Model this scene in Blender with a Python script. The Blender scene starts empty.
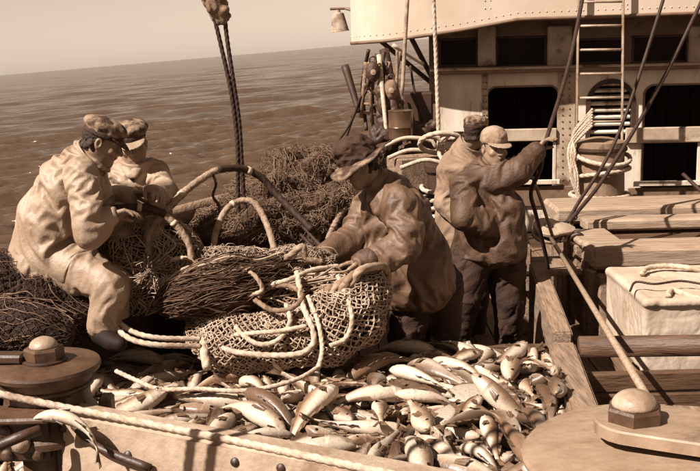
import bpy, bmesh, math, random
import numpy as np
import openvdb
from mathutils import Vector, Matrix

R = math.radians
C = bpy.context.scene
COL = C.collection

# ---------------------------------------------------------------- camera
CAM_Z = 2.3
PITCH, ROLL, FOC = R(10.8), R(1.5), 1000.0 / 700.0
cp, sp = math.cos(PITCH), math.sin(PITCH)
FWD = Vector((0, cp, -sp)); U0 = Vector((0, sp, cp)); R0 = Vector((1, 0, 0))
RGT = R0 * math.cos(ROLL) - U0 * math.sin(ROLL)
UP = U0 * math.cos(ROLL) + R0 * math.sin(ROLL)
CAM = Vector((0, 0, CAM_Z))
cd = bpy.data.cameras.new('camera'); cam = bpy.data.objects.new('camera', cd); COL.objects.link(cam)
cd.sensor_width = 36; cd.lens = 36 * FOC; cd.clip_start = 0.05; cd.clip_end = 30000
mw = Matrix((RGT, UP, -FWD)).transposed().to_4x4(); mw.translation = CAM
cam.matrix_world = mw
C.camera = cam


def ray(px, py):
    return (FWD + RGT * ((px - 350) / 1000.0) + UP * ((235.5 - py) / 1000.0))


def at(px, py, Y):
    d = ray(px, py)
    return CAM + d * (Y / d.y)


def atz(px, py, z):
    d = ray(px, py)
    return CAM + d * ((z - CAM_Z) / d.z)


# ---------------------------------------------------------------- light
SUN = Vector((-0.58, -0.40, 0.71)).normalized()
C.view_settings.view_transform = 'Standard'
C.view_settings.look = 'None'
C.view_settings.exposure = 1.02
C.view_settings.gamma = 1.0
w = bpy.data.worlds.new("World"); C.world = w; w.use_nodes = True
nt = w.node_tree; nt.nodes.clear()
sky = nt.nodes.new('ShaderNodeTexSky'); sky.sky_type = 'NISHITA'; sky.sun_disc = False
sky.sun_elevation = math.asin(SUN.z); sky.sun_rotation = math.atan2(SUN.x, SUN.y)
sky.altitude = 0; sky.air_density = 1.0; sky.dust_density = 0.35; sky.ozone_density = 1.0
bw = nt.nodes.new('ShaderNodeRGBToBW')
tint = nt.nodes.new('ShaderNodeVectorMath'); tint.operation = 'SCALE'; tint.inputs[0].default_value = (1.0, 0.80, 0.63)
bgn = nt.nodes.new('ShaderNodeBackground'); bgn.inputs['Strength'].default_value = 0.061
out = nt.nodes.new('ShaderNodeOutputWorld')
L = nt.links.new
gtc = nt.nodes.new('ShaderNodeTexCoord'); gmp = nt.nodes.new('ShaderNodeMapping'); gmp.vector_type = 'POINT'
L(gtc.outputs['Generated'], gmp.inputs['Vector']); L(gmp.outputs[0], sky.inputs['Vector'])
_d1 = RGT * (-0.350) + UP * ((235.5 - 75) / 1000) + FWD
_d2 = UP * ((235.5 - 45) / 1000) + FWD
SEA_N = _d1.cross(_d2).normalized()
if SEA_N.z < 0: SEA_N = -SEA_N          # the ship heels a little: the sea's normal (true up) in the ship's frame
gmp.inputs['Rotation'].default_value = SEA_N.rotation_difference(Vector((0, 0, 1))).to_euler()
L(sky.outputs[0], bw.inputs[0]); L(bw.outputs[0], tint.inputs['Scale'])
L(tint.outputs[0], bgn.inputs['Color']); L(bgn.outputs[0], out.inputs['Surface'])
sl = bpy.data.lights.new('sun', 'SUN'); sl.energy = 5.0; sl.angle = R(0.55); sl.color = (1.0, 0.96, 0.90)
so = bpy.data.objects.new('sun', sl); COL.objects.link(so)
so.rotation_euler = SUN.to_track_quat('Z', 'Y').to_euler(); so.location = (0, 0, 30)


# ---------------------------------------------------------------- materials (the print is sepia: every tone is a brown)
def tone(a):
    return (a, 0.92 * a ** 1.27, 0.81 * a ** 1.50, 1)


MATS = {}


def mat(name, a, b=None, rough=0.7, scale=8.0, detail=6.0, bump=0.0, bscale=None, spec=0.4, stretch=None,
        stain=None, stain_scale=3.0, stain_at=0.62, coat=0.0, contrast=(0.35, 0.65), metal=0.0):
    """tone a <-> b mixed by noise, optional dark/light stain patches, optional fine relief"""
    if name in MATS:
        return MATS[name]
    m = bpy.data.materials.new(name); m.use_nodes = True
    n = m.node_tree.nodes; l = m.node_tree.links.new
    p = n['Principled BSDF']
    p.inputs['Roughness'].default_value = rough
    p.inputs['Specular IOR Level'].default_value = spec
    p.inputs['Metallic'].default_value = metal
    if coat:
        p.inputs['Coat Weight'].default_value = coat; p.inputs['Coat Roughness'].default_value = 0.15
    tc = n.new('ShaderNodeTexCoord'); mp = n.new('ShaderNodeMapping')
    l(tc.outputs['Object'], mp.inputs['Vector'])
    if stretch:
        mp.inputs['Scale'].default_value = stretch
    if b is None:
        b = a * 0.75
    nz = n.new('ShaderNodeTexNoise'); nz.inputs['Scale'].default_value = scale; nz.inputs['Detail'].default_value = detail
    nz.inputs['Roughness'].default_value = 0.6
    l(mp.outputs[0], nz.inputs['Vector'])
    r = n.new('ShaderNodeValToRGB')
    r.color_ramp.elements[0].position = contrast[0]; r.color_ramp.elements[1].position = contrast[1]
    r.color_ramp.elements[0].color = tone(b); r.color_ramp.elements[1].color = tone(a)
    l(nz.outputs['Fac'], r.inputs[0]); colr = r.outputs[0]
    if stain is not None:
        n2 = n.new('ShaderNodeTexNoise'); n2.inputs['Scale'].default_value = stain_scale; n2.inputs['Detail'].default_value = 8
        n2.inputs['Roughness'].default_value = 0.65
        l(mp.outputs[0], n2.inputs['Vector'])
        r2 = n.new('ShaderNodeValToRGB'); r2.color_ramp.elements[0].position = stain_at - 0.06
        r2.color_ramp.elements[1].position = stain_at + 0.07
        l(n2.outputs['Fac'], r2.inputs[0])
        mx = n.new('ShaderNodeMix'); mx.data_type = 'RGBA'
        l(r2.outputs[0], mx.inputs['Factor']); l(colr, mx.inputs['A']); mx.inputs['B'].default_value = tone(stain)
        colr = mx.outputs['Result']
    l(colr, p.inputs['Base Color'])
    if bump:
        n3 = n.new('ShaderNodeTexNoise'); n3.inputs['Scale'].default_value = bscale or scale * 4; n3.inputs['Detail'].default_value = 8
        l(mp.outputs[0], n3.inputs['Vector'])
        bp = n.new('ShaderNodeBump'); bp.inputs['Strength'].default_value = bump; bp.inputs['Distance'].default_value = 0.02
        l(n3.outputs['Fac'], bp.inputs['Height']); l(bp.outputs[0], p.inputs['Normal'])
    MATS[name] = m
    return m


# ---------------------------------------------------------------- tagging and linking
def tag(o, label=None, cat=None, group=None, kind=None):
    if label: o['label'] = label
    if cat: o['category'] = cat
    if group: o['group'] = group
    if kind: o['kind'] = kind
    return o


def empty(name, loc=(0, 0, 0), label=None, cat=None, group=None):
    o = bpy.data.objects.new(name, None); COL.objects.link(o)
    o.location = loc; o.empty_display_size = 0.1
    return tag(o, label, cat, group)


def adopt(o, parent):
    """parent o (world-space geometry) under an unrotated, unscaled empty or object"""
    o.parent = parent
    off = Vector((0, 0, 0)); q = parent
    while q is not None:
        off += q.location; q = q.parent
    o.location = o.location - off
    return o


def link_mesh(name, me, m, parent=None, smooth=False):
    o = bpy.data.objects.new(name, me); COL.objects.link(o)
    if m is not None:
        me.materials.clear(); me.materials.append(m)
    if smooth:
        me.polygons.foreach_set('use_smooth', [True] * len(me.polygons))
    if parent is not None:
        adopt(o, parent)
    return o


def catmull(pts, per=8, closed=False):
    P = [Vector(p) for p in pts]
    n = len(P)
    if n < 3 and not closed:
        return [P[0].lerp(P[1], i / per) for i in range(per + 1)]
    o = []
    segs = n if closed else n - 1
    for i in range(segs):
        if closed:
            a, b, c, d = P[(i - 1) % n], P[i], P[(i + 1) % n], P[(i + 2) % n]
        else:
            b, c = P[i], P[i + 1]
            a = P[i - 1] if i > 0 else b * 2 - c
            d = P[i + 2] if i + 2 < n else c * 2 - b
        for k in range(per):
            t = k / per
            o.append(0.5 * ((2 * b) + (c - a) * t + (2 * a - 5 * b + 4 * c - d) * t * t + (3 * b - 3 * c + d - a) * t ** 3))
    if not closed:
        o.append(P[-1])
    return o


def resample(P, step):
    A = np.array([tuple(p) for p in P], dtype=float)
    s = np.concatenate([[0], np.cumsum(np.linalg.norm(np.diff(A, axis=0), axis=1))])
    n = max(2, int(s[-1] / step) + 1)
    t = np.linspace(0, s[-1], n)
    return np.stack([np.interp(t, s, A[:, k]) for k in range(3)], 1)


class MB:
    def __init__(self):
        self.v = []; self.f = []

    def add(self, vs, fs):
        b = len(self.v)
        self.v.extend([tuple(x) for x in vs]); self.f.extend([tuple(i + b for i in f) for f in fs])
        return self

    def box(self, c, s, rot=None, bev=0.0):
        """box with chamfered edges, centre c, full size s, rot = 3x3 Matrix"""
        hx, hy, hz = s[0] / 2, s[1] / 2, s[2] / 2
        b = min(bev, hx * 0.9, hy * 0.9, hz * 0.9)
        c = Vector(c); vs = []; fs = []
        if b <= 0:
            vs = [Vector((x * hx, y * hy, z * hz)) for z in (-1, 1) for y in (-1, 1) for x in (-1, 1)]
            fs = [(0, 2, 3, 1), (4, 5, 7, 6), (0, 1, 5, 4), (1, 3, 7, 5), (3, 2, 6, 7), (2, 0, 4, 6)]
        else:
            bm = bmesh.new(); bmesh.ops.create_cube(bm, size=1)
            for v in bm.verts: v.co = Vector((v.co.x * 2 * hx, v.co.y * 2 * hy, v.co.z * 2 * hz))
            bmesh.ops.bevel(bm, geom=bm.edges[:], offset=b, segments=1, affect='EDGES', profile=0.5)
            bm.verts.index_update()
            vs = [v.co.copy() for v in bm.verts]; fs = [[v.index for v in f.verts] for f in bm.faces]; bm.free()
        if rot is not None:
            vs = [rot @ v for v in vs]
        return self.add([c + v for v in vs], fs)

    def tube(self, P, r, n=8, twist=0, lobes=0, lob=0.16, cap=True, r2=None, closed=False, flat=None):
        """tube along points; lobes > 0 gives a laid (twisted) rope section"""
        A = np.array([tuple(p) for p in P], dtype=float)
        m = len(A)
        if closed:
            T = np.roll(A, -1, 0) - np.roll(A, 1, 0)
        else:
            T = np.gradient(A, axis=0)
        T /= np.linalg.norm(T, axis=1)[:, None] + 1e-12
        N = np.zeros_like(A)
        u = np.cross(T[0], [0, 0, 1.0])
        if np.linalg.norm(u) < 0.1: u = np.cross(T[0], [1.0, 0, 0])
        N[0] = u / np.linalg.norm(u)
        for i in range(1, m):
            u = N[i - 1] - T[i] * np.dot(N[i - 1], T[i]); N[i] = u / (np.linalg.norm(u) + 1e-12)
        B = np.cross(T, N)
        s = np.concatenate([[0], np.cumsum(np.linalg.norm(np.diff(A, axis=0), axis=1))])
        th = np.linspace(0, 2 * math.pi, n, endpoint=False)[None, :] + (twist * s)[:, None] * 0
        rr = np.full((m, n), r) if np.isscalar(r) else np.array(r)[:, None] * np.ones((1, n))
        if r2 is not None:
            rr = np.linspace(r, r2, m)[:, None] * np.ones((1, n))
        if lobes:
            rr = rr * (1 - lob + 2 * lob * np.abs(np.cos(lobes / 2 * (th - (twist * s)[:, None]))))
        V = A[:, None, :] + rr[..., None] * (np.cos(th)[..., None] * N[:, None, :] + np.sin(th)[..., None] * B[:, None, :])
        V = V.reshape(-1, 3)
        fs = []
        for i in range(m if closed else m - 1):
            i2 = (i + 1) % m
            for j in range(n):
                j2 = (j + 1) % n
                fs.append((i * n + j, i * n + j2, i2 * n + j2, i2 * n + j))
        if cap and not closed:
            fs.append(tuple(range(n - 1, -1, -1))); fs.append(tuple((m - 1) * n + j for j in range(n)))
        return self.add(V.tolist(), fs)

    def rope(self, pts, r, per=10, lay=None, n=None, closed=False):
        """laid three-strand rope along a smooth path through pts"""
        P = catmull(pts, per, closed)
        if closed: P = P + [P[0]]
        A = resample(P, max(r * 0.45, 0.0055))
        n = n or 15
        return self.tube(A, r, n=n, twist=0.72 / r, lobes=3, lob=0.12)

    def lathe(self, c, prof, n=32, axis=None):
        """profile [(radius, height)...] round axis through c"""
        c = Vector(c); Z = Vector(axis or (0, 0, 1)).normalized()
        X = Z.orthogonal().normalized(); Y = Z.cross(X)
        vs = []; fs = []
        for (r, h) in prof:
            for j in range(n):
                t = 2 * math.pi * j / n
                vs.append(c + Z * h + X * (r * math.cos(t)) + Y * (r * math.sin(t)))
        m = len(prof)
        for i in range(m - 1):
            for j in range(n):
                j2 = (j + 1) % n
                fs.append((i * n + j, i * n + j2, (i + 1) * n + j2, (i + 1) * n + j))
        fs.append(tuple(range(n - 1, -1, -1))); fs.append(tuple((m - 1) * n + j for j in range(n)))
        return self.add(vs, fs)

    def hull(self, pts):
        bm = bmesh.new()
        for p in pts: bm.verts.new(p)
        r = bmesh.ops.convex_hull(bm, input=bm.verts[:])
        bm.verts.index_update()
        used = [v for v in bm.verts]
        vs = [v.co.copy() for v in used]; fs = [[v.index for v in f.verts] for f in bm.faces]; bm.free()
        return self.add(vs, fs)

    def build(self, name, m, parent=None, smooth=False, auto=None):
        me = bpy.data.meshes.new(name); me.from_pydata(self.v, [], self.f); me.validate(); me.update()
        o = link_mesh(name, me, m, parent, smooth or auto is not None)
        if auto is not None:
            ca = np.zeros(0)
            bm = bmesh.new(); bm.from_mesh(me)
            for e in bm.edges:
                e.smooth = not (len(e.link_faces) == 2 and e.calc_face_angle(0) > auto)
            bm.to_mesh(me); bm.free()
        return o


def plate(outline, holes, thick, xf):
    """flat plate with holes: outline/holes in (u, v), thick along local w; xf maps (u, v, w) to world"""
    cu = bpy.data.curves.new('plate', 'CURVE'); cu.dimensions = '2D'; cu.fill_mode = 'BOTH'; cu.extrude = thick / 2
    for poly in [outline] + holes:
        s = cu.splines.new('POLY'); s.points.add(len(poly) - 1); s.use_cyclic_u = True
        for q, (u, v) in zip(s.points, poly): q.co = (u, v, 0, 1)
    t = bpy.data.objects.new('plate', cu); COL.objects.link(t)
    dg = bpy.context.evaluated_depsgraph_get()
    me = bpy.data.meshes.new_from_object(t.evaluated_get(dg))
    bpy.data.objects.remove(t); bpy.data.curves.remove(cu)
    for v in me.vertices:
        v.co = xf(*v.co)
    me.update()
    return me


def rrect(u0, v0, u1, v1, r, n=6, corners=(1, 1, 1, 1)):
    """rounded rectangle, corners = (lower left, lower right, upper right, upper left)"""
    P = []
    for k, (cx, cy, a0) in enumerate(((u0 + r, v0 + r, 180), (u1 - r, v0 + r, 270), (u1 - r, v1 - r, 0), (u0 + r, v1 - r, 90))):
        if corners[k]:
            for i in range(n + 1):
                a = R(a0 + 90 * i / n); P.append((cx + r * math.cos(a), cy + r * math.sin(a)))
        else:
            P.append(((u0, v0), (u1, v0), (u1, v1), (u0, v1))[k])
    return P


# ---------------------------------------------------------------- numpy noise and signed distance fields
_rs = np.random.RandomState(7)
_perm = np.concatenate([_rs.permutation(256)] * 3).astype(np.int32)
_grad = _rs.normal(size=(256, 3)).astype(np.float32); _grad /= np.linalg.norm(_grad, axis=1)[:, None]


def pnoise(P, seed=0):
    P = np.asarray(P, dtype=np.float32) + np.float32(seed * 17.31)
    i = np.floor(P).astype(np.int32); f = P - i
    u = f * f * f * (f * (f * 6 - 15) + 10)
    i &= 255
    res = 0
    for dx in (0, 1):
        wx = u[..., 0] if dx else 1 - u[..., 0]
        a = _perm[i[..., 0] + dx]
        for dy in (0, 1):
            wy = u[..., 1] if dy else 1 - u[..., 1]
            b = _perm[a + i[..., 1] + dy]
            for dz in (0, 1):
                wz = u[..., 2] if dz else 1 - u[..., 2]
                g = _grad[_perm[b + i[..., 2] + dz] & 255]
                dt = g[..., 0] * (f[..., 0] - dx) + g[..., 1] * (f[..., 1] - dy) + g[..., 2] * (f[..., 2] - dz)
                res = res + wx * wy * wz * dt
    return res * 1.5


def fbm(P, octv=3, seed=0, gain=0.5):
    P = np.asarray(P, dtype=np.float32); r = 0; a = 1.0
    for k in range(octv):
        r = r + a * pnoise(P * (2.03 ** k), seed + k); a *= gain
    return r


class Sdf:
    def __init__(self, lo, hi, vox):
        self.lo = np.array(lo, dtype=np.float32); self.h = vox
        self.n = np.ceil((np.array(hi) - np.array(lo)) / vox).astype(int) + 1
        self.D = np.full(self.n, 0.2, dtype=np.float32)
        self.ax = [self.lo[k] + np.arange(self.n[k], dtype=np.float32) * np.float32(vox) for k in range(3)]

    def _sub(self, lo, hi):
        a = np.maximum(np.floor((np.array(lo) - self.lo) / self.h).astype(int), 0)
        b = np.minimum(np.ceil((np.array(hi) - self.lo) / self.h).astype(int) + 1, self.n)
        if np.any(b <= a): return None, None
        sl = tuple(slice(int(a[k]), int(b[k])) for k in range(3))
        return sl, (self.ax[0][sl[0]][:, None, None], self.ax[1][sl[1]][None, :, None], self.ax[2][sl[2]][None, None, :])

    def _put(self, sl, d, k, op):
        A = self.D[sl]
        if op == 'u':
            if k > 0:
                h = np.clip(0.5 + 0.5 * (A - d) / k, 0, 1); A = A + (d - A) * h - k * h * (1 - h)
            else:
                A = np.minimum(A, d)
        else:
            d = -d
            if k > 0:
                h = np.clip(0.5 - 0.5 * (A - d) / k, 0, 1); A = A + (d - A) * h + k * h * (1 - h)
            else:
                A = np.maximum(A, d)
        self.D[sl] = A

    def rc(self, a, b, ra, rb, k=0.02, fold=0.0, ff=28.0, seed=0, op='u', flat=None):
        """tapered capsule a-b; fold = depth of cloth folds running round it; flat = (direction, factor<1)"""
        a = np.array(a, dtype=np.float32); b = np.array(b, dtype=np.float32)
        rm = max(ra, rb) * (1 if flat is None else 1.0) + k + 5 * self.h + fold * 2
        sl, X = self._sub(np.minimum(a, b) - rm, np.maximum(a, b) + rm)
        if sl is None: return self
        ba = b - a; l2 = float(ba @ ba) + 1e-9
        p = [X[i] - a[i] for i in range(3)]
        t = np.clip((p[0] * ba[0] + p[1] * ba[1] + p[2] * ba[2]) / l2, 0, 1)
        q = [p[i] - t * ba[i] for i in range(3)]
        if flat is not None:
            e = np.array(flat[0], dtype=np.float32); e /= np.linalg.norm(e)
            s = q[0] * e[0] + q[1] * e[1] + q[2] * e[2]
            q = [q[i] + e[i] * s * (1.0 / flat[1] - 1) for i in range(3)]
        d = np.sqrt(q[0] ** 2 + q[1] ** 2 + q[2] ** 2) - (ra + (rb - ra) * t)
        if flat is not None: d = d * np.float32(0.5 + 0.5 * flat[1])
        if fold:
            sel = np.abs(d) < fold * 2 + 4 * self.h
            idx = np.nonzero(sel)
            PP = np.stack([X[0][idx[0], 0, 0], X[1][0, idx[1], 0], X[2][0, 0, idx[2]]], 1)
            e = ba / math.sqrt(l2)
            al = PP @ e
            side = PP - al[:, None] * e[None, :]
            tw = np.cross(e, [0.3, 0.5, 0.81]); tw = (tw / (np.linalg.norm(tw) + 1e-6)).astype(np.float32)
            sh = side @ tw                                            # folds run round the limb, a little aslant
            Q = side * (ff * 0.20) + ((al + 0.55 * sh) * ff * 0.62)[:, None] * e[None, :]
            Q = Q + 0.5 * np.stack([pnoise(PP * 5, seed + 5)] * 3, 1)
            n_ = pnoise(Q, seed)
            cr = np.clip(1 - np.abs(n_) / 0.20, 0, 1)
            mk = np.clip(0.45 + 1.5 * pnoise(PP * 6, seed + 8), 0, 1)
            d[idx] += fold * (1.25 * cr * mk - 0.9 * n_ - 0.2)
        self._put(sl, d, k, op)
        return self

    def chain(self, pts, k=0.02, **kw):
        """pts = [(Vector, radius)...]"""
        for (a, ra), (b, rb) in zip(pts[:-1], pts[1:]):
            self.rc(a, b, ra, rb, k, **kw)
        return self

    def ell(self, c, rad, fr=None, k=0.02, op='u'):
        """ellipsoid; fr = (x axis, y axis, z axis)"""
        c = np.array(c, dtype=np.float32); rm = max(rad) + k + 5 * self.h
        sl, X = self._sub(c - rm, c + rm)
        if sl is None: return self
        p = [X[i] - c[i] for i in range(3)]
        fr = fr or ((1, 0, 0), (0, 1, 0), (0, 0, 1))
        s1 = 0; s2 = 0
        for e, r in zip(fr, rad):
            y = p[0] * float(e[0]) + p[1] * float(e[1]) + p[2] * float(e[2])
            s1 = s1 + (y / r) ** 2; s2 = s2 + (y / (r * r)) ** 2
        k0 = np.sqrt(s1); d = k0 * (k0 - 1) / (np.sqrt(s2) + 1e-6)
        d = np.maximum(d, -min(rad))
        self._put(sl, d, k, op)
        return self

    def cut(self, p, n, k=0.004):
        """remove everything on the side the normal n points to"""
        n = Vector(n).normalized(); sl = tuple(slice(None) for _ in range(3))
        X = (self.ax[0][:, None, None], self.ax[1][None, :, None], self.ax[2][None, None, :])
        d = sum((X[i] - np.float32(p[i])) * np.float32(n[i]) for i in range(3))
        A = self.D
        h = np.clip(0.5 - 0.5 * (d - A) / k, 0, 1)
        self.D = np.maximum(A, d)
        return self

    def rough(self, amp, freq, seed=0, ridged=True, oct=1, aniso=(1, 1, 1), rot=None, mask=None):
        idx = np.nonzero(np.abs(self.D) < amp * 2 + 4 * self.h)
        PP = np.stack([self.ax[i][idx[i]] for i in range(3)], 1)
        Q = PP if rot is None else PP @ np.array(rot, dtype=np.float32)
        Q = Q * (np.array(aniso, dtype=np.float32) * freq)
        Q = Q + 0.7 * pnoise(Q * 0.5, seed + 9)[:, None]
        nn = fbm(Q, oct, seed)
        if ridged: nn = 1 - 2.2 * np.abs(nn)
        if mask is not None: nn = nn * mask(PP)
        self.D[idx] -= amp * nn
        return self

    def crease(self, amp, freq, axis, seed=0, width=0.16, ratio=0.16, swell=0.5):
        """long sharp creases running along axis, in patches"""
        idx = np.nonzero(np.abs(self.D) < amp * 2 + 4 * self.h)
        PP = np.stack([self.ax[i][idx[i]] for i in range(3)], 1)
        e = np.array(Vector(axis).normalized(), dtype=np.float32); al = PP @ e
        Q = (PP - al[:, None] * e) * freq + (al * freq * ratio)[:, None] * e
        Q = Q + 0.6 * np.stack([pnoise(PP * 4, seed + 11)] * 3, 1)
        n_ = pnoise(Q, seed); cr = np.clip(1 - np.abs(n_) / width, 0, 1)
        mk = np.clip(0.4 + 1.6 * pnoise(PP * 4.5, seed + 13), 0, 1)
        self.D[idx] += amp * (1.2 * cr * mk - swell * n_)
        return self

    def mesh(self, name, m, parent=None):
        D = self.D
        for k in range(3):                       # never open at the border
            s = [slice(None)] * 3; s[k] = 0; D[tuple(s)] = np.maximum(D[tuple(s)], self.h * 0.5); s[k] = -1; D[tuple(s)] = np.maximum(D[tuple(s)], self.h * 0.5)
        D = np.clip(D, -self.h * 4, self.h * 4)
        g = openvdb.FloatGrid(); g.background = self.h * 4
        g.copyFromArray(D)
        pts, quads = g.convertToQuads(0.0)
        v = pts * self.h + self.lo
        me = bpy.data.meshes.new(name)
        nq = len(quads)
        me.vertices.add(len(v)); me.vertices.foreach_set('co', v.astype(np.float32).ravel())
        me.loops.add(nq * 4); me.loops.foreach_set('vertex_index', quads[:, ::-1].astype(np.int32).ravel())
        me.polygons.add(nq); me.polygons.foreach_set('loop_start', np.arange(0, nq * 4, 4, dtype=np.int32))
        me.update(calc_edges=True); me.validate()
        return link_mesh(name, me, m, parent, True)


M_eye = mat('dark_eye', 0.02, 0.012, 0.06, 10, spec=0.7)
# ================================================================ SETTING: sea
SEA_O = CAM - SEA_N * 3.7


def make_sea():
    e2 = (FWD - SEA_N * FWD.dot(SEA_N)).normalized(); e1 = e2.cross(SEA_N)
    rad = np.concatenate([np.geomspace(2.5, 9, 30), np.geomspace(9, 60, 400)[1:], np.geomspace(60, 700, 300)[1:], np.geomspace(700, 12000, 40)[1:]])
    ang = np.concatenate([np.linspace(-R(30), R(12), 460), np.linspace(R(12), R(330), 90)[1:-1]])
    rr, aa = np.meshgrid(rad, ang, indexing='ij')
    x = (rr * np.sin(aa)).astype(np.float64); y = rr * np.cos(aa)
    cell = np.gradient(rad)[:, None] * np.ones_like(rr)
    rs = np.random.RandomState(3)
    dx = np.zeros_like(x); dy = np.zeros_like(x); dz = np.zeros_like(x); jac = np.zeros_like(x)
    for i in range(110):
        lam = 0.45 * (34 / 0.45) ** ((i + rs.rand()) / 110)
        th = R(-14) + rs.normal() * 0.36          # crests run roughly across the view
        k = 2 * math.pi / lam; kx, ky = math.sin(th) * k, math.cos(th) * k
        a = 0.0165 * lam ** 0.5 * (0.5 + rs.rand()) * (1.0 if lam < 1.5 else (1.5 / lam) ** 0.55)
        att = np.clip((lam / cell - 2.0) / 3.0, 0, 1)
        ph = kx * x + ky * y + rs.rand() * 6.283
        c, s = np.cos(ph), np.sin(ph)
        dz += att * a * c; dx -= att * a * 0.6 * math.sin(th) * s; dy -= att * a * 0.6 * math.cos(th) * s
        jac += att * a * k * c
    fade = np.clip((3500 - rr) / 2500, 0, 1)
    E1, E2, N, O = (np.array(v) for v in (e1, e2, SEA_N, SEA_O))
    V = O + (x + dx)[..., None] * E1 + (y + dy)[..., None] * E2 + (dz * fade)[..., None] * N
    m, n = x.shape
    i = np.arange(m - 1)[:, None] * n; j = np.arange(n)[None, :]; j2 = (j + 1) % n
    F = np.stack([i + j, i + j2, i + n + j2, i + n + j], -1).reshape(-1, 4)[:, ::-1]
    me = bpy.data.meshes.new('sea')
    me.vertices.add(m * n); me.vertices.foreach_set('co', V.astype(np.float32).ravel())
    me.loops.add(len(F) * 4); me.loops.foreach_set('vertex_index', F.astype(np.int32).ravel())
    me.polygons.add(len(F)); me.polygons.foreach_set('loop_start', np.arange(0, len(F) * 4, 4, dtype=np.int32))
    me.update(calc_edges=True)
    at_ = me.attributes.new('crest', 'FLOAT', 'POINT'); at_.data.foreach_set('value', jac.astype(np.float32).ravel())
    mt = bpy.data.materials.new('sea_water'); mt.use_nodes = True
    nn = mt.node_tree.nodes; l = mt.node_tree.links.new; p = nn['Principled BSDF']
    p.inputs['Roughness'].default_value = 0.14; p.inputs['IOR'].default_value = 1.33; p.inputs['Specular IOR Level'].default_value = 1.0
    tc = nn.new('ShaderNodeTexCoord')
    mq = nn.new('ShaderNodeMapping'); mq.inputs['Scale'].default_value = (0.4, 1.0, 1.0); mq.inputs['Rotation'].default_value = (0, 0, R(12))
    l(tc.outputs['Object'], mq.inputs['Vector'])
    nz = nn.new('ShaderNodeTexNoise'); nz.inputs['Scale'].default_value = 4.5; nz.inputs['Detail'].default_value = 4
    l(mq.outputs[0], nz.inputs['Vector'])
    bp = nn.new('ShaderNodeBump'); bp.inputs['Strength'].default_value = 0.6; bp.inputs['Distance'].default_value = 0.14
    l(nz.outputs['Fac'], bp.inputs['Height'])
    mpp = nn.new('ShaderNodeMapping'); mpp.inputs['Scale'].default_value = (0.34, 1.0, 1.0); mpp.inputs['Rotation'].default_value = (0, 0, R(20))
    l(tc.outputs['Object'], mpp.inputs['Vector'])
    nb = nn.new('ShaderNodeTexNoise'); nb.inputs['Scale'].default_value = 0.75; nb.inputs['Detail'].default_value = 3; nb.inputs['Roughness'].default_value = 0.62
    l(mpp.outputs[0], nb.inputs['Vector'])
    b2_ = nn.new('ShaderNodeBump'); b2_.inputs['Strength'].default_value = 0.85; b2_.inputs['Distance'].default_value = 0.60
    l(nb.outputs['Fac'], b2_.inputs['Height']); l(bp.outputs[0], b2_.inputs['Normal']); l(b2_.outputs[0], p.inputs['Normal'])
    ca = nn.new('ShaderNodeAttribute'); ca.attribute_name = 'crest'
    n2 = nn.new('ShaderNodeTexNoise'); n2.inputs['Scale'].default_value = 0.55; n2.inputs['Detail'].default_value = 10
    n2.inputs['Roughness'].default_value = 0.7
    l(tc.outputs['Object'], n2.inputs['Vector'])
    ma = nn.new('ShaderNodeMath'); ma.operation = 'MULTIPLY_ADD'; ma.inputs[1].default_value = 2.2
    l(n2.outputs['Fac'], ma.inputs[0]); l(ca.outputs['Fac'], ma.inputs[2])
    rp = nn.new('ShaderNodeValToRGB'); e = rp.color_ramp.elements
    e[0].position = 0.0; e[0].color = (0.066, 0.036, 0.021, 1)
    e[1].position = 1.0; e[1].color = (0.55, 0.42, 0.30, 1)
    q = e.new(0.92); q.color = (0.10, 0.06, 0.036, 1)
    sc = nn.new('ShaderNodeMapRange'); sc.inputs['From Min'].default_value = 0.6; sc.inputs['From Max'].default_value = 2.75
    l(ma.outputs[0], sc.inputs['Value']); l(sc.outputs[0], rp.inputs[0]); l(rp.outputs[0], p.inputs['Base Color'])
    o = link_mesh('sea', me, mt, None, True)
    tag(o, kind='structure')


make_sea()
# ================================================================ SETTING: the ship
M_white = mat('white_paint', 0.66, 0.50, 0.55, 3.0, bump=0.12, bscale=20, stretch=(1.6, 1.6, 0.45), stain=0.17, stain_scale=3.4, stain_at=0.62)
M_cream = mat('worn_cream_paint', 0.44, 0.30, 0.6, 4.0, bump=0.1, bscale=30, stain=0.10, stain_scale=3.0, stain_at=0.58)
M_band = mat('bulwark_paint', 0.52, 0.45, 0.5, 2.0, bump=0.05, bscale=20, stain=0.45, stain_scale=1.4, stain_at=0.68)
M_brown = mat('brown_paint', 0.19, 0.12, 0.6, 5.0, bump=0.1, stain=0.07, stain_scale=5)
M_darkpaint = mat('dark_paint', 0.055, 0.03, 0.6, 4.0, bump=0.1)
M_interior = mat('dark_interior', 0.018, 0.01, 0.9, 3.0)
M_glass = mat('dark_glass', 0.016, 0.010, 0.35, 2.0, spec=0.1)
M_steel = mat('weathered_steel', 0.11, 0.055, 0.5, 9.0, bump=0.15, bscale=40, spec=0.5, stain=0.05, stain_scale=6)
M_darksteel = mat('dark_steel', 0.060, 0.028, 0.5, 9.0, bump=0.15, bscale=40, spec=0.5)
M_palesteel = mat('pale_worn_steel', 0.40, 0.22, 0.5, 7.0, bump=0.2, bscale=45, spec=0.5, stain=0.12, stain_scale=5, stain_at=0.64)
M_wood = mat('weathered_wood', 0.28, 0.15, 0.75, 6.0, bump=0.35, bscale=16, stretch=(6, 0.7, 6), stain=0.08, stain_scale=1.5, stain_at=0.66)
M_woodx = mat('weathered_wood_crosswise', 0.34, 0.19, 0.75, 6.0, bump=0.35, bscale=16, stretch=(0.7, 6, 6), stain=0.08, stain_scale=1.5, stain_at=0.66)
M_wooddark = mat('wet_dark_wood', 0.12, 0.06, 0.55, 6.0, bump=0.35, bscale=16, stretch=(0.8, 6, 6), stain=0.03, stain_scale=1.5)
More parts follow.
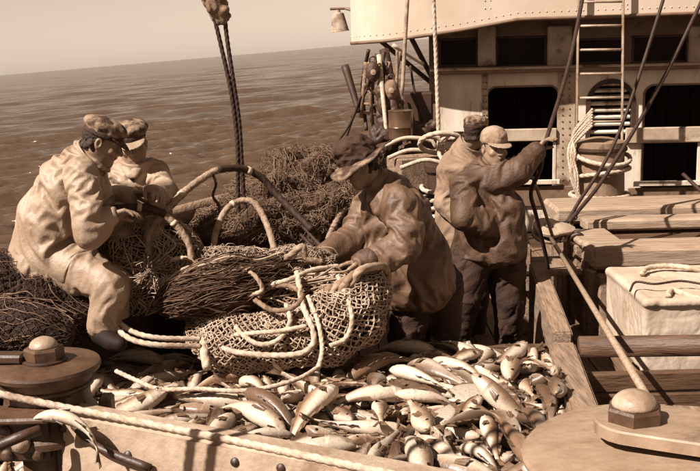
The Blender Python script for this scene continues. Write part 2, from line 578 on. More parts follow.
M_deck = mat('deck_wood', 0.20, 0.11, 0.7, 5.0, bump=0.3, bscale=16, stretch=(6, 0.6, 6), stain=0.05, stain_scale=1.2)
M_ropepale = mat('pale_manila', 0.52, 0.34, 0.85, 30, bump=0.2, bscale=90, stain=0.22, stain_scale=9)
M_ropemid = mat('brown_manila', 0.24, 0.13, 0.85, 30, bump=0.2, bscale=90, stain=0.07, stain_scale=9)
M_ropedark = mat('tarred_or_toned_rope', 0.045, 0.022, 0.7, 30, bump=0.2, bscale=90)


def bx(name, c, s, m, parent=None, rot=None, bev=0.008):
    return MB().box(c, s, rot, bev).build(name, m, parent)


# deck: a base sheet and the planks the men stand on
def ship_line(px1, py1, px2, py2, z): return atz(px1, py1, z), atz(px2, py2, z)
RAIL = [(-2.75, 2.2), (-2.45, 3.8), (-1.98, 5.4), (-1.20, 7.1), (-0.45, 8.7), (0.1, 10.2), (0.45, 11.6), (0.75, 13.4), (0.9, 16)]
pb = MB()
hullp = [Vector((x, y, 0)) for x, y in RAIL] + [Vector((7.2, 16, 0)), Vector((7.6, 9, 0)), Vector((7.2, 2.2, 0)), Vector((6.6, -6, 0)), Vector((-2.4, -6, 0))]
nh = len(hullp)
pb.add([p + Vector((0, 0, -0.03)) for p in hullp] + [p + Vector((0, 0, -2.6)) for p in hullp],
       [tuple(range(nh - 1, -1, -1)), tuple(range(nh, 2 * nh))] + [(i, (i + 1) % nh, nh + (i + 1) % nh, nh + i) for i in range(nh)])
o = pb.build('hull', M_darkpaint); tag(o, kind='structure')
deck = MB().box((1.6, 7.2, -0.02), (6.2, 11.5, 0.012)).build('deck', M_darkpaint); tag(deck, kind='structure')
rnd = random.Random(4)
pm = None
for i in range(30):
    x = -1.4 + i * 0.152
    p = bx('plank', (x, 8.3, -0.004 + rnd.uniform(-0.002, 0.002)), (0.143, 5.4, 0.02), M_deck, deck, bev=0.005)

# bulwark along the port side
bw_ = empty('bulwark', (-1.9, 5.5, 0), 'steel bulwark with a rounded rail running along the far side of the deck', 'bulwark')
P = resample(catmull([(x, y, 1.12) for x, y in RAIL], 6), 0.12)
mb = MB()
Pl = np.gradient(P, axis=0); Pl /= np.linalg.norm(Pl, axis=1)[:, None]
Nn = np.stack([-Pl[:, 1], Pl[:, 0], 0 * Pl[:, 0]], 1)
n = len(P); vs = []
for s, z in ((0.0, 1.10), (0.0, -0.02), (0.07, -0.02), (0.07, 1.10)):
    q = P + Nn * s; q[:, 2] = z; vs.append(q)
mb.add(np.concatenate(vs).tolist(), [(k * n + i, k * n + i + 1, ((k + 1) % 4) * n + i + 1, ((k + 1) % 4) * n + i) for k in range(4) for i in range(n - 1)])
mb.build('plating', M_darksteel, bw_)
MB().tube(P + Nn * 0.035, 0.075, n=12).build('rail', M_wood, bw_, smooth=True)
for i in range(4, n - 10, 9):
    p = Vector(P[i]); d = Vector(Nn[i])
    MB().hull([p - d * 0.002 + Vector((0, 0, -0.06)), p - d * 0.002 + Vector((0, 0, -1.12)), p - d * 0.34 + Vector((0, 0, -1.12)), p - d * 0.07 + Vector((0, 0, -0.06)),
               p - d * 0.002 + Vector((0.02, 0.02, -0.06)), p - d * 0.002 + Vector((0.02, 0.02, -1.12)), p - d * 0.34 + Vector((0.02, 0.02, -1.12)), p - d * 0.07 + Vector((0.02, 0.02, -0.06))]).build('bracket', M_darksteel, bw_)

# ---------------------------------------------------------------- deckhouse and bridge front
HY = R(-4.0); HO = Vector((1.10, 12.1, 0)); HT = Vector((math.cos(HY), math.sin(HY), 0)); HN = Vector((HT.y, -HT.x, 0))   # HN towards the camera


def hp(px, py, off=0.0):
    """(u, z) where the line of sight meets the plane off metres in front of the house wall"""
    d = ray(px, py); o = HO + HN * off
    t = (o - CAM).dot(HN) / d.dot(HN); p = CAM + d * t
    return (p - HO).dot(HT), p.z


def hx(off=0.0): return lambda u, v, w_: HO + HT * u + HN * (off + w_) + Vector((0, 0, v))


HROT = Matrix((HT, -HN, (0, 0, 1))).transposed()
house = empty('deckhouse', HO, 'white riveted deckhouse with dark rounded doorways under the curved bridge front', 'deckhouse')


def hrect(name, px0, py0, px1, py1, depth, off, m, bev=0.01, parent=house):
    """a bar or panel whose front face stands off metres from the wall, given by its corners in the photograph"""
    u0, z1 = hp(px0, py0, off); u1, z0 = hp(px1, py1, off)
    c = HO + HT * ((u0 + u1) / 2) + HN * (off - depth / 2) + Vector((0, 0, (z0 + z1) / 2))
    return bx(name, c, (abs(u1 - u0), depth, abs(z1 - z0)), m, parent, HROT, bev)


def holes_px(rects, off=0.0):
    H = []
    for (a, b, c, d, r, cor) in rects:
        u0, z1 = hp(a, b, off); u1, z0 = hp(c, d, off); H.append(rrect(u0, z0, u1, z1, r, 6, cor))
    return H


zt, zl = 1.97, 1.97
U0_, U1_ = 0.0, 5.6
arch = [(0, 0)]
ua, za = hp(587, 141); ub, zb = hp(634, 80)
archp = []
rr_ = (ub - ua) / 2
for i in range(17):
    a = math.pi - math.pi * i / 16; archp.append((ua + rr_ + rr_ * math.cos(a), zb - rr_ + rr_ * math.sin(a)))
archp = [(ua, za)] + archp + [(ub, za)]
# the left and right doorways, the arched hole between them for the imitated ladder shadow
wall_out = [(U0_, 0.0), (U1_, 0.0), (U1_, 1.955), (U0_, 1.955)]
me = plate(wall_out, holes_px([(487, 87, 557, 206, 0.11, (0, 0, 1, 1)), (644, 85, 760, 206, 0.12, (0, 0, 1, 1))]) + [archp], 0.03, hx(0.0))
link_mesh('wall', me, M_white, house)
# thickness of the door edges
def rim(pts, depth, r, m, name):
    P_ = [HO + HT * u + HN * 0.0 + Vector((0, 0, z)) for u, z in pts]
    mb = MB(); A = P_; k = len(A)
    for i in range(k - 1):
        a, b = A[i], A[i + 1]
        c = (a + b) / 2; d = (b - a)
        if d.length < 1e-5: continue
        z = d.normalized(); rot = Matrix((z, HN.cross(z), HN)).transposed()
        mb.box(c, (d.length * 1.04, r, depth), rot, 0)
    return mb.build(name, m, house)
for q in holes_px([(487, 87, 557, 206, 0.11, (0, 0, 1, 1)), (644, 85, 760, 206, 0.12, (0, 0, 1, 1))]):
    q2 = q[1:] + [q[0]]
    rim(q2[0:], 0.06, 0.022, M_brown, 'door_frame')
rim(archp, 0.09, 0.05, M_darkpaint, 'shadow_arch')
# stained lower wall, the side wall, the dark alleyway behind
hrect('lower_panel', 446, 158, 486, 206, 0.012, 0.032, M_cream)
hrect('sill_plate', 440, 188, 574, 206, 0.02, 0.05, M_brown)
hrect('sill_plate', 628, 188, 770, 206, 0.02, 0.05, M_brown)
sm = MB()
sm.box(HO + HN * -1.2 + HT * 0.016 + Vector((0, 0, 0.97)), (0.03, 2.35, 1.95), HROT, 0)
sm.build('side_wall', M_cream, house)
back = empty('x', (0, 0, 0)); bpy.data.objects.remove(back)
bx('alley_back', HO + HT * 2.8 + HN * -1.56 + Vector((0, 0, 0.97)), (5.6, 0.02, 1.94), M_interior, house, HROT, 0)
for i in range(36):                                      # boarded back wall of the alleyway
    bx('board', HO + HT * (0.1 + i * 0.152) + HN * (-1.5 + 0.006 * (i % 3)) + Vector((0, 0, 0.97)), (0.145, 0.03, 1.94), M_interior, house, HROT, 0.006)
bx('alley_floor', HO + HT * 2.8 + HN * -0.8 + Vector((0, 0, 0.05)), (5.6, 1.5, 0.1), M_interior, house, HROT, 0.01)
# bars across the doorways
hrect('cross_beam', 470, 130, 557, 141, 0.05, 0.07, M_cream, 0.012)
hrect('cross_beam', 626, 128, 770, 141, 0.05, 0.07, M_cream, 0.012)
hrect('cross_beam', 446, 132, 470, 141, 0.04, 0.05, M_brown, 0.01)
for a, b in ((442, 560), (633, 770)):
    hrect('guard_rail', a, 181.5, b, 184.5, 0.03, 0.10, M_white, 0.008)
hrect('guard_post', 553, 142, 556, 186, 0.03, 0.03, M_white, 0.006)
hrect('guard_post', 698, 142, 701, 186, 0.03, 0.03, M_white, 0.006)
# riveted vertical strips
rv = MB()
def strip(px0, px1, py0, py1, m):
    hrect('strip', px0, py0, px1, py1, 0.014, 0.031, m, 0.003)
    for cx in ((px0 * 0.72 + px1 * 0.28), (px0 * 0.28 + px1 * 0.72)):
        y = py0 + 4
        while y < py1 - 2:
            u, z = hp(cx, y, 0.033); p = HO + HT * u + HN * 0.033 + Vector((0, 0, z))
            rv.lathe(p, [(0.011, 0), (0.009, 0.006), (0.004, 0.008)], 7, HN); y += 6.5
strip(558, 574, 72, 186, M_cream)
strip(482, 488, 72, 130, M_cream)
strip(429, 439, 66, 150, M_brown)
o = rv.build('rivets', M_brown, house); o['kind'] = 'stuff'
# arch, slats and dark back shaped to imitate ladder shadows on the lit wall
bx('shadow_back', HO + HT * (ua + rr_) + HN * -0.14 + Vector((0, 0, (za + zb) / 2)), (rr_ * 2.4, 0.02, zb - za + 0.1), M_interior, house, HROT, 0)
for i, y in enumerate((84, 90.5, 97, 103.5, 110, 117, 124, 132)):
    hw = rr_ - 0.03
    zz = hp(610, y)[1]; dz_ = zz - (zb - rr_)
    if dz_ > 0: hw = math.sqrt(max(0.001, rr_ ** 2 - dz_ ** 2)) - 0.03
    bx('lit_slat', HO + HT * (ua + rr_) + HN * -0.03 + Vector((0, 0, zz)), (2 * hw, 0.055, 0.028), M_white, house, HROT @ Matrix.Rotation(R(25), 3, 'X'), 0.004)
# ledge between the storeys
mbl = MB(); mbl.box(HO + HT * 2.78 + HN * 0.03 + Vector((0, 0, 1.975)), (5.75, 0.30, 0.04), HROT, 0.012); mbl.build('ledge', M_cream, house)
mbl = MB(); mbl.box(HO + HT * 2.78 + HN * 0.165 + Vector((0, 0, 1.945)), (5.75, 0.04, 0.05), HROT, 0.012); mbl.build('ledge_lip', M_brown, house)
# window storey, set back
off = -0.22
wr = [(440, 40, 477, 65, 0.03, (1, 1, 1, 1)), (497, 38, 545, 65, 0.03, (1, 1, 1, 1)), (633, 37, 686, 61, 0.03, (1, 1, 1, 1)), (575, 40, 622, 62, 0.03, (1, 1, 1, 1)), (712, 36, 760, 62, 0.03, (1, 1, 1, 1))]
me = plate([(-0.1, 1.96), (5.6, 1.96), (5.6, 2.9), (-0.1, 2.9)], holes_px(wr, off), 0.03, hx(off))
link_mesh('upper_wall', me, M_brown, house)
for a, b, c, d, r, _ in wr:
    f = hrect('window', a - 1.5, b - 1.5, c + 1.5, d + 1.5, 0.02, off - 0.03, M_glass, 0.004)
    mbf = MB(); u0, z1 = hp(a, b, off); u1, z0 = hp(c, d, off)
    for (ca, cb, sx, sz) in (((u0 + u1) / 2, z1, u1 - u0 + 0.05, 0.03), ((u0 + u1) / 2, z0, u1 - u0 + 0.05, 0.03), (u0, (z0 + z1) / 2, 0.03, z1 - z0 - 0.03), (u1, (z0 + z1) / 2, 0.03, z1 - z0 - 0.03)):
        mbf.box(HO + HT * ca + HN * (off + 0.012) + Vector((0, 0, cb)), (sx, 0.03, sz), HROT, 0.006)
    mbf.build('frame', M_darkpaint, f)
for a, b in ((478, 496), (548, 572)):
    hrect('pillar', a, 26, b, 66, 0.10, -0.10, M_cream, 0.015)
hrect('pillar', 690, 26, 708, 66, 0.10, -0.10, M_cream, 0.015)
# curved bridge bulwark overhead
BP = [(-1.02, 0.10), (-0.86, 0.36), (-0.5, 0.50), (0.1, 0.58), (1.2, 0.62), (2.6, 0.62), (4.2, 0.56), (5.6, 0.40)]
Q = resample(catmull([(u, w_, 0) for u, w_ in BP], 8), 0.08)
lowz = np.interp(Q[:, 0], [-1.02, -0.6, 0.2, 0.9, 5.6], [2.315, 2.33, 2.42, 2.53, 2.56])
top = [HO + HT * q[0] + HN * q[1] for q in Q]
mb = MB(); k = len(Q); vs = []
for dn, zz in ((0.0, None), (0.0, 3.7), (-0.05, 3.7), (-0.05, None)):
    for i in range(k):
        vs.append(top[i] + HN * dn + Vector((0, 0, lowz[i] if zz is None else zz)))
mb.add(vs, [(a * k + i, a * k + i + 1, ((a + 1) % 4) * k + i + 1, ((a + 1) % 4) * k + i) for a in range(4) for i in range(k - 1)] + [(0, k, 2 * k, 3 * k), (k - 1, 4 * k - 1, 3 * k - 1, 2 * k - 1)])
mb.build('bridge_bulwark', M_band, house, smooth=False)
MB().tube([p + HN * 0.004 + Vector((0, 0, lowz[i] + 0.0)) for i, p in enumerate(top)], 0.02, n=8).build('edge_bead', M_brown, house, smooth=True)
rv = MB()
for i in range(0, k):
    p = top[i] + HN * 0.0 + Vector((0, 0, lowz[i] + 0.075))
    rv.lathe(p, [(0.010, 0), (0.008, 0.005), (0.003, 0.007)], 7, HN)
for us in (0.55, 2.05, 3.45, 4.6):
    for zz in np.arange(2.66, 3.6, 0.085):
        w_ = np.interp(us, Q[:, 0], Q[:, 1])
        for du in (-0.03, 0.03):
            rv.lathe(HO + HT * (us + du) + HN * w_ + Vector((0, 0, zz)), [(0.010, 0), (0.008, 0.005), (0.003, 0.007)], 7, HN)
o = rv.build('rivets', M_band, house); o['kind'] = 'stuff'
# bridge deck (underside) and the bracket frames under the wing
mb = MB(); vs = []
for zz in (0.10, 0.16):
    for i in range(k): vs.append(top[i] - HN * 0.06 + Vector((0, 0, lowz[i] + zz)))
    for i in range(k): vs.append(HO + HT * Q[i][0] + HN * -1.6 + Vector((0, 0, lowz[i] + zz)))
fs = []
for i in range(k - 1):
    fs += [(i, k + i, k + i + 1, i + 1), (2 * k + i, 2 * k + i + 1, 3 * k + i + 1, 3 * k + i)]
mb.add(vs, fs); mb.build('bridge_deck', M_darkpaint, house)
for u in (-0.75, -0.35):
    a = HO + HT * u + Vector((0, 0, 0)); zz = float(np.interp(u, Q[:, 0], lowz))
    MB().tube([a + HN * 0.3 + Vector((0, 0, zz + 0.08)), HO + HT * 0.0 + HN * -0.3 + Vector((0, 0, 1.75))], 0.03, n=8).build('bracket', M_darkpaint, house)

# ladder up to the bridge
ld = empty('ladder', HO + HT * 1.9 + HN * 0.75, 'narrow steel ladder with round rungs leading up to the bridge', 'ladder')
def lp(px, py): u, z = hp(px, py, 0.75); return HO + HT * u + HN * 0.75 + Vector((0, 0, z))
for x0, x1 in ((579, 576.5), (623.5, 622)):
    a, b = lp(x0, -40), lp(x1, 142)
    d = (b - a); rot = Matrix((HT, d.normalized().cross(HT), d.normalized())).transposed()
    bx('side_rail', (a + b) / 2, (0.022, 0.055, d.length), M_palesteel, ld, rot, 0.005)
for y in (-22, 2, 26, 50, 74, 98, 122):
    MB().tube([lp(577.5, y), lp(623, y - 0.5)], 0.014, n=8).build('rung', M_palesteel, ld, smooth=True)

# ventilator trunk below it with its rim
vc = at(600, 170, 11.2); vc.z = 0
tk = empty('ventilator_trunk', vc, 'stout round steel ventilator trunk below the ladder', 'ventilator')
MB().lathe(vc, [(0.275, 0.0), (0.275, 0.47), (0.30, 0.475), (0.30, 0.51), (0.275, 0.515), (0.262, 1.10), (0.285, 1.105), (0.285, 1.16), (0.26, 1.17), (0.10, 1.21), (0.0, 1.22)], 40).build('trunk', mat('trunk_paint', 0.27, 0.15, 0.55, 4, bump=0.12, bscale=30, stain=0.07, stain_scale=4), tk, auto=0.5)
MB().lathe(vc, [(0.288, 1.06), (0.296, 1.07), (0.296, 1.10), (0.288, 1.105)], 40).build('rim', M_darkpaint, tk, smooth=False)
bg = MB()
for a in np.arange(0, 2 * math.pi, 0.22):
    bg.lathe(vc + Vector((0.3 * math.cos(a), 0.3 * math.sin(a), 0.493)), [(0.012, 0), (0.010, 0.006)], 6, (math.cos(a), math.sin(a), 0))
o = bg.build('rivets', M_darkpaint, tk); o['kind'] = 'stuff'


def wrap(name, zlist, r, m, label, ang0=-2.9, ang1=0.2, sag=0.05, rad=0.30, group=None):
    pts = []
    for q, (za_, zb_) in enumerate(zlist):
        A = np.linspace(ang0, ang1 + 3.2, 16) if q % 2 == 0 else np.linspace(ang1 + 3.2, ang1 + 6.4, 12)
        for i, a in enumerate(A):
            t = i / (len(A) - 1)
            pts.append(vc + Vector(((rad + r) * math.cos(a), (rad + r) * math.sin(a), za_ + (zb_ - za_) * t - sag * math.sin(math.pi * min(1, t * 2)) * (1 if q % 2 == 0 else 0))))
    o = MB().rope(pts, r, 3).build(name, m, None, True)
    return tag(o, label, 'rope', group)


wrap('rope_turn', [(1.04, 0.98)], 0.024, M_ropepale, 'pale rope drooping round the top of the ventilator trunk', sag=0.10)
wrap('rope_turn', [(0.78, 0.95)], 0.022, M_ropepale, 'pale rope wound slanting across the middle of the ventilator trunk', sag=-0.03)
wrap('rope_turn', [(0.56, 0.56)], 0.024, M_ropepale, 'pale rope lying level round the bottom of the ventilator trunk', sag=0.0)
lash = MB()
rnd = random.Random(8)
for i in range(7):
    p0 = vc + Vector((-0.30 + rnd.uniform(-.05, .02), -0.12, 1.28 - 0.02 * i))
    lash.rope([vc + Vector((-0.18, -0.34, 1.55 - .03 * i)), p0, vc + Vector((-0.36 + rnd.uniform(-.04, .04), -0.16, 1.05)), vc + Vector((-0.34 + rnd.uniform(-.05, .05), -0.2, 0.82)), vc + Vector((-0.30 + rnd.uniform(-.05, .05), -0.2, 0.62 + rnd.uniform(-.1, .1)))], 0.013, 8)
tag(lash.build('rope_lashing', M_ropepale, None, True), 'bunch of frayed pale rope ends tied beside the ventilator trunk', 'rope')

# floodlight on its arm out from the bridge wing
fl = at(340, 20, 12.6)
lamp = empty('floodlight', fl, 'small conical deck lamp hanging from an arm beside the bridge', 'lamp')
def lpt(px, py): return at(px, py, 12.6)
MB().tube([lpt(330, 9), lpt(345, 8.5), at(372, 16, 12.45)], 0.016, n=8).build('arm', M_brown, lamp)
MB().tube([lpt(346, 8.5), at(372, 8, 12.45)], 0.012, n=8).build('brace', M_brown, lamp)
MB().tube([lpt(338, 9), lpt(337.5, 14)], 0.02, n=8).build('socket', M_darkpaint, lamp)
ax = (lpt(338, 14) - lpt(340, 32)).normalized()
MB().lathe(lpt(340, 31.5), [(0.118, 0), (0.112, 0.012), (0.085, 0.15), (0.072, 0.215), (0.035, 0.235), (0.03, 0.26)], 28, ax).build('lamp_shade', M_cream, lamp, auto=0.7)

# ---------------------------------------------------------------- hatch on the right
hatch = empty('cargo_hatch', (2.6, 8.2, 0), 'low wooden hatch with three broad pale cross beams at the right', 'hatch')
M_hatchtop = mat('hatch_beam_wood', 0.36, 0.22, 0.75, 5, bump=0.35, bscale=14, stretch=(0.7, 6, 6), stain=0.12, stain_scale=1.6, stain_at=0.64)
bx('cross_beam', (3.62, 9.25, 0.72), (3.5, 0.62, 0.15), M_hatchtop, hatch, bev=0.03)
bx('cross_beam', (3.78, 8.45, 0.735), (3.56, 0.22, 0.10), M_hatchtop, hatch, bev=0.02)
bx('cross_beam', (3.60, 7.55, 0.66), (3.56, 0.36, 0.17), M_hatchtop, hatch, bev=0.03)
bx('beam_end', (1.98, 8.00, 0.705), (0.34, 0.50, 0.06), M_hatchtop, hatch, bev=0.02)
for i in range(7):
    bx('hatch_board', (3.7, 7.86 + i * 0.25, 0.50), (3.3, 0.235, 0.05), M_wooddark, hatch, bev=0.008)
bx('coaming', (3.7, 9.5, 0.3), (3.5, 0.08, 0.62), M_wooddark, hatch)
for i in range(8):
    bx('plank', (3.6, 7.50 + 0.004 * (i % 3), 0.06 + 0.125 * min(i, 3)), (3.3, 0.05, 0.115), M_wooddark, hatch, bev=0.008) if i < 4 else None
for i, (y, h) in enumerate(((7.42, 0.57), (7.62, 0.60), (7.98, 0.66), (8.2, 0.66), (8.42, 0.66), (8.66, 0.66), (8.9, 0.64), (9.14, 0.64))):
    bx('side_plank', (1.83 + 0.008 * (i % 3), y, h / 2), (0.06, 0.17 if i > 1 else 0.10, h), M_wood, hatch, bev=0.008)
bx('corner_post', (1.90, 7.30, 0.28), (0.10, 0.10, 0.56), M_wood, hatch, bev=0.012)

# pound boards
def board(name, a, b, th, zb, m, label, lean=0.0):
    """board on edge whose top runs a -> b"""
    a, b = Vector(a), Vector(b); d = b - a; d.z = 0; e = d.normalized(); s = Vector((e.y, -e.x, 0))
    A = [a - s * th / 2, a + s * th / 2, b + s * th / 2, b - s * th / 2]
    lo = [Vector((p.x + lean, p.y, zb)) for p in A]
    mb = MB(); mb.hull(A + lo)
    o = mb.build(name, m)
    bm = bmesh.new(); bm.from_mesh(o.data); bmesh.ops.dissolve_limit(bm, angle_limit=0.02, verts=bm.verts[:], edges=bm.edges[:])
    bmesh.ops.bevel(bm, geom=bm.edges[:], offset=0.012, segments=2, affect='EDGES'); bm.to_mesh(o.data); bm.free()
    return tag(o, label, 'board')


M_boardtop = mat('pale_board_wood', 0.29, 0.15, 0.8, 6, bump=0.4, bscale=14, stretch=(6, 0.7, 6), stain=0.13, stain_scale=1.8, stain_at=0.62)
board('pound_board', at(562, 342, 5.75), at(588, 418, 4.45), 0.15, 0.12, M_boardtop, 'nearest weathered board edging the heap of fish at the right')
board('pound_board', at(563, 332, 5.95), at(537, 262, 7.35), 0.12, 0.02, M_boardtop, 'middle board standing on edge behind the heap of fish')
board('pound_board', at(526, 247, 7.6), at(514, 214, 8.5), 0.09, 0.02, M_boardtop, 'farthest short board on edge below the raised arm')
board('pound_board', at(380, 347, 5.92), at(548, 345, 5.92), 0.09, 0.05, M_wooddark, 'dark wet board across the far edge of the heap of fish')
o = bx('batten', at(527, 274, 7.45), (0.30, 0.10, 0.02), M_wood, None, None, 0.004); tag(o, 'short pale batten laid flat across two board ends', 'batten')
bx_ = empty('cross_board', (2.1, 5.5, 0.3), 'dark board wall behind a round bar at right', 'board')
for i in range(3):
    bx('plank', (2.28, 5.46 + 0.008 * i, 0.11 + i * 0.125), (2.1, 0.05, 0.118), M_wooddark, bx_, None, 0.01)
o = MB().tube([(1.30, 5.52, 0.56), (3.6, 5.42, 0.56)], 0.062, n=16).build('round_bar', M_wooddark, None, True); tag(o, 'dark rounded timber bar lying across behind the large bolted plate', 'bar')
# ship's inner deck clutter below the bar
o = bx('loose_plank', (1.95, 4.95, 0.34), (1.1, 0.16, 0.04), M_wood, None, Matrix.Rotation(R(-14), 3, 'Z'), 0.008); tag(o, 'pale loose plank lying below the dark rounded bar', 'plank')
o = bx('loose_plank', (2.0, 4.7, 0.33), (1.2, 0.12, 0.04), M_wooddark, None, Matrix.Rotation(R(8), 3, 'Z'), 0.008); tag(o, 'dark loose plank lying nearest the large bolted plate', 'plank')

# canvas-covered box
M_canvas = mat('pale_canvas', 0.48, 0.36, 0.85, 3.5, bump=0.25, bscale=22, stain=0.20, stain_scale=3.2, stain_at=0.62)
s = Sdf((1.55, 5.65, 0.2), (3.1, 6.95, 0.95), 0.009)
s.rc((1.78, 5.85, 0.72), (3.0, 5.85, 0.72), 0.028, 0.028, 0.012); s.rc((1.78, 6.7, 0.72), (3.0, 6.7, 0.72), 0.028, 0.028, 0.012)
for y in np.linspace(5.85, 6.7, 30): s.rc((1.78, y, 0.722), (3.0, y, 0.722), 0.028, 0.028, 0.012)
for z in np.linspace(0.3, 0.72, 16):
    s.rc((1.79, 5.87, z), (3.0, 5.87, z), 0.028, 0.028, 0.012); s.rc((1.79, 5.87, z), (1.79, 6.7, z), 0.028, 0.028, 0.012)
s.crease(0.006, 5, (0.25, 0.1, 1), 3)
s.crease(0.004, 8, (1, 0.5, 0.35), 5, swell=0.2); s.crease(0.004, 15, (0.3, 0.2, 1), 7, swell=0.1)
cb = s.mesh('canvas_box', M_canvas); tag(cb, 'low box under a creased pale canvas cover at the right', 'box')
r_ = MB().rope([at(642, 274, 6.4), at(648, 268, 6.5), at(668, 266, 6.55), at(690, 268, 6.5), at(705, 272, 6.5)], 0.017, 8).build('rope_loop', M_ropepale, None, True); tag(r_, 'thick pale rope lying along the back of the canvas covered box', 'rope')
r_ = MB().rope([at(630, 291, 5.98), at(636, 282, 6.05), at(655, 284, 6.0), at(680, 281, 6.05), at(702, 284, 6.0)], 0.007, 8).build('lashing', M_ropedark, None, True); tag(r_, 'dark lashing across the top of the canvas covered box', 'rope')
r_ = MB().rope([at(668, 296, 5.85), at(672, 290, 5.95), at(684, 294, 5.9), at(702, 300, 5.85), at(720, 302, 5.9)], 0.018, 8).build('rope_loop', M_ropepale, None, True); tag(r_, 'pale rope loop on the front edge of the canvas covered box', 'rope')
# ================================================================ GEAR: winches, rigging, clutter
def line(name, pts, r, m, label, cat='rope', group=None, per=10, lay=True, parent=None):
    if lay:
        o = MB().rope(pts, r, per).build(name, m, parent, True)
    else:
        o = MB().tube(resample(catmull(pts, per), max(r * 2, 0.02)), r, n=8).build(name, m, parent, True)
    if parent is None: tag(o, label, cat, group)
    return o


# --- left warping drum with hexagonal bolt
dc = at(45, 363, 3.8)
drum = empty('warping_drum', dc - Vector((0, 0, 0.75)), 'dark steel winch drum with a flat round top and domed bolt at lower left', 'winch')
MB().lathe(dc, [(0.05, 0.012), (0.195, 0.006), (0.212, 0.0), (0.216, -0.012), (0.210, -0.028), (0.185, -0.036), (0.178, -0.06), (0.170, -0.085), (0.166, -0.13),
                (0.172, -0.165), (0.190, -0.20), (0.225, -0.235), (0.240, -0.25), (0.240, -0.275), (0.20, -0.29), (0.12, -0.30), (0.11, -0.62), (0.2, -0.66), (0.2, -0.74)], 64).build('drum', M_steel, drum, auto=0.6)
MB().lathe(dc, [(0.178, -0.072), (0.183, -0.078), (0.183, -0.088), (0.174, -0.094)], 64).build('band', M_darksteel, drum, smooth=True)


def hexbolt(c, rh, hh, rd, parent, name='bolt', rotz=0.0, m=None):
    mb = MB(); vs = []
    for z, f in ((0, 1), (hh * 0.82, 1), (hh, 0.93)):
        for j in range(6):
            a = j * math.pi / 3 + rotz; vs.append(Vector(c) + Vector((rh * f * math.cos(a), rh * f * math.sin(a), z)))
    fs = [(i * 6 + j, i * 6 + (j + 1) % 6, (i + 1) * 6 + (j + 1) % 6, (i + 1) * 6 + j) for i in range(2) for j in range(6)] + [tuple(range(12, 18))]
    mb.add(vs, fs)
    b = mb.build(name, m or M_steel, parent)
    MB().lathe(Vector(c) + Vector((0, 0, hh)), [(rd * math.cos(a), rd * 0.72 * math.sin(a)) for a in np.linspace(0, math.pi / 2 - 0.03, 10)], 36).build('dome', M_palesteel, b, smooth=True)
    return b


MB().lathe(dc + Vector((0, 0, 0.01)), [(0.088, 0), (0.088, 0.008), (0.08, 0.012)], 32).build('washer', M_darksteel, drum)
hexbolt(dc + Vector((0, 0, 0.018)), 0.078, 0.05, 0.056, drum, rotz=0.35)
bx('arm', dc + Vector((-0.24, 0.0, 0.03)), (0.34, 0.075, 0.035), M_darksteel, drum, Matrix.Rotation(R(-6), 3, 'Z'), 0.008)
# brake gear under the drum
bk = empty('brake_bracket', dc + Vector((-0.1, -0.2, -0.75)), 'cast bracket with four bolt heads under the left winch drum', 'bracket')
bc = at(20, 445, 3.55)
bx('plate', bc + Vector((0, 0.05, 0)), (0.20, 0.05, 0.16), M_darksteel, bk, None, 0.01)
bx('bracket_top', bc + Vector((0.0, 0.05, 0.10)), (0.24, 0.16, 0.025), M_steel, bk, None, 0.008)
bx('post', bc + Vector((0.13, 0.14, -0.2)), (0.07, 0.08, 0.7), M_darksteel, bk, None, 0.01)
bx('post', bc + Vector((0.28, 0.22, -0.2)), (0.05, 0.08, 0.62), M_steel, bk, None, 0.01)
for dx, dz in ((-0.06, 0.045), (0.055, 0.045), (-0.06, -0.05), (0.055, -0.05)):
    MB().lathe(bc + Vector((dx, 0.025, dz)), [(0.024, 0), (0.024, 0.01), (0.016, 0.02), (0.002, 0.024)], 14, (0, -1, 0)).build('bolt', M_steel, bk, auto=0.6)
MB().lathe(bc + Vector((0, 0.02, 0.0)), [(0.035, 0), (0.035, 0.02), (0.02, 0.035), (0.002, 0.04)], 16, (0, -1, 0)).build('bolt', M_palesteel, bk, auto=0.6)
MB().tube(catmull([at(-6, 448, 3.45), at(20, 437, 3.45), at(40, 430, 3.5)], 6), 0.02, n=10).build('lever', M_darksteel, bk, smooth=True)
o = MB().tube(catmull([at(62, 431, 3.6), at(70, 423, 3.62), at(98, 447, 3.5), at(150, 468, 3.42)], 6), 0.016, n=8).build('brake_rod', M_darksteel, None, True)
tag(o, 'thin dark rod running under the left winch drum towards the big plate', 'rod')

# --- the broad bolted beam at lower left
a, b = at(60, 412, 3.62), at(455, 486, 3.02)
d = b - a; e = Vector((d.x, d.y, 0)).normalized(); nrm = Vector((e.y, -e.x, 0))
fall = 0.62
low = -nrm * -0.10 + Vector((0, 0, -fall))
beam = empty('winch_beam', (a + b) / 2 + Vector((0, 0, -fall)), 'broad worn pale beam with bolt heads across the bottom left', 'beam')
me_ = MB().hull([a, b, a - nrm * 0.13, b - nrm * 0.13, a + low, b + low, a + low - nrm * 0.2, b + low - nrm * 0.2])
M_beam = mat('worn_beam', 0.40, 0.27, 0.7, 7, bump=0.3, bscale=35, stain=0.17, stain_scale=4.5, stain_at=0.61)
ob = me_.build('face', M_beam, beam)
bm = bmesh.new(); bm.from_mesh(ob.data); bmesh.ops.dissolve_limit(bm, angle_limit=0.02, verts=bm.verts[:], edges=bm.edges[:]); bmesh.ops.bevel(bm, geom=bm.edges[:], offset=0.018, segments=3, affect='EDGES'); bm.to_mesh(ob.data); bm.free()
fn = (d.cross(low)).normalized()
if fn.y > 0: fn = -fn
def on_face(px, py):
    dd = ray(px, py); t = (a - CAM).dot(fn) / dd.dot(fn); return CAM + dd * t
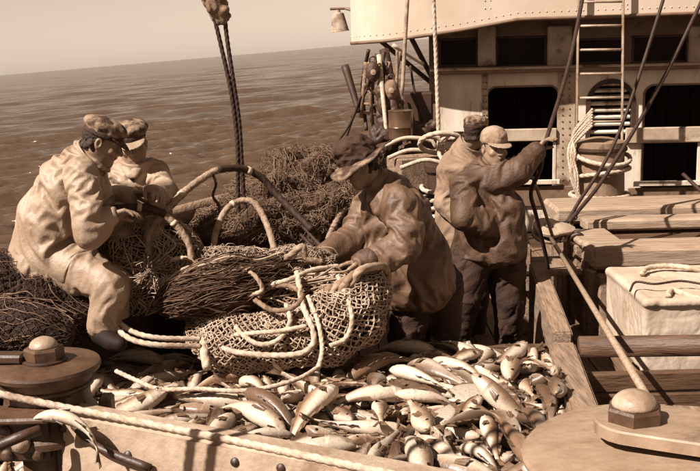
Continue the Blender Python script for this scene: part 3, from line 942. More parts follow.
for px, py in ((235, 462), (281, 468), (128, 455)):
    p = on_face(px, py)
    hb = MB().lathe(p, [(0.017, -0.002), (0.016, 0.006), (0.010, 0.011), (0.001, 0.013)], 14, fn).build('bolt', M_darksteel, beam, auto=0.6)

line('foreground_rope', [at(-12, 389, 3.62), at(0, 394, 3.62), at(70, 408.5, 3.60), at(140, 422, 3.50), at(250, 444, 3.33), at(372, 470, 3.14), at(420, 480, 3.06)], 0.0135, M_ropepale,
     'pale laid rope stretched along the bottom left in front of the drum', per=14)

M_scuff = mat('scuffed_plate', 0.31, 0.22, 0.5, 7, bump=0.35, bscale=18, stretch=(1, 1.5, 1), stain=0.10, stain_scale=2.4, stain_at=0.60, contrast=(0.3, 0.7), detail=10)
# --- right: large round plate with bolted arm
pc = at(640, 446, 3.2)
tilt = Vector((-0.06, -0.03, 1)).normalized()
sh = empty('sheave_plate', pc - Vector((0, 0, 0.5)), 'large round steel plate with a domed hexagonal bolt at lower right', 'sheave')
MB().lathe(pc, [(0.0, 0.010), (0.18, 0.008), (0.34, 0.003), (0.388, -0.006), (0.398, -0.018), (0.398, -0.03), (0.385, -0.042), (0.33, -0.05), (0.30, -0.09), (0.29, -0.2), (0.36, -0.24), (0.39, -0.27), (0.39, -0.30), (0.2, -0.34), (0.15, -0.75), (0.0, -0.75)], 96, tilt).build('plate', M_scuff, sh, auto=0.6)
ac = at(634, 430, 3.24)
mb = MB(); A0 = ac; A1 = at(760, 462, 3.0)
e_ = (A1 - A0); e_.z = 0; L_ = e_.length; e_.normalize(); s_ = Vector((-e_.y, e_.x, 0))
outl = []
for i in range(11):
    t = math.pi / 2 + math.pi * i / 10; outl.append(A0 + e_ * (0.135 * math.cos(t)) + s_ * (0.135 * math.sin(t)))
outl += [A0 + e_ * 0.12 - s_ * 0.12, A0 + e_ * L_ - s_ * 0.075, A0 + e_ * L_ + s_ * 0.075, A0 + e_ * 0.12 + s_ * 0.12]
nO = len(outl); up = Vector((0, 0, 1))
mb.add([p + up * -0.005 for p in outl] + [p + up * 0.034 for p in outl] + [A0 + (p - A0) * 0.96 + up * 0.040 for p in outl],
       [(k_ * nO + i, k_ * nO + (i + 1) % nO, (k_ + 1) * nO + (i + 1) % nO, (k_ + 1) * nO + i) for k_ in (0, 1) for i in range(nO)] + [tuple(range(2 * nO, 3 * nO))])
mb.build('arm', M_scuff, sh, auto=0.5)
hexbolt(ac + Vector((0, 0, 0.038)), 0.098, 0.05, 0.078, sh, rotz=0.22)

# --- taut warp from the block to the plate, and the block
o = MB().tube([at(551, 238, 7.9), at(657, 413, 3.45)], 0.016, n=10).build('taut_warp', mat('wire_warp', 0.34, 0.22, 0.5, 40, bump=0.2, bscale=160), None, True)
tag(o, 'taut straight wire running from the pale block down to the large round plate', 'wire')
bc_ = at(550, 231, 8.0)
blk = empty('snatch_block', bc_ - Vector((0, 0, 0.12)), 'pale steel snatch block lying on the planks beside the standing man', 'pulley block')
nb_ = Vector((0.10, -0.42, 0.90)).normalized(); tb_ = Vector((1, 0.05, -0.12)); tb_ = (tb_ - nb_ * tb_.dot(nb_)).normalized(); sb_ = nb_.cross(tb_)
def cheek(off):
    oc = []
    for k_ in range(20):
        t = R(50 + 260 * k_ / 19); oc.append((0.125 * math.cos(t) - 0.02, 0.125 * math.sin(t)))
    oc += [(0.16, -0.055), (0.20, -0.02), (0.20, 0.02), (0.16, 0.055)]
    mb = MB(); n_ = len(oc); rings = []
    for h_, f_ in ((-0.012, 1.0), (0.008, 1.0), (0.014, 0.93)):
        rings += [bc_ + tb_ * (u * f_) + sb_ * (v * f_) + nb_ * (off + h_) for u, v in oc]
    mb.add(rings, [(r_ * n_ + i, r_ * n_ + (i + 1) % n_, (r_ + 1) * n_ + (i + 1) % n_, (r_ + 1) * n_ + i) for r_ in (0, 1) for i in range(n_)] + [tuple(range(n_ - 1, -1, -1)), tuple(range(2 * n_, 3 * n_))])
    return mb.build('cheek', M_palesteel, blk, auto=0.5)
cheek(0.035); cheek(-0.035)
MB().lathe(bc_ - tb_ * 0.02, [(0.03, -0.026), (0.105, -0.024), (0.085, 0.0), (0.105, 0.024), (0.03, 0.026)], 28, nb_).build('sheave', M_darksteel, blk, auto=0.6)
MB().lathe(bc_ - tb_ * 0.02 + nb_ * 0.046, [(0.034, 0), (0.034, 0.014), (0.024, 0.022), (0.001, 0.024)], 18, nb_).build('pin', M_darksteel, blk, auto=0.6)
MB().tube(catmull([bc_ + Vector((0.16, -0.04, -0.05)), bc_ + Vector((0.22, -0.06, -0.02)), bc_ + Vector((0.26, -0.05, -0.06)), bc_ + Vector((0.22, -0.04, -0.11)), bc_ + Vector((0.16, -0.03, -0.09))], 6, True), 0.018, n=10, closed=True).build('shackle', M_darksteel, blk, smooth=True)
# the plank platform under it
for i in range(3):
    o = bx('platform_plank', (1.62, 7.62 + 0.19 * i, 0.52), (0.34, 0.18, 0.04), M_wood, None, Matrix.Rotation(R(3), 3, 'Z'), 0.008)
    tag(o, ['nearest pale plank under the snatch block', 'middle pale plank under the snatch block', 'farthest pale plank under the snatch block'][i], 'plank', 'planks under the snatch block')

# --- rigging at the upper right
HANDR = at(546, 141, 7.0)
line('hand_line', [at(588, -30, 8.6), at(570, 60, 7.8), HANDR, at(540, 170, 7.05), at(531, 192, 7.2), at(536, 215, 7.4), at(547, 262, 7.6), at(551, 300, 7.7)], 0.016, M_ropedark, 'dark rope gripped by the raised hand of the man in the peaked cap', lay=False)
line('fall_rope', [at(533, 178, 7.2), at(545, 212, 7.6), at(553, 238, 7.9)], 0.014, M_ropemid, 'short rope slanting from below the raised arm to the block', lay=False)
line('stay_wire', [at(676, -40, 9.0), at(620, 130, 8.6), at(577, 205, 8.2), at(558, 236, 8.0)], 0.015, M_ropedark, 'long dark wire stay slanting in front of the ladder to the block', lay=False)
line('stay_wire', [at(712, -20, 9.2), at(660, 85, 8.9), at(606, 175, 8.4), at(569, 222, 8.05)], 0.017, M_ropedark, 'dark wire stay crossing the top right corner down to the block', lay=False)
ch = MB()
ca, cb = at(577, 214, 8.15), at(562, 240, 7.9)
for i in range(9):
    c = ca.lerp(cb, i / 8); dd = (cb - ca).normalized(); s1 = dd.orthogonal().normalized(); s2 = dd.cross(s1)
    if i % 2: s1, s2 = s2, s1
    ch.tube([c + dd * (0.028 * math.cos(t)) + s1 * (0.017 * math.sin(t)) for t in np.linspace(0, 2 * math.pi, 12, endpoint=False)], 0.0065, n=6, closed=True)
tag(ch.build('chain', M_darksteel, None, True), 'short dark chain at the foot of the wire stays', 'chain')
line('stay_wire', [at(683, 174, 10.5), at(702, 192, 10.2), at(715, 205, 10.0)], 0.02, M_ropedark, 'short dark line end leaning at the right edge by the doorway', lay=False)

# --- hanging tackle at the upper left
Yk = 6.1
tk_ = empty('hoist_tackle', at(240, 250, Yk), 'knotted dark hoisting rope hanging from above over the net', 'rope tackle')
for q in ([(214, 16), (222, 50), (231, 92), (237, 140), (238, 190), (239, 252)], [(222, -20), (226, 30), (232, 72), (239, 120), (242, 165), (245, 205), (254, 246)]):
    MB().rope([at(x, y, Yk + 0.01 * i) for i, (x, y) in enumerate(q)], 0.0125, 10).build('fall', M_ropedark, tk_, smooth=True)
s = Sdf(at(195, 32, Yk) - Vector((.05, .15, .05)), at(235, -25, Yk) + Vector((.05, .15, .05)), 0.007)
for i in range(6):
    t = i / 5
    s.rc(at(203 + 14 * t, -8 + 26 * t, Yk - .03 * math.cos(i * 2)), at(218 + 9 * t, -14 + 30 * t, Yk + .03 * math.sin(i * 3)), 0.03, 0.024, 0.008)
s.rc(at(206, -30, Yk), at(214, 0, Yk), 0.045, 0.05, 0.02); s.rc(at(214, 0, Yk), at(221, 20, Yk), 0.05, 0.03, 0.02)
s.rough(0.008, 22, 2, True, 1, aniso=(1, 1, .4))
s.mesh('knot', M_ropemid, tk_)
line('dragline', [at(276, 196, 6.5), at(302, 225, 6.2), at(322, 248, 5.95), at(332, 262, 5.85)], 0.013, M_ropedark, 'upper of two dark taut lines slanting down to the kneaded net', lay=False)
line('dragline', [at(288, 222, 6.4), at(306, 240, 6.1), at(328, 264, 5.85)], 0.011, M_ropedark, 'lower of two dark taut lines slanting down to the kneaded net', lay=False)

# --- clutter by the bridge wing: spars, frames, blocks, a drum
def spar(name, p, q, r, m, label, cat, r2=None):
    o = MB().tube([p.lerp(q, i / 8) for i in range(9)], r, n=10, r2=r2 if r2 else r).build(name, m, None, True)
    return tag(o, label, cat)


spar('spar', at(345, 66, 11.0), at(359, 112, 10.8), 0.045, M_darkpaint, 'short dark spar leaning outward over the sea beyond the rail', 'spar', 0.03)
spar('pole', at(379, 55, 10.7), at(387, 138, 10.4), 0.028, M_ropepale, 'pale leaning pole rising from behind the hat of the bending man', 'pole', 0.02)
spar('pole', at(408, -12, 9.8), at(402, 96, 9.8), 0.020, M_palesteel, 'thin pale upright pole passing in front of the bridge wing', 'pole')
line('halyard', [at(433, -12, 9.6), at(436, 60, 9.6), at(439, 150, 9.5)], 0.018, M_ropepale, 'pale halyard hanging along the riveted edge of the deckhouse', lay=True)
spar('spar', at(384, 50, 11.2), at(399, 118, 10.9), 0.055, M_darkpaint, 'thick dark spar leaning under the bridge wing', 'spar', 0.045)
spar('spar', at(388, 84, 10.9), at(401, 133, 10.6), 0.035, M_ropemid, 'tan spar leaning against the thick dark spar', 'spar')
spar('boat_hook', at(393, 45, 11.3), at(423, 64, 11.5), 0.022, M_band, 'pale boat hook stowed aslant under the bridge wing', 'boat hook')
gl = empty('davit_frame', at(372, 125, 10.8), 'small rusty lattice davit frame standing on the far rail', 'davit')
for (x0, y0, x1, y1) in ((361, 118, 366, 62), (372, 122, 369, 62), (378, 120, 380, 64)):
    MB().tube([at(x0, y0, 10.8), at(x1, y1, 10.8)], 0.022, n=8).build('upright', M_ropemid, gl, smooth=True)
for y in (75, 90, 103, 112):
    MB().tube([at(362, y, 10.8), at(378, y + 3, 10.8)], 0.016, n=8).build('crossbar', M_ropemid, gl, smooth=True)
MB().tube(catmull([at(352, 118, 10.8), at(362, 98, 10.8), at(378, 70, 10.8)], 5), 0.02, n=8).build('brace', M_darkpaint, gl, smooth=True)
for i, (px, py) in enumerate(((373, 72), (391, 90), (384, 106))):
    c = at(px, py, 10.6)
    bkl = empty('tackle_block', c, ['dark wooden tackle block at the head of the davit frame', 'wooden tackle block hanging from the thick dark spar', 'lowest tackle block beside the pale leaning pole'][i], 'pulley block', 'tackle blocks under the bridge wing')
    s = Sdf(c - Vector((.15, .12, .18)), c + Vector((.15, .12, .18)), 0.01)
    s.ell(c, (.075, .055, .11)); s.rough(0.004, 20, 2)
    s.mesh('shell', M_darkpaint if i != 1 else M_ropemid, bkl)
    MB().lathe(c + Vector((0, -0.05, 0)), [(0.03, 0), (0.03, 0.015), (0.001, 0.02)], 12, (0, -1, 0)).build('pin', M_palesteel, bkl)
    MB().tube([c + Vector((0.035 * math.cos(t), 0, 0.125 + 0.035 * math.sin(t))) for t in np.linspace(0, 6.283, 12, endpoint=False)], 0.010, n=6, closed=True).build('eye', M_darksteel, bkl, smooth=True)
rnd = random.Random(21)
lab = ['slack rope from the davit head down to the rail', 'thin line drooping between the davit and the thick spar', 'looped line hanging from the thick dark spar', 'rope tail hanging outside the far rail', 'thin guy line from the pale pole to the rail', 'crossed lashing between spar and lattice frame']
pts_ = [[(374, 66), (366, 90), (356, 110), (346, 138)], [(378, 74), (386, 92), (396, 88)], [(390, 62), (386, 84), (391, 104), (397, 90), (394, 70)], [(361, 96), (351, 122), (335, 146)],
        [(381, 60), (396, 96), (404, 120)], [(364, 84), (378, 96), (400, 104)]]
for l_, q in zip(lab, pts_):
    line('loose_line', [at(x, y, 10.7 + 0.1 * i) for i, (x, y) in enumerate(q)], 0.014, M_ropedark if rnd.random() < .6 else M_ropemid, l_, lay=False)
# bright steel drum end, dark crate, fender basket
c = at(402, 122, 10.2); c.z = atz(402, 140, 0.95).z
c = at(401, 138, 10.2)
pl = empty('oil_drum', c, 'dark steel drum with a bright streak standing by the bridge wing', 'drum')
MB().lathe(c, [(0.12, 0), (0.125, 0.0), (0.125, 0.10), (0.13, 0.11), (0.125, 0.12), (0.125, 0.27), (0.13, 0.28), (0.12, 0.285), (0.0, 0.27)], 32).build('drum', mat('bright_steel', 0.22, 0.14, 0.28, 6, spec=0.6, metal=0.6), pl, auto=0.6)
o = bx('equipment_locker', at(418, 110, 11.6), (0.34, 0.4, 0.42), M_darkpaint, None, HROT, 0.02); tag(o, 'dark equipment locker in the shade under the bridge wing', 'locker')
s = Sdf(at(405, 140, 10.8) - Vector((.6, .5, .3)), at(405, 140, 10.8) + Vector((.7, .5, .35)), 0.014)
rnd = random.Random(5)
for i in range(26):
    p = at(rnd.uniform(378, 430), rnd.uniform(128, 150), rnd.uniform(10.3, 11.0)); q = p + Vector((rnd.uniform(-.15, .15), rnd.uniform(-.1, .1), rnd.uniform(-.1, .1)))
    s.rc(p, q, rnd.uniform(.05, .1), rnd.uniform(.04, .08), 0.01)
s.rough(0.015, 14, 3, True, 2)
o = s.mesh('tarpaulin_heap', M_darkpaint, None); tag(o, 'dark heap of gear and tarpaulin beside the deckhouse corner', 'tarpaulin')
for i, q in enumerate(([(385, 146), (405, 138), (430, 140), (436, 148)], [(388, 158), (410, 150), (438, 152), (452, 150)], [(400, 168), (425, 160), (446, 164)])):
    line('hose', [at(x, y, 9.6 - 0.35 * i) for x, y in q], 0.019, M_ropepale, ['upper pale hose lying across the dark gear heap', 'middle pale hose lying across the dark gear heap', 'lowest pale hose beside the bending man'][i], lay=False, cat='hose', group='pale hoses over the gear heap')
o = bx('crate', at(414, 172, 9.4), (0.42, 0.35, 0.30), M_wood, None, Matrix.Rotation(R(20), 3, 'Z'), 0.012); tag(o, 'plain wooden crate standing between the bending man and the bollard', 'crate')

# bollard with hoop and coiled rope beside the deckhouse
bp_ = at(438, 205, 9.2); bp_.z = 0.0
bo = empty('mooring_post', bp_, 'dark iron mooring post by the deckhouse corner', 'bollard')
MB().lathe(bp_, [(0.15, 0), (0.15, 0.05), (0.105, 0.08), (0.095, 1.10), (0.12, 1.13), (0.12, 1.18), (0.08, 1.21), (0.0, 1.22)], 28).build('post', M_darkpaint, bo, auto=0.6)
hc = at(441, 143, 9.2)
ring = [hc + Vector((0.195 * math.cos(t), -0.10 * math.sin(t), 0.10 * math.sin(t))) for t in np.linspace(0, 2 * math.pi, 28, endpoint=False)]
ho = empty('rope_hoop', hc, 'pale hoop with crossed rope lashings on top of the mooring post', 'hoop')
MB().rope(ring, 0.022, 3, closed=True).build('ring', M_ropepale, ho, smooth=True)
MB().rope([ring[2], hc + Vector((0.02, 0.02, 0.03)), hc + Vector((-0.02, 0, -0.08)), hc + Vector((0.03, -.1, -0.2))], 0.018, 8).build('lashing', M_ropepale, ho, smooth=True)
MB().rope([ring[11], hc + Vector((-0.03, 0, 0.04)), hc + Vector((0.05, 0, -0.06))], 0.016, 8).build('lashing', M_ropepale, ho, smooth=True)
MB().rope([ring[20], hc + Vector((0.0, -.05, 0.0)), ring[5]], 0.014, 8).build('lashing', M_ropepale, ho, smooth=True)
for i, (z, r) in enumerate(((0.98, 0.15), (0.90, 0.14), (0.80, 0.145), (0.70, 0.15), (0.50, 0.16))):
    pts = [bp_ + Vector((r * math.cos(t), r * math.sin(t), z + 0.03 * math.sin(t * 1 + i))) for t in np.linspace(0, 2 * math.pi, 16, endpoint=False)]
    o = MB().rope(pts, 0.02, 4, closed=True).build('rope_turn', M_ropepale, None, True)
    tag(o, ['topmost', 'second from top', 'middle', 'second from bottom', 'bottom'][i] + ' pale rope turn round the mooring post', 'rope', 'rope turns round the mooring post')

# two unseen ropes added to throw the stripes of shade on the beam
for i in range(2):
    o = MB().rope([(-1.41 + 0.10 * i, 2.83 - 0.02 * i, z) for z in (1.3, 1.9, 2.6, 3.4)], 0.017, 6).build('shade_rope', M_ropedark, None, True)
    tag(o, ['outer of two upright tackle falls left of the winch beam', 'inner of two upright tackle falls left of the winch beam'][i], 'rope', 'tackle falls of the gallows')

rnd = random.Random(31)
for i in range(9):
    x0 = rnd.uniform(368, 412); y0 = rnd.uniform(48, 66); x1 = x0 + rnd.uniform(-14, 16); y1 = rnd.uniform(112, 138)
    m_ = [M_darkpaint, M_ropemid, M_ropedark][i % 3]
    pts = [(x0, y0), ((x0 + x1) / 2 + rnd.uniform(-7, 7), (y0 + y1) / 2 + rnd.uniform(-6, 10)), (x1, y1)]
    line('loose_line', [at(x, y, 10.9 + rnd.uniform(-.2, .3)) for x, y in pts], rnd.uniform(0.012, 0.024), m_, 'one of the many slack lines and falls tangled under the bridge wing', lay=False, group='tangled lines under the bridge wing')
sg_ = Sdf(at(393, 118, 10.7) - Vector((.4, .3, .55)), at(393, 90, 10.7) + Vector((.4, .3, .3)), 0.012)
for i in range(16):
    p = at(rnd.uniform(380, 404), rnd.uniform(88, 128), 10.7 + rnd.uniform(-.1, .15)); q = p + Vector((rnd.uniform(-.05, .05), rnd.uniform(-.05, .05), -rnd.uniform(.08, .2)))
    sg_.rc(p, q, rnd.uniform(.03, .07), rnd.uniform(.025, .06), .012)
sg_.crease(.012, 16, (0, 0, 1), 4); sg_.rough(.006, 22, 5)
tag(sg_.mesh('hanging_gear', M_darkpaint, None), 'dark bunched oilskins and gear hanging under the bridge wing', 'hanging gear')
# ================================================================ NETS: gathered trawl netting, ropes and hoops
M_netcore = mat('shaded_net_core', 0.030, 0.012, 0.9, 22, bump=0.6, bscale=60)  # dark colour stands in for the shade between the meshes
M_netcoremid = mat('shaded_net_core_mid', 0.075, 0.035, 0.9, 26, bump=0.8, bscale=70)  # lighter tone for the same painted shade in the far heaps
M_netpale = mat('pale_twine', 0.42, 0.26, 0.9, 12, stain=0.20, stain_scale=4, stain_at=0.58)
M_netmid = mat('brown_twine', 0.22, 0.11, 0.9, 12, stain=0.07, stain_scale=4, stain_at=0.56)
M_netdark = mat('tarred_twine', 0.075, 0.036, 0.9, 12, stain=0.17, stain_scale=5, stain_at=0.66)


def mesh_np(name, V, F, m, parent=None, smooth=True):
    V = np.asarray(V, dtype=np.float32); F = np.asarray(F, dtype=np.int32); k = F.shape[1]
    me = bpy.data.meshes.new(name)
    me.vertices.add(len(V)); me.vertices.foreach_set('co', V.ravel())
    me.loops.add(len(F) * k); me.loops.foreach_set('vertex_index', F.ravel())
    me.polygons.add(len(F)); me.polygons.foreach_set('loop_start', np.arange(0, len(F) * k, k, dtype=np.int32))
    me.update(calc_edges=True)
    return link_mesh(name, me, m, parent, smooth)


def strands_np(lines, r, sides=4):
    """lines: array (S, K, 3); r scalar or (S,) -> verts, quads"""
    A = np.asarray(lines, dtype=np.float64); S, K, _ = A.shape
    T = np.gradient(A, axis=1); T /= np.linalg.norm(T, axis=2, keepdims=True) + 1e-9
    ref = np.array([0.31, 0.22, 0.92]); N = np.cross(T, ref); N /= np.linalg.norm(N, axis=2, keepdims=True) + 1e-9
    B = np.cross(T, N)
    th = np.arange(sides) * 2 * math.pi / sides
    rr = (np.ones(S) * r)[:, None, None, None]
    V = A[:, :, None, :] + rr * (np.cos(th)[None, None, :, None] * N[:, :, None, :] + np.sin(th)[None, None, :, None] * B[:, :, None, :])
    base = (np.arange(S) * K * sides)[:, None, None]
    k = np.arange(K - 1)[None, :, None] * sides; j = np.arange(sides)[None, None, :]; j2 = (j + 1) % sides
    F = np.stack([base + k + j, base + k + j2, base + k + sides + j2, base + k + sides + j], -1).reshape(-1, 4)
    return V.reshape(-1, 3), F


def net_edges(G, wrapv=False, sag=0.004, seed=0, light=False):
    """diamond netting over the node grid G (U, V, 3): every node tied to its two neighbours in the next row"""
    U, Vn, _ = G.shape
    a = []; b = []
    jj = np.arange(Vn if wrapv else Vn - 1)
    for par in (0, 1):
        rows = np.arange(par, U - 1, 2)
        for s in (0, 1):
            i, j = np.meshgrid(rows, jj, indexing='ij')
            j2 = (j + (s if par == 0 else -s + 0) - (0 if par == 0 else 0))
            if par == 0: jn = j + s - 1
            else: jn = j + s
            if wrapv: jn = jn % Vn; ok = np.ones_like(jn, bool)
            else: ok = (jn >= 0) & (jn < Vn)
            a.append(G[i[ok], j[ok]]); b.append(G[i[ok] + 1, jn[ok]])
    A = np.concatenate(a); Bp = np.concatenate(b)
    rs = np.random.RandomState(seed)
    if light: return np.stack([A, (A + Bp) / 2 + rs.normal(size=A.shape) * sag, Bp], 1)
    d1 = rs.normal(size=A.shape) * sag + np.array([0, 0, -sag]); d2 = rs.normal(size=A.shape) * sag * 0.5
    return np.stack([A, A * .75 + Bp * .25 + d1 * .75 + d2 * .5, (A + Bp) / 2 + d1, A * .25 + Bp * .75 + d1 * .75 - d2 * .5, Bp], 1)


class Sausage:
    """a gathered roll of netting: radius r along a path, lumpy"""
    def __init__(self, px, seed=0, lump=0.25, flat=1.0, freq=5.0):
        ctr = [at(x, y, Y) for x, y, Y, r in px]; rad = [r * Y / 1000 for x, y, Y, r in px]
        P = catmull(ctr, 12); self.P = np.array([tuple(p) for p in P])
        rr = catmull([(r, 0, 0) for r in rad], 12); self.r = np.array([max(0.01, q[0]) for q in rr])
        s = np.concatenate([[0], np.cumsum(np.linalg.norm(np.diff(self.P, axis=0), axis=1))]); self.s = s; self.L = s[-1]
        T = np.gradient(self.P, axis=0); T /= np.linalg.norm(T, axis=1)[:, None]
        N = np.cross(T, [0, 0, 1.0]); N /= np.linalg.norm(N, axis=1)[:, None] + 1e-9
        self.T, self.N, self.B = T, N, np.cross(N, T)
        self.seed, self.lump, self.flat, self.freq = seed, lump, flat, freq

    def pos(self, t, th, k=1.0, extra=0.0):
        """t in 0..1 along, th angle; arrays"""
        sv = t * self.L
        P = np.stack([np.interp(sv, self.s, self.P[:, i]) for i in range(3)], -1)
        N = np.stack([np.interp(sv, self.s, self.N[:, i]) for i in range(3)], -1)
        B = np.stack([np.interp(sv, self.s, self.B[:, i]) for i in range(3)], -1)
        r = np.interp(sv, self.s, self.r)
        end = np.clip(np.minimum(t, 1 - t) / 0.06, 0, 1); r = r * np.sqrt(1 - (1 - end) ** 2 + 1e-4)
        D = N * np.cos(th)[..., None] + B * (np.sin(th) * self.flat)[..., None]
        Q = P + D * r[..., None]
        nz = fbm(Q.reshape(-1, 3) * self.freq, 3, self.seed).reshape(r.shape)
        folds = 1 - 2 * np.abs(pnoise(np.stack([np.cos(th) * 2.4, np.sin(th) * 2.4, sv * 2.2], -1).reshape(-1, 3), self.seed + 3).reshape(r.shape))
        rr = r * (1 + self.lump * (0.8 * nz + 0.35 * folds)) * k + extra
        return P + D * rr[..., None]

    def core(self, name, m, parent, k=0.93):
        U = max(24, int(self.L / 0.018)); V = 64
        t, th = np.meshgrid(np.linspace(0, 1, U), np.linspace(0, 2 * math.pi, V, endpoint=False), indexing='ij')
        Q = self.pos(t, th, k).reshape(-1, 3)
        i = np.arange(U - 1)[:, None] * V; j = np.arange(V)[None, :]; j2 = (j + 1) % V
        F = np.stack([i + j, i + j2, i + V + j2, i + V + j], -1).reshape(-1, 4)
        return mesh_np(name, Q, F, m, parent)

    def net(self, name, m, parent, cell=0.045, tw=0.0034, crumple=0.012, k=1.0, seed=0, th0=0.0, span=2 * math.pi, sides=3, sag=0.12, fq=14, light=False):
        rm = float(self.r.mean()); U = max(6, int(self.L / (cell * 0.55))); V = max(6, int(span * rm / cell))
        t, v = np.meshgrid(np.linspace(0.01, 0.99, U), np.arange(V), indexing='ij')
        th = th0 + (v + 0.5 * (np.arange(U) % 2)[:, None]) * span / V
        Q = self.pos(t, th, k)
        f = Q.reshape(-1, 3) * fq
        dn = np.stack([fbm(f, 2, seed + 31 + q) for q in range(3)], -1).reshape(Q.shape)
        Q = Q + dn * crumple
        E = net_edges(Q, span > 6.2, cell * sag, seed, light)
        V_, F_ = strands_np(E, tw, sides)
        o = mesh_np(name, V_, F_, m, parent); o['kind'] = 'stuff'
        return o

    @staticmethod
    def soften(Q, n=3):
        for _ in range(n): Q[:, 1:-1] = (Q[:, :-2] + 2 * Q[:, 1:-1] + Q[:, 2:]) / 4
        return Q

    def strands(self, name, m, parent, num=120, tw=0.004, seed=0, wob=0.8, jit=0.012, lo=(0.0, 0.5), ln=(0.3, 0.9), k=1.03, thr=(0, 2 * math.pi), K=26):
        rs = np.random.RandomState(seed)
        t0 = rs.uniform(lo[0], lo[1], num); L_ = rs.uniform(ln[0], ln[1], num); t1 = np.minimum(t0 + L_, 0.995)
        u = np.linspace(0, 1, K)[None, :]
        t = t0[:, None] + (t1 - t0)[:, None] * u
        th = rs.uniform(thr[0], thr[1], num)[:, None] + wob * np.cumsum(rs.normal(size=(num, K)), 1) / math.sqrt(K) * 0.9
        for _ in range(2):
            th[:, 1:-1] = (th[:, :-2] + th[:, 1:-1] + th[:, 2:]) / 3
        Q = self.pos(np.clip(t, 0, 1), th, k) + rs.normal(size=(num, 1, 3)) * jit * 0.5
        w_ = np.cumsum(rs.normal(size=(num, K, 3)), 1) * jit * 0.35; Q = self.soften(Q + w_)
        V_, F_ = strands_np(Q, tw * rs.uniform(0.7, 1.4, num), 4)
        o = mesh_np(name, V_, F_, m, parent); o['kind'] = 'stuff'
        return o

    def hang(self, name, m, parent, num=150, tw=0.003, seed=0, thr=(-0.5, 3.3), slant=0.12, jit=0.02, K=20):
        rs = np.random.RandomState(seed)
        t0 = rs.uniform(0.02, 0.98, num)[:, None]; a0 = rs.uniform(thr[0], thr[1] - 0.6, num)[:, None]; ln_ = rs.uniform(0.5, 1.6, num)[:, None]
        u = np.linspace(0, 1, K)[None, :]
        th = a0 + ln_ * u; t = t0 + slant * (u - 0.5) * rs.normal(1, 0.4, (num, 1)) + 0.004 * np.cumsum(rs.normal(size=(num, K)), 1)
        Q = self.pos(np.clip(t, 0.005, 0.995), th, 1.04) + rs.normal(size=(num, 1, 3)) * jit * 0.4 + np.cumsum(rs.normal(size=(num, K, 3)), 1) * jit * 0.2
        Q = self.soften(Q, 4)
        V_, F_ = strands_np(Q, tw * rs.uniform(0.7, 1.5, num), 4)
        o = mesh_np(name, V_, F_, m, parent); o['kind'] = 'stuff'
        return o

    def loops(self, name, m, parent, num=100, size=0.05, tw=0.004, seed=0, thr=(0, 2 * math.pi)):
        rs = np.random.RandomState(seed)
        t = rs.uniform(0.03, 0.97, num); th = rs.uniform(thr[0], thr[1], num)
        C0 = self.pos(t, th, 1.02)
        a = np.linspace(0, 5.6, 12)[None, :]
        e1 = rs.normal(size=(num, 3)); e1 /= np.linalg.norm(e1, axis=1)[:, None]
        e2 = rs.normal(size=(num, 3)); e2 -= e1 * (e1 * e2).sum(1)[:, None]; e2 /= np.linalg.norm(e2, axis=1)[:, None]
        sz = size * rs.uniform(0.4, 1.2, num)
        Q = C0[:, None, :] + sz[:, None, None] * (np.cos(a)[..., None] * e1[:, None, :] + 0.6 * np.sin(a)[..., None] * e2[:, None, :])
        Q = Q + rs.normal(size=Q.shape) * 0.006
        V_, F_ = strands_np(Q, tw, 3)
        o = mesh_np(name, V_, F_, m, parent); o['kind'] = 'stuff'
        return o


def pile(name, label, px, seed, core=M_netcore, net=M_netmid, cell=0.05, crumple=0.03, lump=0.35, tw=0.0034, strands=60, smat=None, loops=60, layers=2, freq=5.0, hang=None, span=None):
    s = Sausage(px, seed, lump, freq=freq)
    e = empty(name, s.P[len(s.P) // 2], label, 'fishing net')
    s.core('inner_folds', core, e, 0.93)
    for i in range(layers):
        s.net('netting', net, e, cell * (1 + 0.15 * i), tw, crumple * (1.1 + 0.4 * i), 1.0 + 0.03 * i, seed + 7 * i, sag=0.10, fq=8, light=span is not None, **({} if span is None else dict(th0=span[0], span=span[1])))
    if strands: s.strands('twine', smat or net, e, strands, tw * 1.3, seed + 2)
    if loops: s.loops('loose_twine', smat or net, e, loops, 0.06, tw, seed + 4)
    if hang: s.hang('hanging_twine', hang[1], e, hang[0], tw * 1.1, seed + 6)
    return s, e


pile('trawl_net', 'long heap of brown netting lying over the far bulwark toward the bridge',
     [(200, 262, 6.0, 18), (235, 237, 6.6, 32), (270, 214, 7.1, 39), (300, 195, 7.6, 38), (325, 187, 8.2, 31), (348, 184, 8.8, 22), (362, 168, 9.6, 15), (378, 152, 10.1, 9)],
     11, core=M_netcoremid, net=M_netmid, cell=0.028, crumple=0.05, lump=0.48, tw=0.0021, strands=60, loops=20, layers=2, span=(-0.6, 4.3), freq=3.0, hang=(160, M_netmid))
pile('trawl_net', 'tangled dark netting heaped below the long heap, behind the kneaded net',
     [(165, 250, 5.95, 12), (205, 252, 6.0, 22), (255, 243, 6.2, 30), (305, 234, 6.5, 32), (345, 222, 6.9, 30), (365, 202, 7.6, 22), (380, 190, 8.2, 12)],
     12, core=M_netcoremid, net=M_netmid, cell=0.026, crumple=0.045, lump=0.5, tw=0.0020, strands=50, loops=20, layers=2, span=(-0.6, 4.3), hang=(120, M_netmid))
pile('trawl_net', 'pale crumpled netting bundle between the two men at left',
     [(96, 226, 5.95, 9), (112, 240, 5.8, 22), (132, 258, 5.7, 27), (141, 284, 5.65, 25), (138, 312, 5.6, 15)],
     13, net=M_netpale, cell=0.028, crumple=0.026, lump=0.42, tw=0.0025, strands=40, loops=20, layers=3, hang=(90, M_netpale))
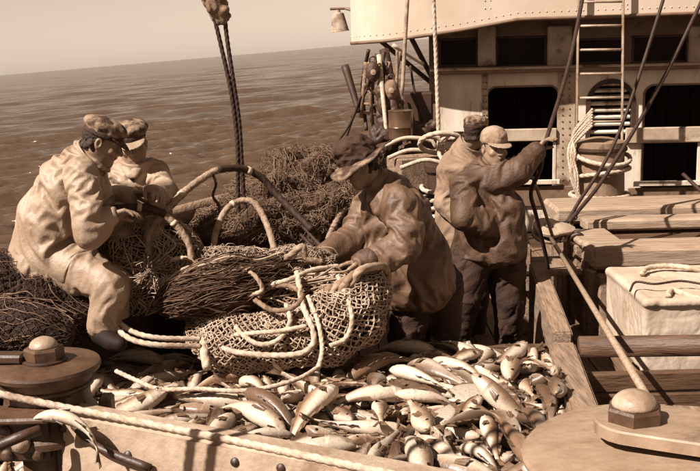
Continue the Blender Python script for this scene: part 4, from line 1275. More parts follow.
pile('trawl_net', 'pale upright roll of netting under the large rope hoop',
     [(163, 222, 5.85, 8), (171, 242, 5.7, 21), (180, 270, 5.62, 26), (174, 300, 5.55, 22)],
     14, net=M_netpale, cell=0.027, crumple=0.024, lump=0.40, tw=0.0025, strands=40, loops=15, layers=3, hang=(90, M_netpale))
sd, ed = pile('net_bundle', 'dark bundle of gathered twine like combed hair behind the coiled codend',
     [(160, 308, 5.45, 8), (186, 296, 5.38, 19), (222, 288, 5.38, 23), (258, 281, 5.48, 19), (292, 270, 5.6, 12)],
     15, net=M_netdark, cell=0.05, crumple=0.02, lump=0.3, tw=0.0022, strands=900, smat=M_netdark, loops=0, layers=0)
sd.strands('twine', M_netmid, ed, 220, 0.0022, 93, 0.5, 0.012, (0.0, 0.4), (0.4, 0.9), 1.05)
sd.strands('pale_twine', M_netpale, ed, 34, 0.0065, 91, 0.35, 0.012, (0.0, 0.3), (0.5, 0.9), 1.06, (1.0, 2.6))
pile('trawl_net', 'pale netting being gathered by the hands of the bending man',
     [(196, 268, 5.65, 9), (225, 262, 5.6, 14), (262, 266, 5.6, 15), (300, 264, 5.65, 15), (335, 266, 5.7, 13)],
     16, net=M_netpale, cell=0.027, crumple=0.024, lump=0.45, tw=0.0026, strands=70, loops=20, layers=3)
pile('trawl_net', 'dark fine netting draped over the rail under the seated man',
     [(-40, 272, 5.45, 22), (5, 284, 5.42, 30), (45, 300, 5.40, 33), (80, 312, 5.38, 24), (100, 322, 5.4, 12)],
     17, net=M_netdark, cell=0.040, crumple=0.012, lump=0.25, tw=0.0022, strands=26, smat=M_netmid, loops=6)
pile('trawl_net', 'dark folded netting on the deck edge behind the left winch drum',
     [(-40, 318, 5.2, 22), (0, 325, 5.15, 26), (40, 330, 5.1, 24), (75, 338, 5.1, 13)],
     18, net=M_netdark, cell=0.040, crumple=0.016, lump=0.25, tw=0.0022, strands=30, smat=M_netmid, loops=6)

# --- the coiled codend on the heap of fish
ce = empty('codend', at(285, 345, 5.4), 'big rolled codend of pale knotted mesh lying on the heap of fish', 'fishing net')
cs = Sausage([(205, 322, 5.55, 16), (214, 335, 5.42, 25), (250, 342, 5.32, 29), (300, 338, 5.28, 31), (343, 322, 5.32, 33), (364, 297, 5.45, 27), (368, 278, 5.65, 15)], 21, 0.34, freq=4.2)
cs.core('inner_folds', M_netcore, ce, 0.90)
cs.net('netting', M_netpale, ce, 0.031, 0.0043, 0.010, 1.0, 3, sides=5)
cs.net('netting', M_netpale, ce, 0.034, 0.0038, 0.016, 0.955, 5, th0=0.4, sides=4)
cm = Sausage([(196, 318, 5.7, 12), (225, 308, 5.62, 22), (270, 305, 5.55, 27), (320, 300, 5.5, 26), (352, 290, 5.6, 20)], 22, 0.22)
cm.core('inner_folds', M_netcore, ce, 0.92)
cm.net('netting', M_netpale, ce, 0.036, 0.0044, 0.014, 1.0, 9, sides=4)
cm.strands('twine', M_netpale, ce, 40, 0.005, 4, thr=(0.2, 2.9))
rnd = random.Random(9)
for i in range(8):                                        # thick rope turns lying inside the roll
    x0 = 306 + 7.5 * i; y0 = 322 - 4.6 * i
    pts = [at(x0 - 12, y0 + 4, 5.32), at(x0, y0 - 13 - rnd.uniform(0, 6), 5.3), at(x0 + 14, y0 - 22 - rnd.uniform(0, 5), 5.38), at(x0 + 26, y0 - 22, 5.52), at(x0 + 30, y0 - 12, 5.62)]
    MB().rope(pts, 0.022, 8).build('rope_turn', M_netpale if i % 3 else M_ropemid, ce, smooth=True)


def crope(label, pts, r, m=M_ropepale, name='rope', group=None):
    return line(name, [at(*p) for p in pts], r * 0.85, m, label, 'rope', group)


crope('pale rope running along the back rim of the rolled codend', [(200, 332, 5.42), (203, 314, 5.45), (216, 297, 5.42), (250, 288, 5.38), (285, 281, 5.36), (312, 270, 5.45), (338, 266, 5.55)], 0.015)
crope('thick pale rope looped across the front of the rolled codend', [(297, 272, 5.42), (300, 290, 5.30), (303, 306, 5.22), (312, 328, 5.12), (313, 344, 5.08), (298, 354, 5.06), (262, 355, 5.10), (228, 350, 5.16), (215, 338, 5.24), (216, 322, 5.32), (226, 312, 5.38)], 0.018)
crope('thin pale rope hanging down the front of the codend to the fish', [(308, 296, 5.26), (318, 322, 5.13), (322, 345, 5.06), (321, 358, 4.98), (317, 370, 4.92)], 0.014)
crope('pale rope lying across the fish in front of the codend', [(320, 366, 4.92), (300, 378, 4.80), (270, 387, 4.72), (235, 391, 4.70), (200, 389, 4.72), (160, 389, 4.76), (138, 381, 4.85), (116, 371, 4.95)], 0.013)
crope('pale rope bridging the middle of the codend', [(222, 336, 5.24), (255, 333, 5.12), (280, 331, 5.09), (306, 326, 5.1)], 0.014)
crope('short upright pale rope end at the left end of the codend', [(207, 368, 5.1), (204, 350, 5.2), (205, 334, 5.3), (215, 322, 5.36)], 0.026)
crope('outer of two pale ropes curving beside the seated man’s boot'.replace('’', ''), [(108, 318, 5.3), (118, 330, 5.2), (133, 340, 5.14), (158, 345, 5.12), (200, 346, 5.2)], 0.017)
crope('inner of two pale ropes curving beside the boot at left', [(112, 312, 5.35), (120, 323, 5.26), (136, 333, 5.2), (160, 338, 5.18), (200, 339, 5.25)], 0.016)

crope('slack pale rope bight sagging over the left half of the codend', [(232, 318, 5.3), (240, 332, 5.16), (258, 344, 5.1), (278, 340, 5.08), (290, 322, 5.14), (286, 304, 5.24)], 0.015)
crope('slack brown rope coil lying across the top of the codend', [(255, 300, 5.3), (272, 310, 5.2), (292, 308, 5.2), (302, 296, 5.26), (290, 286, 5.34), (268, 288, 5.36), (258, 298, 5.3)], 0.016, M_ropemid)
crope('pale rope turn hanging over the right end of the codend', [(338, 276, 5.42), (346, 296, 5.24), (352, 318, 5.14), (346, 338, 5.1), (330, 346, 5.06)], 0.015)
# --- stiff ground-rope hoops rising from the net
def hoop(label, pts, r, m1, m2=None, split=None):
    e = empty('ground_rope', at(*pts[len(pts) // 2]), label, 'ground rope')
    P = catmull([at(*p) for p in pts], 10)
    k = int(len(P) * split) if split else len(P)
    MB().tube(resample(P[:k], r * .7), r, n=15, twist=0.8 / r, lobes=3, lob=0.10).build('rope', m1, e, smooth=True)
    if split: MB().tube(resample(P[k - 1:], r * .7), r * 1.02, n=15, twist=0.8 / r, lobes=3, lob=0.10).build('tarred_or_toned_rope', m2, e, smooth=True)
    for f in ((0.3, 0.62) if split else (0.35,)):
        i = int(f * len(P)); MB().tube(resample(P[i:i + 3], 0.012), r * 1.22, n=12).build('seizing', M_ropepale, e, smooth=True)
    return e


M_rubber = mat('worn_wrapped_rope', 0.32, 0.18, 0.7, 18, bump=0.4, bscale=70, stain=0.10, stain_scale=7)
hoop('largest stiff rope hoop arching over the netting, pale then black', [(149, 268, 5.55), (150, 238, 5.6), (160, 218, 5.65), (180, 196, 5.75), (200, 180, 5.85), (220, 169.5, 5.95), (243, 169, 6.05), (262, 178, 6.1), (276, 194, 6.1), (296, 214, 6.05), (312, 230, 6.0)], 0.021, M_rubber, M_ropedark, 0.5)  # one rope: lit half coloured pale, unlit half coloured dark
hoop('narrow pale rope hoop standing in front of the hanging tackle', [(212, 258, 5.7), (216, 232, 5.8), (226, 210, 5.9), (240, 201, 5.95), (254, 203, 5.95), (264, 218, 5.9), (272, 240, 5.8), (277, 266, 5.7)], 0.019, M_rubber)
hoop('low dark rope bow running from the seated man’s hands into the net'.replace('’', ''), [(96, 213, 5.5), (118, 208, 5.52), (142, 207, 5.54), (162, 213, 5.56), (177, 226, 5.56), (188, 243, 5.55), (192, 266, 5.5)], 0.020, M_ropedark, M_rubber, 0.55)
crope('pale rope strand standing up against the bending man', [(325, 248, 6.1), (332, 230, 6.3), (342, 212, 6.5), (353, 198, 6.7)], 0.022, M_rubber)
crope('second pale rope strand leaning beside the standing one', [(316, 244, 6.2), (322, 228, 6.4), (330, 214, 6.5), (341, 206, 6.6)], 0.018, M_rubber)
crope('thin dark line hanging from the top of the largest hoop', [(212, 172, 5.9), (216, 184, 5.9), (213, 196, 5.9), (219, 206, 5.9), (219, 220, 5.9)], 0.009, M_ropedark)
crope('pale rope curving up out of the gathered netting', [(278, 262, 5.55), (292, 254, 5.5), (303, 246, 5.5), (306, 258, 5.5), (322, 262, 5.5)], 0.02, M_rubber)
for i, q in enumerate(([(165, 262, 5.5), (185, 258, 5.45), (205, 268, 5.4), (230, 262, 5.4)], [(186, 268, 5.42), (180, 280, 5.4), (192, 290, 5.35), (210, 276, 5.3)], [(240, 268, 5.35), (255, 276, 5.3), (262, 290, 5.3), (248, 296, 5.3)])):
    crope(['pale rope strand crossing above the dark twine bundle', 'short pale rope knot on the dark twine bundle', 'pale rope strand at the right end of the dark twine bundle'][i], q, 0.014, M_netpale)
# a small round net hoop (bag mouth) behind
he = empty('net_hoop', at(284, 225, 6.4), 'small pale netted hoop showing its mesh behind the narrow rope hoop', 'net hoop')
hp_ = [at(*p) for p in ((262, 214, 6.5), (270, 207, 6.5), (281, 208, 6.45), (291, 220, 6.4), (296, 238, 6.3))]
MB().tube(resample(catmull(hp_, 8), 0.02), 0.014, n=8).build('rim', M_rubber, he, smooth=True)
U = 13; Gd = np.zeros((U, 9, 3))
top_ = resample(catmull(hp_, 8), 0.001); top_ = top_[np.linspace(0, len(top_) - 1, 9).astype(int)]
bot_ = np.array([tuple(at(258 + 4.5 * i, 232 + 2 * i, 6.25)) for i in range(9)])
for i in range(U):
    t = i / (U - 1); Gd[i] = top_ * (1 - t) + bot_ * t + np.array([0, -0.05, 0.03]) * math.sin(math.pi * t)
V_, F_ = strands_np(net_edges(Gd, False, 0.003, 1), 0.004, 4); o = mesh_np('netting', V_, F_, M_netpale, he); o['kind'] = 'stuff'
# ================================================================ PEOPLE
M_skin = mat('weathered_skin', 0.27, 0.19, 0.5, 14, bump=0.12, bscale=120, spec=0.4)
M_oilskin = mat('pale_oilskin', 0.35, 0.25, 0.55, 5, bump=0.22, bscale=45, stain=0.17, stain_scale=4, stain_at=0.66, spec=0.4)
M_oiltrouser = mat('tan_oilskin', 0.31, 0.23, 0.55, 5, bump=0.2, bscale=45, stain=0.13, stain_scale=4, stain_at=0.64, spec=0.45)
M_jacketmid = mat('brown_oilskin', 0.16, 0.085, 0.58, 5, bump=0.22, bscale=45, stain=0.07, stain_scale=4, stain_at=0.62, spec=0.45)
M_jackettan = mat('dark_work_jacket', 0.105, 0.05, 0.65, 5, bump=0.25, bscale=60, stain=0.045, stain_scale=4, stain_at=0.6)
M_darkcloth = mat('dark_cloth', 0.045, 0.022, 0.85, 6, bump=0.3, bscale=60)
M_boot = mat('black_rubber', 0.018, 0.010, 0.75, 6, bump=0.1, bscale=50, spec=0.25)
M_capcloth = mat('cap_cloth', 0.24, 0.05, 0.85, 16, bump=0.25, bscale=90, contrast=(0.42, 0.58))
M_cappale = mat('pale_cap_cloth', 0.34, 0.22, 0.85, 12, bump=0.25, bscale=90, stain=0.16, stain_scale=12, stain_at=0.63)
M_glove = mat('pale_work_glove', 0.50, 0.36, 0.85, 20, bump=0.3, bscale=90, stain=0.2, stain_scale=10)
M_hair = mat('dark_hair', 0.035, 0.018, 0.7, 60, bump=0.4, bscale=150, stretch=(1, 1, 0.3))


def sdf_sample(s, X):
    """trilinear distance and gradient of a field at points X"""
    q = (X - s.lo) / s.h; n = np.array(s.D.shape)
    q = np.clip(q, 0, n - 1.001); i = q.astype(np.int32); f = q - i
    D = s.D; a = i[:, 0]; b = i[:, 1]; c = i[:, 2]; fx, fy, fz = f[:, 0], f[:, 1], f[:, 2]
    v = [[[D[a + x, b + y, c + z] for z in (0, 1)] for y in (0, 1)] for x in (0, 1)]
    m = lambda p, q_, t: p + (q_ - p) * t
    y0 = [[m(v[x][y][0], v[x][y][1], fz) for y in (0, 1)] for x in (0, 1)]
    x0 = [m(y0[x][0], y0[x][1], fy) for x in (0, 1)]
    d = m(x0[0], x0[1], fx)
    gx = x0[1] - x0[0]
    gy = m(y0[0][1] - y0[0][0], y0[1][1] - y0[1][0], fx)
    gz = m(m(v[0][0][1] - v[0][0][0], v[0][1][1] - v[0][1][0], fy), m(v[1][0][1] - v[1][0][0], v[1][1][1] - v[1][1][0], fy), fx)
    g = np.stack([gx, gy, gz], 1); g /= np.linalg.norm(g, axis=1)[:, None] + 1e-9
    return d, g


def drape(o, s, steps=45, grow=0.07, grav=0.0011, bend=0.18, gap=0.010, pins=(), hem=None, its=5, sub=1, seed=0, shear=0.5, push=()):
    """let a garment mesh hang and buckle over the body field s: position-based cloth, settled shape kept"""
    me = o.data; W = np.array(o.matrix_world.translation) if o.parent is None else np.array(tuple(o.location)) + np.array(tuple(o.parent.location)) + (np.array(tuple(o.parent.parent.location)) if o.parent.parent else 0)
    if hem is not None:                                     # open the garment at its hem
        n = Vector(hem[1]).normalized(); p = Vector(hem[0])
        bm = bmesh.new(); bm.from_mesh(me)
        dead = [f for f in bm.faces if f.normal.dot(n) > 0.75 and (f.calc_center_median() - p).dot(n) > -0.02]
        bmesh.ops.delete(bm, geom=dead, context='FACES'); bm.to_mesh(me); bm.free()
    nv = len(me.vertices); co = np.zeros(nv * 3, np.float32); me.vertices.foreach_get('co', co)
    X = co.reshape(-1, 3).astype(np.float64) + W
    F = np.zeros(len(me.loops), np.int32); me.loops.foreach_get('vertex_index', F)
    tot = np.zeros(len(me.polygons), np.int32); me.polygons.foreach_get('loop_total', tot)
    F = F.reshape(-1, 4) if np.all(tot == 4) else np.array([tuple(p.vertices) for p in me.polygons if len(p.vertices) == 4], np.int32)
    E = np.concatenate([F[:, [0, 1]], F[:, [1, 2]], F[:, [2, 3]], F[:, [3, 0]]]); E.sort(1)
    key = E[:, 0].astype(np.int64) * nv + E[:, 1]; _, ix = np.unique(key, return_index=True); E = E[ix]
    Dg = np.concatenate([F[:, [0, 2]], F[:, [1, 3]]])
    # bending pairs: the far neighbours across each vertex (opposite vertices of quads sharing an edge)
    ek = {}
    B = []
    for q in F.tolist():
        for k in range(4):
            a, b = q[k], q[(k + 1) % 4]; t = (a, b) if a < b else (b, a)
            c, d = q[(k + 2) % 4], q[(k + 3) % 4]
            if t in ek:
                c2, d2 = ek[t]                                 # order: c beside b, d beside a
                B.append((d, d2[1] if d2[0] == a else c2[1])); B.append((c, d2[1] if d2[0] == b else c2[1]))
            else:
                ek[t] = ((b, c), (a, d))
    B = np.array(B, np.int32)
    rs = np.random.RandomState(seed)
    nz = fbm(X * 3.0, 2, seed)                                # slack is uneven over the garment
    g_ = grow * np.clip(1 + 1.3 * nz, 0.2, 2.2)
    def rest(P, f=1.0): return np.linalg.norm(X[P[:, 0]] - X[P[:, 1]], axis=1) * (1 + 0.5 * (g_[P[:, 0]] + g_[P[:, 1]]) * f)
    cons = [(E, rest(E), 1.0), (Dg, rest(Dg), shear), (B, rest(B, 1.0), bend)]
    A = np.concatenate([c[0] for c in cons]); L0 = np.concatenate([c[1] for c in cons]); K = np.concatenate([np.full(len(c[0]), c[2]) for c in cons])
    wt = np.bincount(A[:, 0], K, nv) + np.bincount(A[:, 1], K, nv) + 1e-6
    free = np.ones(nv)
    for (c, r) in pins:
        dd = np.linalg.norm(X - np.array(tuple(c)), axis=1); free = np.minimum(free, np.clip((dd - r * .7) / (r * .3), 0, 1))
    X = X + rs.normal(size=X.shape) * 0.0008 * free[:, None]
    Xp = X.copy(); i0, i1 = A[:, 0], A[:, 1]
    for st in range(steps):
        V = (X - Xp) * 0.86; Xp = X.copy()
        X = X + (V + np.array([0, 0, -grav])) * free[:, None]
        for _ in range(its):
            d = X[i1] - X[i0]; l = np.linalg.norm(d, axis=1) + 1e-9
            c = d * (K * (l - L0) / l * 0.5)[:, None]
            for k in range(3):
                X[:, k] += (np.bincount(i0, c[:, k], nv) - np.bincount(i1, c[:, k], nv)) / wt * 1.9 * free
        dist, g = sdf_sample(s, X)
        pen = np.clip(gap - dist, 0, 0.03)
        hit = pen > 0
        X += g * pen[:, None] * free[:, None]
        Xp[hit] = Xp[hit] * 0.35 + X[hit] * 0.65                # friction
    me.vertices.foreach_set('co', (X - W).astype(np.float32).ravel()); me.update()
    if sub:
        m_ = o.modifiers.new('smooth', 'SUBSURF'); m_.levels = sub; m_.render_levels = sub


def px3(q): return at(q[0], q[1], q[2]), q[3] * q[2] / 1000.0


def frame(f, u):
    f = Vector(f).normalized(); u = Vector(u); u = (u - f * u.dot(f)).normalized(); r = f.cross(u)
    return r, f, u


def add_head(s, c, f, u, sc=1.0, smile=0.0):
    r, f, u = frame(f, u); c = Vector(c)
    def p(x, y, z): return c + (r * x + f * y + u * z) * sc
    E = (r, f, u); k = sc
    s.ell(p(0, -.012, .035), (.076 * k, .097 * k, .098 * k), E, .01)
    s.ell(p(0, .035, -.035), (.064 * k, .062 * k, .080 * k), E, .03 * k)
    s.rc(p(0, .045, -.075), p(0, .070, -.100), .040 * k, .026 * k, .03 * k)                    # jaw and chin
    for q in (-1, 1):
        s.rc(p(q * .058, -.005, -.045), p(q * .022, .062, -.098), .020 * k, .020 * k, .025 * k)  # jaw line
        s.ell(p(q * .045, .065, -.022), (.024 * k, .022 * k, .020 * k), E, .015 * k)              # cheek
        s.ell(p(q * .0335, .094, .010), (.019 * k, .016 * k, .0125 * k), E, .008 * k, 's')        # eye socket
        s.ell(p(q * .0325, .075, .009), (.015 * k, .015 * k, .013 * k), E, .004 * k)              # eyeball bulge
        s.rc(p(q * .052, .072, .026), p(q * .014, .090, .028), .009 * k, .010 * k, .010 * k)     # brow
        s.ell(p(q * .079, -.008, -.002), (.010 * k, .021 * k, .034 * k), E, .006 * k)             # ear
        s.ell(p(q * .086, -.004, .002), (.006 * k, .010 * k, .018 * k), E, .004 * k, 's')
    s.rc(p(0, .092, .018), p(0, .117, -.024), .0085 * k, .0135 * k, .012 * k)                    # nose
    for q in (-1, 1): s.ell(p(q * .013, .104, -.028), (.009 * k, .010 * k, .008 * k), E, .006 * k)
    w_ = .026 + .008 * smile
    s.rc(p(-w_, .078 - .006 * smile, -.060 + .008 * smile), p(0, .094, -.056), .0075 * k, .010 * k, .008 * k)
    s.rc(p(w_, .078 - .006 * smile, -.060 + .008 * smile), p(0, .094, -.056), .0075 * k, .010 * k, .008 * k)
    s.rc(p(-w_ * .8, .080, -.071), p(w_ * .8, .080, -.071), .010 * k, .010 * k, .010 * k)
    s.rc(p(-w_, .090, -.063 + .010 * smile), p(0, .106, -.065), .0035 * k, .0045 * k, .003 * k, op='s')
    s.rc(p(w_, .090, -.063 + .010 * smile), p(0, .106, -.065), .0035 * k, .0045 * k, .003 * k, op='s')
    return p, (r, f, u)


def face_parts(p, E, sc, body, hair=True, name_hair='hair'):
    r, f, u = E
    for q in (-1, 1):
        c = p(q * .0325, .0785, .009)
        MB().lathe(c, [(.0115 * math.cos(a) * sc, .0115 * math.sin(a) * sc) for a in np.linspace(-1.2, 1.5, 8)], 12, f).build('eye', M_eye, body, smooth=True)
        s = Sdf(p(q * .034, .085, .03) - Vector((.04,) * 3), p(q * .034, .085, .03) + Vector((.04,) * 3), .003)
        s.rc(p(q * .052, .077, .031), p(q * .018, .097, .033), .0045 * sc, .0055 * sc, .0)
        s.mesh('eyebrow', M_hair, body)
    if hair:
        lo = np.array(p(0, 0, 0)) - .16; s = Sdf(lo, lo + .32, .005)
        s.ell(p(0, -.018, .035), (.079 * sc, .0985 * sc, .100 * sc), E, .0)
        for q in (-1, 1): s.rc(p(q * .072, -.045, -.02), p(q * .070, -.02, -.045), .018 * sc, .010 * sc, .01)
        s.rc(p(-.03, -.07, -.05), p(.03, -.07, -.05), .028 * sc, .028 * sc, .02)
        s.cut(p(0, .012, 0), f); s.cut(p(0, 0, -.055), -u)
        s.rough(.004, 60, 3, True, 1)
        s.mesh(name_hair, M_hair, body)


def hand_chain(s, w, d, n, side, curl=0.5, sc=1.0, spread=0.12, thumb=0.6):
    """palm from the wrist w along d, palm normal n, thumb on the `side` (+1/-1) of d x n; adds palm, four fingers and thumb to the field s"""
    d = Vector(d).normalized(); n = Vector(n); n = (n - d * n.dot(d)).normalized(); t = d.cross(n) * side
    w = Vector(w); k = sc
    offs = (.029, .010, -.010, -.027); lens = (.072, .080, .074, .058)
    for i, (o, L_) in enumerate(zip(offs, lens)):
        kn = w + d * (.088 - .004 * abs(i - 1)) * k + t * o * k
        s.rc(w + t * o * .55 * k + d * .012 * k, kn, .0165 * k, .0125 * k, .012 * k)
        dd = (d + t * (o * spread * 26)).normalized(); p = kn; a = curl * (0.55 + .12 * i)
        for j, (fr, r0, r1) in enumerate(((.44, .0105, .0095), (.31, .0095, .0088), (.25, .0088, .0072))):
            a2 = a * (0.8 if j == 0 else 1.0)
            dd = (dd * math.cos(a2) + n * math.sin(a2)).normalized() if True else dd
            q = p + dd * L_ * fr * k
            s.rc(p, q, r0 * k, r1 * k, .003 * k); p = q
            n2 = n
            n = n
    # thumb
    b = w + d * .022 * k + t * .026 * k
    d1_ = (d * .72 + t * .62 + n * thumb * .5).normalized(); m1 = b + d1_ * .042 * k
    d2_ = (d * .85 + t * .15 + n * thumb * .8).normalized(); m2 = m1 + d2_ * .034 * k
    d3_ = (d * .8 - t * .15 + n * thumb).normalized(); m3 = m2 + d3_ * .027 * k
    s.rc(b, m1, .016 * k, .0125 * k, .012 * k); s.rc(m1, m2, .0118 * k, .0105 * k, .004 * k); s.rc(m2, m3, .0105 * k, .008 * k, .003 * k)


def bounds(chains, pad=0.16):
    P = np.array([tuple(px3(q)[0]) for c in chains for q in c]); return P.min(0) - pad, P.max(0) + pad


def cloth(name, chains, m, parent, vox=0.0075, fold=0.014, ff=26, k=0.014, cuts=(), rough=0.0, rf=9, axis=(0.15, 0, 1), cr=0.009, cf=9, seed=0, extra=None, flat=None, pad=0.25, hang=None):
    lo, hi = bounds(chains, pad); s = Sdf(lo, hi, vox)
    for i, c in enumerate(chains):
        pts = [px3(q) for q in c]
        s.chain(pts, k, fold=fold, ff=ff, seed=seed + 3 * i, flat=flat)
    if extra: extra(s)
    if cr and fold: s.crease(cr, cf, axis, seed); s.crease(cr * .6, cf * 1.7, Vector(axis) + Vector((.6, .3, -.3)), seed + 20, swell=.25)
    for p_, n_ in cuts: s.cut(p_, n_)
    o = s.mesh(name, m, parent)
    if hang is not None:
        hem = hang.pop('hem', cuts[0] if cuts else None)
        kw = dict(grow=.11, grav=.00012, its=13, bend=.2, steps=52, shear=.7, gap=.022, sub=2, seed=seed); kw.update(hang)
        drape(o, SB, hem=hem, **kw)
    return o


def body_sdf(chains, head, hands, vox=0.0052, extra_pts=()):
    P = [tuple(px3(q)[0]) for c in chains for q in c] + [tuple(Vector(head['c']))] + [tuple(Vector(h['w']) + Vector(h['d']).normalized() * .2) for h in hands]
    P = np.array(P); lo, hi = P.min(0) - .17, P.max(0) + .17
    s = Sdf(lo, hi, vox)
    for c in chains: s.chain([px3(q) for q in c], .02)
    p, E = add_head(s, head['c'], head['f'], head['u'], head.get('sc', 1.0), head.get('smile', 0))
    nk = Vector(head['neck'])
    s.rc(p(0, -.02, -.05), nk, .058, .065, .03)
    for h in hands: hand_chain(s, **h)
    return s, p, E


def person(name_label, base, body_chains, head, hands, mats=None):
    e = empty('person', base, name_label, 'person')
    s, p, E = body_sdf(body_chains, head, hands)
    b = s.mesh('body', M_skin, e)
    global SB
    SB = s
    return e, b, p, E


def cap(p, E, sc, parent, m_crown, m_band, m_peak, peak=0.075, crown_h=.062, crown_r=.112, shift=-.01, tip=0.0, name='cap', band=True, sag=0.0):
    r, f, u = E
    lo = np.array(p(0, 0, .08)) - .24; s = Sdf(lo, lo + .48, .0055)
    s.ell(p(0, shift, .088), (crown_r * .92 * sc, crown_r * 1.12 * sc, crown_h * sc), E, .01)
    s.ell(p(0, -.008, .062), (.088 * sc, .108 * sc, .045 * sc), E, .012)
    if sag: s.ell(p(sag, shift - .02, .085), (crown_r * .8 * sc, crown_r * sc, crown_h * .8 * sc), E, .02)
    s.rough(.004, 14, 4, True, 2)
    s.cut(p(0, 0, .040), -u)
    c = s.mesh(name, m_crown, parent)
    if band:
        s = Sdf(lo, lo + .48, .0055)
        s.ell(p(0, -.008, .045), (.092 * sc, .112 * sc, .085 * sc), E, 0); s.cut(p(0, 0, .072), u); s.cut(p(0, 0, .034), -u)
        s.mesh('band', m_band, c)
    s = Sdf(lo, lo + .48, .0045)
    pr = p(0, .085 + peak * .35, .040)
    s.ell(p(0, .072, .044), (.086 * sc, (.050 + peak) * sc, .0085 * sc), (r, (f - u * (.28 + tip)).normalized(), (u + f * (.28 + tip)).normalized()), .0)
    s.cut(p(0, .05, 0), -f)
    s.mesh('peak', m_peak, c)
    return c


def buttons(pts, parent, nrm, m=None, r=0.011):
    for q in pts:
        MB().lathe(q, [(r, 0), (r, .003), (r * .7, .005), (.001, .005)], 10, nrm).build('button', m or M_darkcloth, parent)


def V3(px, py, Y): return at(px, py, Y)


# ---------------------------------------------------------------- 1: seated man at the left
hd = dict(c=V3(102, 142, 5.40), f=(0.90, 0.10, -0.42), u=(0.38, 0, 0.92), neck=V3(90, 158, 5.42))
bodyc = [[(46, 246, 5.5, 25), (57, 212, 5.47, 25), (72, 181, 5.44, 22), (84, 163, 5.43, 15)], [(82, 172, 5.27, 11), (87, 226, 5.16, 10), (110, 216, 5.22, 6.5)], [(90, 172, 5.6, 10), (104, 222, 5.62, 9), (118, 212, 5.58, 6.5)],
         [(48, 258, 5.42, 22), (105, 279, 5.25, 13), (100, 322, 5.22, 8.5), (108, 340, 5.18, 7)], [(52, 258, 5.58, 20), (110, 278, 5.48, 13), (112, 318, 5.46, 8), (120, 336, 5.44, 7)]]
hands = [dict(w=V3(110, 216, 5.22), d=(.85, .2, .2), n=(0, -.4, -.9), side=1, curl=.75), dict(w=V3(118, 212, 5.58), d=(.9, -.3, .1), n=(0, .2, -.95), side=-1, curl=.75)]
e1, b1, p1, E1 = person('man in pale oilskins and a dark-banded cap seated on the rail at left', V3(95, 345, 5.3), bodyc, hd, hands)
face_parts(p1, E1, 1, b1)
J = cloth('jacket', [[(44, 244, 5.5, 33), (54, 214, 5.48, 34), (71, 181, 5.45, 31), (84, 162, 5.43, 22), (93, 153, 5.42, 14)], [(82, 170, 5.27, 16), (88, 206, 5.18, 15), (88, 229, 5.16, 14), (98, 225, 5.18, 12), (108, 217, 5.22, 9)],
                     [(90, 172, 5.58, 17), (104, 218, 5.62, 14), (115, 213, 5.58, 11)], [(36, 250, 5.5, 28), (74, 250, 5.42, 20)], [(36, 250, 5.5, 28), (70, 248, 5.6, 20)]],
          M_oilskin, e1, fold=0, vox=.014, k=.018, seed=2, cuts=[(V3(50, 262, 5.5), (-0.1, 0, -1))], hang=dict(pins=[(V3(93, 153, 5.42), .09), (V3(108, 217, 5.22), .05), (V3(115, 213, 5.58), .05)]))
s = Sdf(V3(92, 155, 5.42) - Vector((.2,) * 3), V3(92, 155, 5.42) + Vector((.2,) * 3), .006)
s.rc(V3(86, 153, 5.42), V3(98, 160, 5.42), .085, .085, .0, flat=((.75, 0, .65), .35)); s.rough(.005, 14, 3); s.mesh('collar', M_oilskin, J)
cloth('trousers', [[(42, 258, 5.46, 29), (80, 264, 5.36, 23), (107, 280, 5.25, 17.5), (108, 287, 5.24, 16.5), (100, 318, 5.22, 14)], [(46, 258, 5.58, 27), (86, 264, 5.56, 21), (113, 279, 5.48, 16), (114, 314, 5.46, 13)]],
      M_oiltrouser, e1, fold=0, vox=.014, k=.018, seed=6, cuts=[(V3(100, 324, 5.22), (0.1, 0, -1))], hang=dict(pins=[(V3(42, 258, 5.46), .13)], gap=.012, grow=.10, grav=.0001))
cloth('boot', [[(101, 318, 5.22, 11), (99, 334, 5.2, 11), (112, 342, 5.12, 9), (120, 344, 5.08, 7.5)]], M_boot, e1, fold=0, rough=0.002, pad=.1, cuts=[(V3(108, 349, 5.15), (0, 0, -1))])
cloth('boot', [[(113, 314, 5.46, 10), (114, 330, 5.44, 10), (126, 337, 5.38, 8)]], M_boot, e1, fold=0, rough=0.002, pad=.1)
cap(p1, E1, 1, e1, M_capcloth, M_darkcloth, M_darkcloth, peak=.035, crown_h=.046, crown_r=.106, shift=-.012, tip=.15)

# ---------------------------------------------------------------- 2: man facing us behind him
hd = dict(c=V3(132, 144, 5.95), f=(0.20, -0.92, -0.24), u=(-.12, -.22, .97), neck=V3(131, 163, 5.98), smile=1.0)
bodyc = [[(138, 232, 6.05, 24), (137, 195, 6.02, 24), (134, 176, 5.98, 18)], [(113, 172, 5.98, 9), (104, 193, 5.85, 8), (128, 195, 5.68, 6.5)], [(154, 170, 5.98, 9), (166, 190, 5.85, 8), (152, 193, 5.66, 6.5)],
         [(130, 228, 6.0, 15), (120, 238, 5.65, 12), (122, 285, 5.7, 9)], [(148, 228, 6.0, 15), (160, 236, 5.65, 12), (160, 285, 5.7, 9)]]
hands = [dict(w=V3(128, 194, 5.68), d=(.9, -.2, .05), n=(0, -.5, -.85), side=1, curl=.5), dict(w=V3(153, 192, 5.66), d=(.35, -.7, .0), n=(-.3, -.3, -.9), side=-1, curl=.5, sc=1.1)]
e2_, b2, p2, E2 = person('smiling man facing the camera in a pale buttoned oilskin and peaked cap', V3(138, 240, 5.95), bodyc, hd, hands)
face_parts(p2, E2, 1, b2)
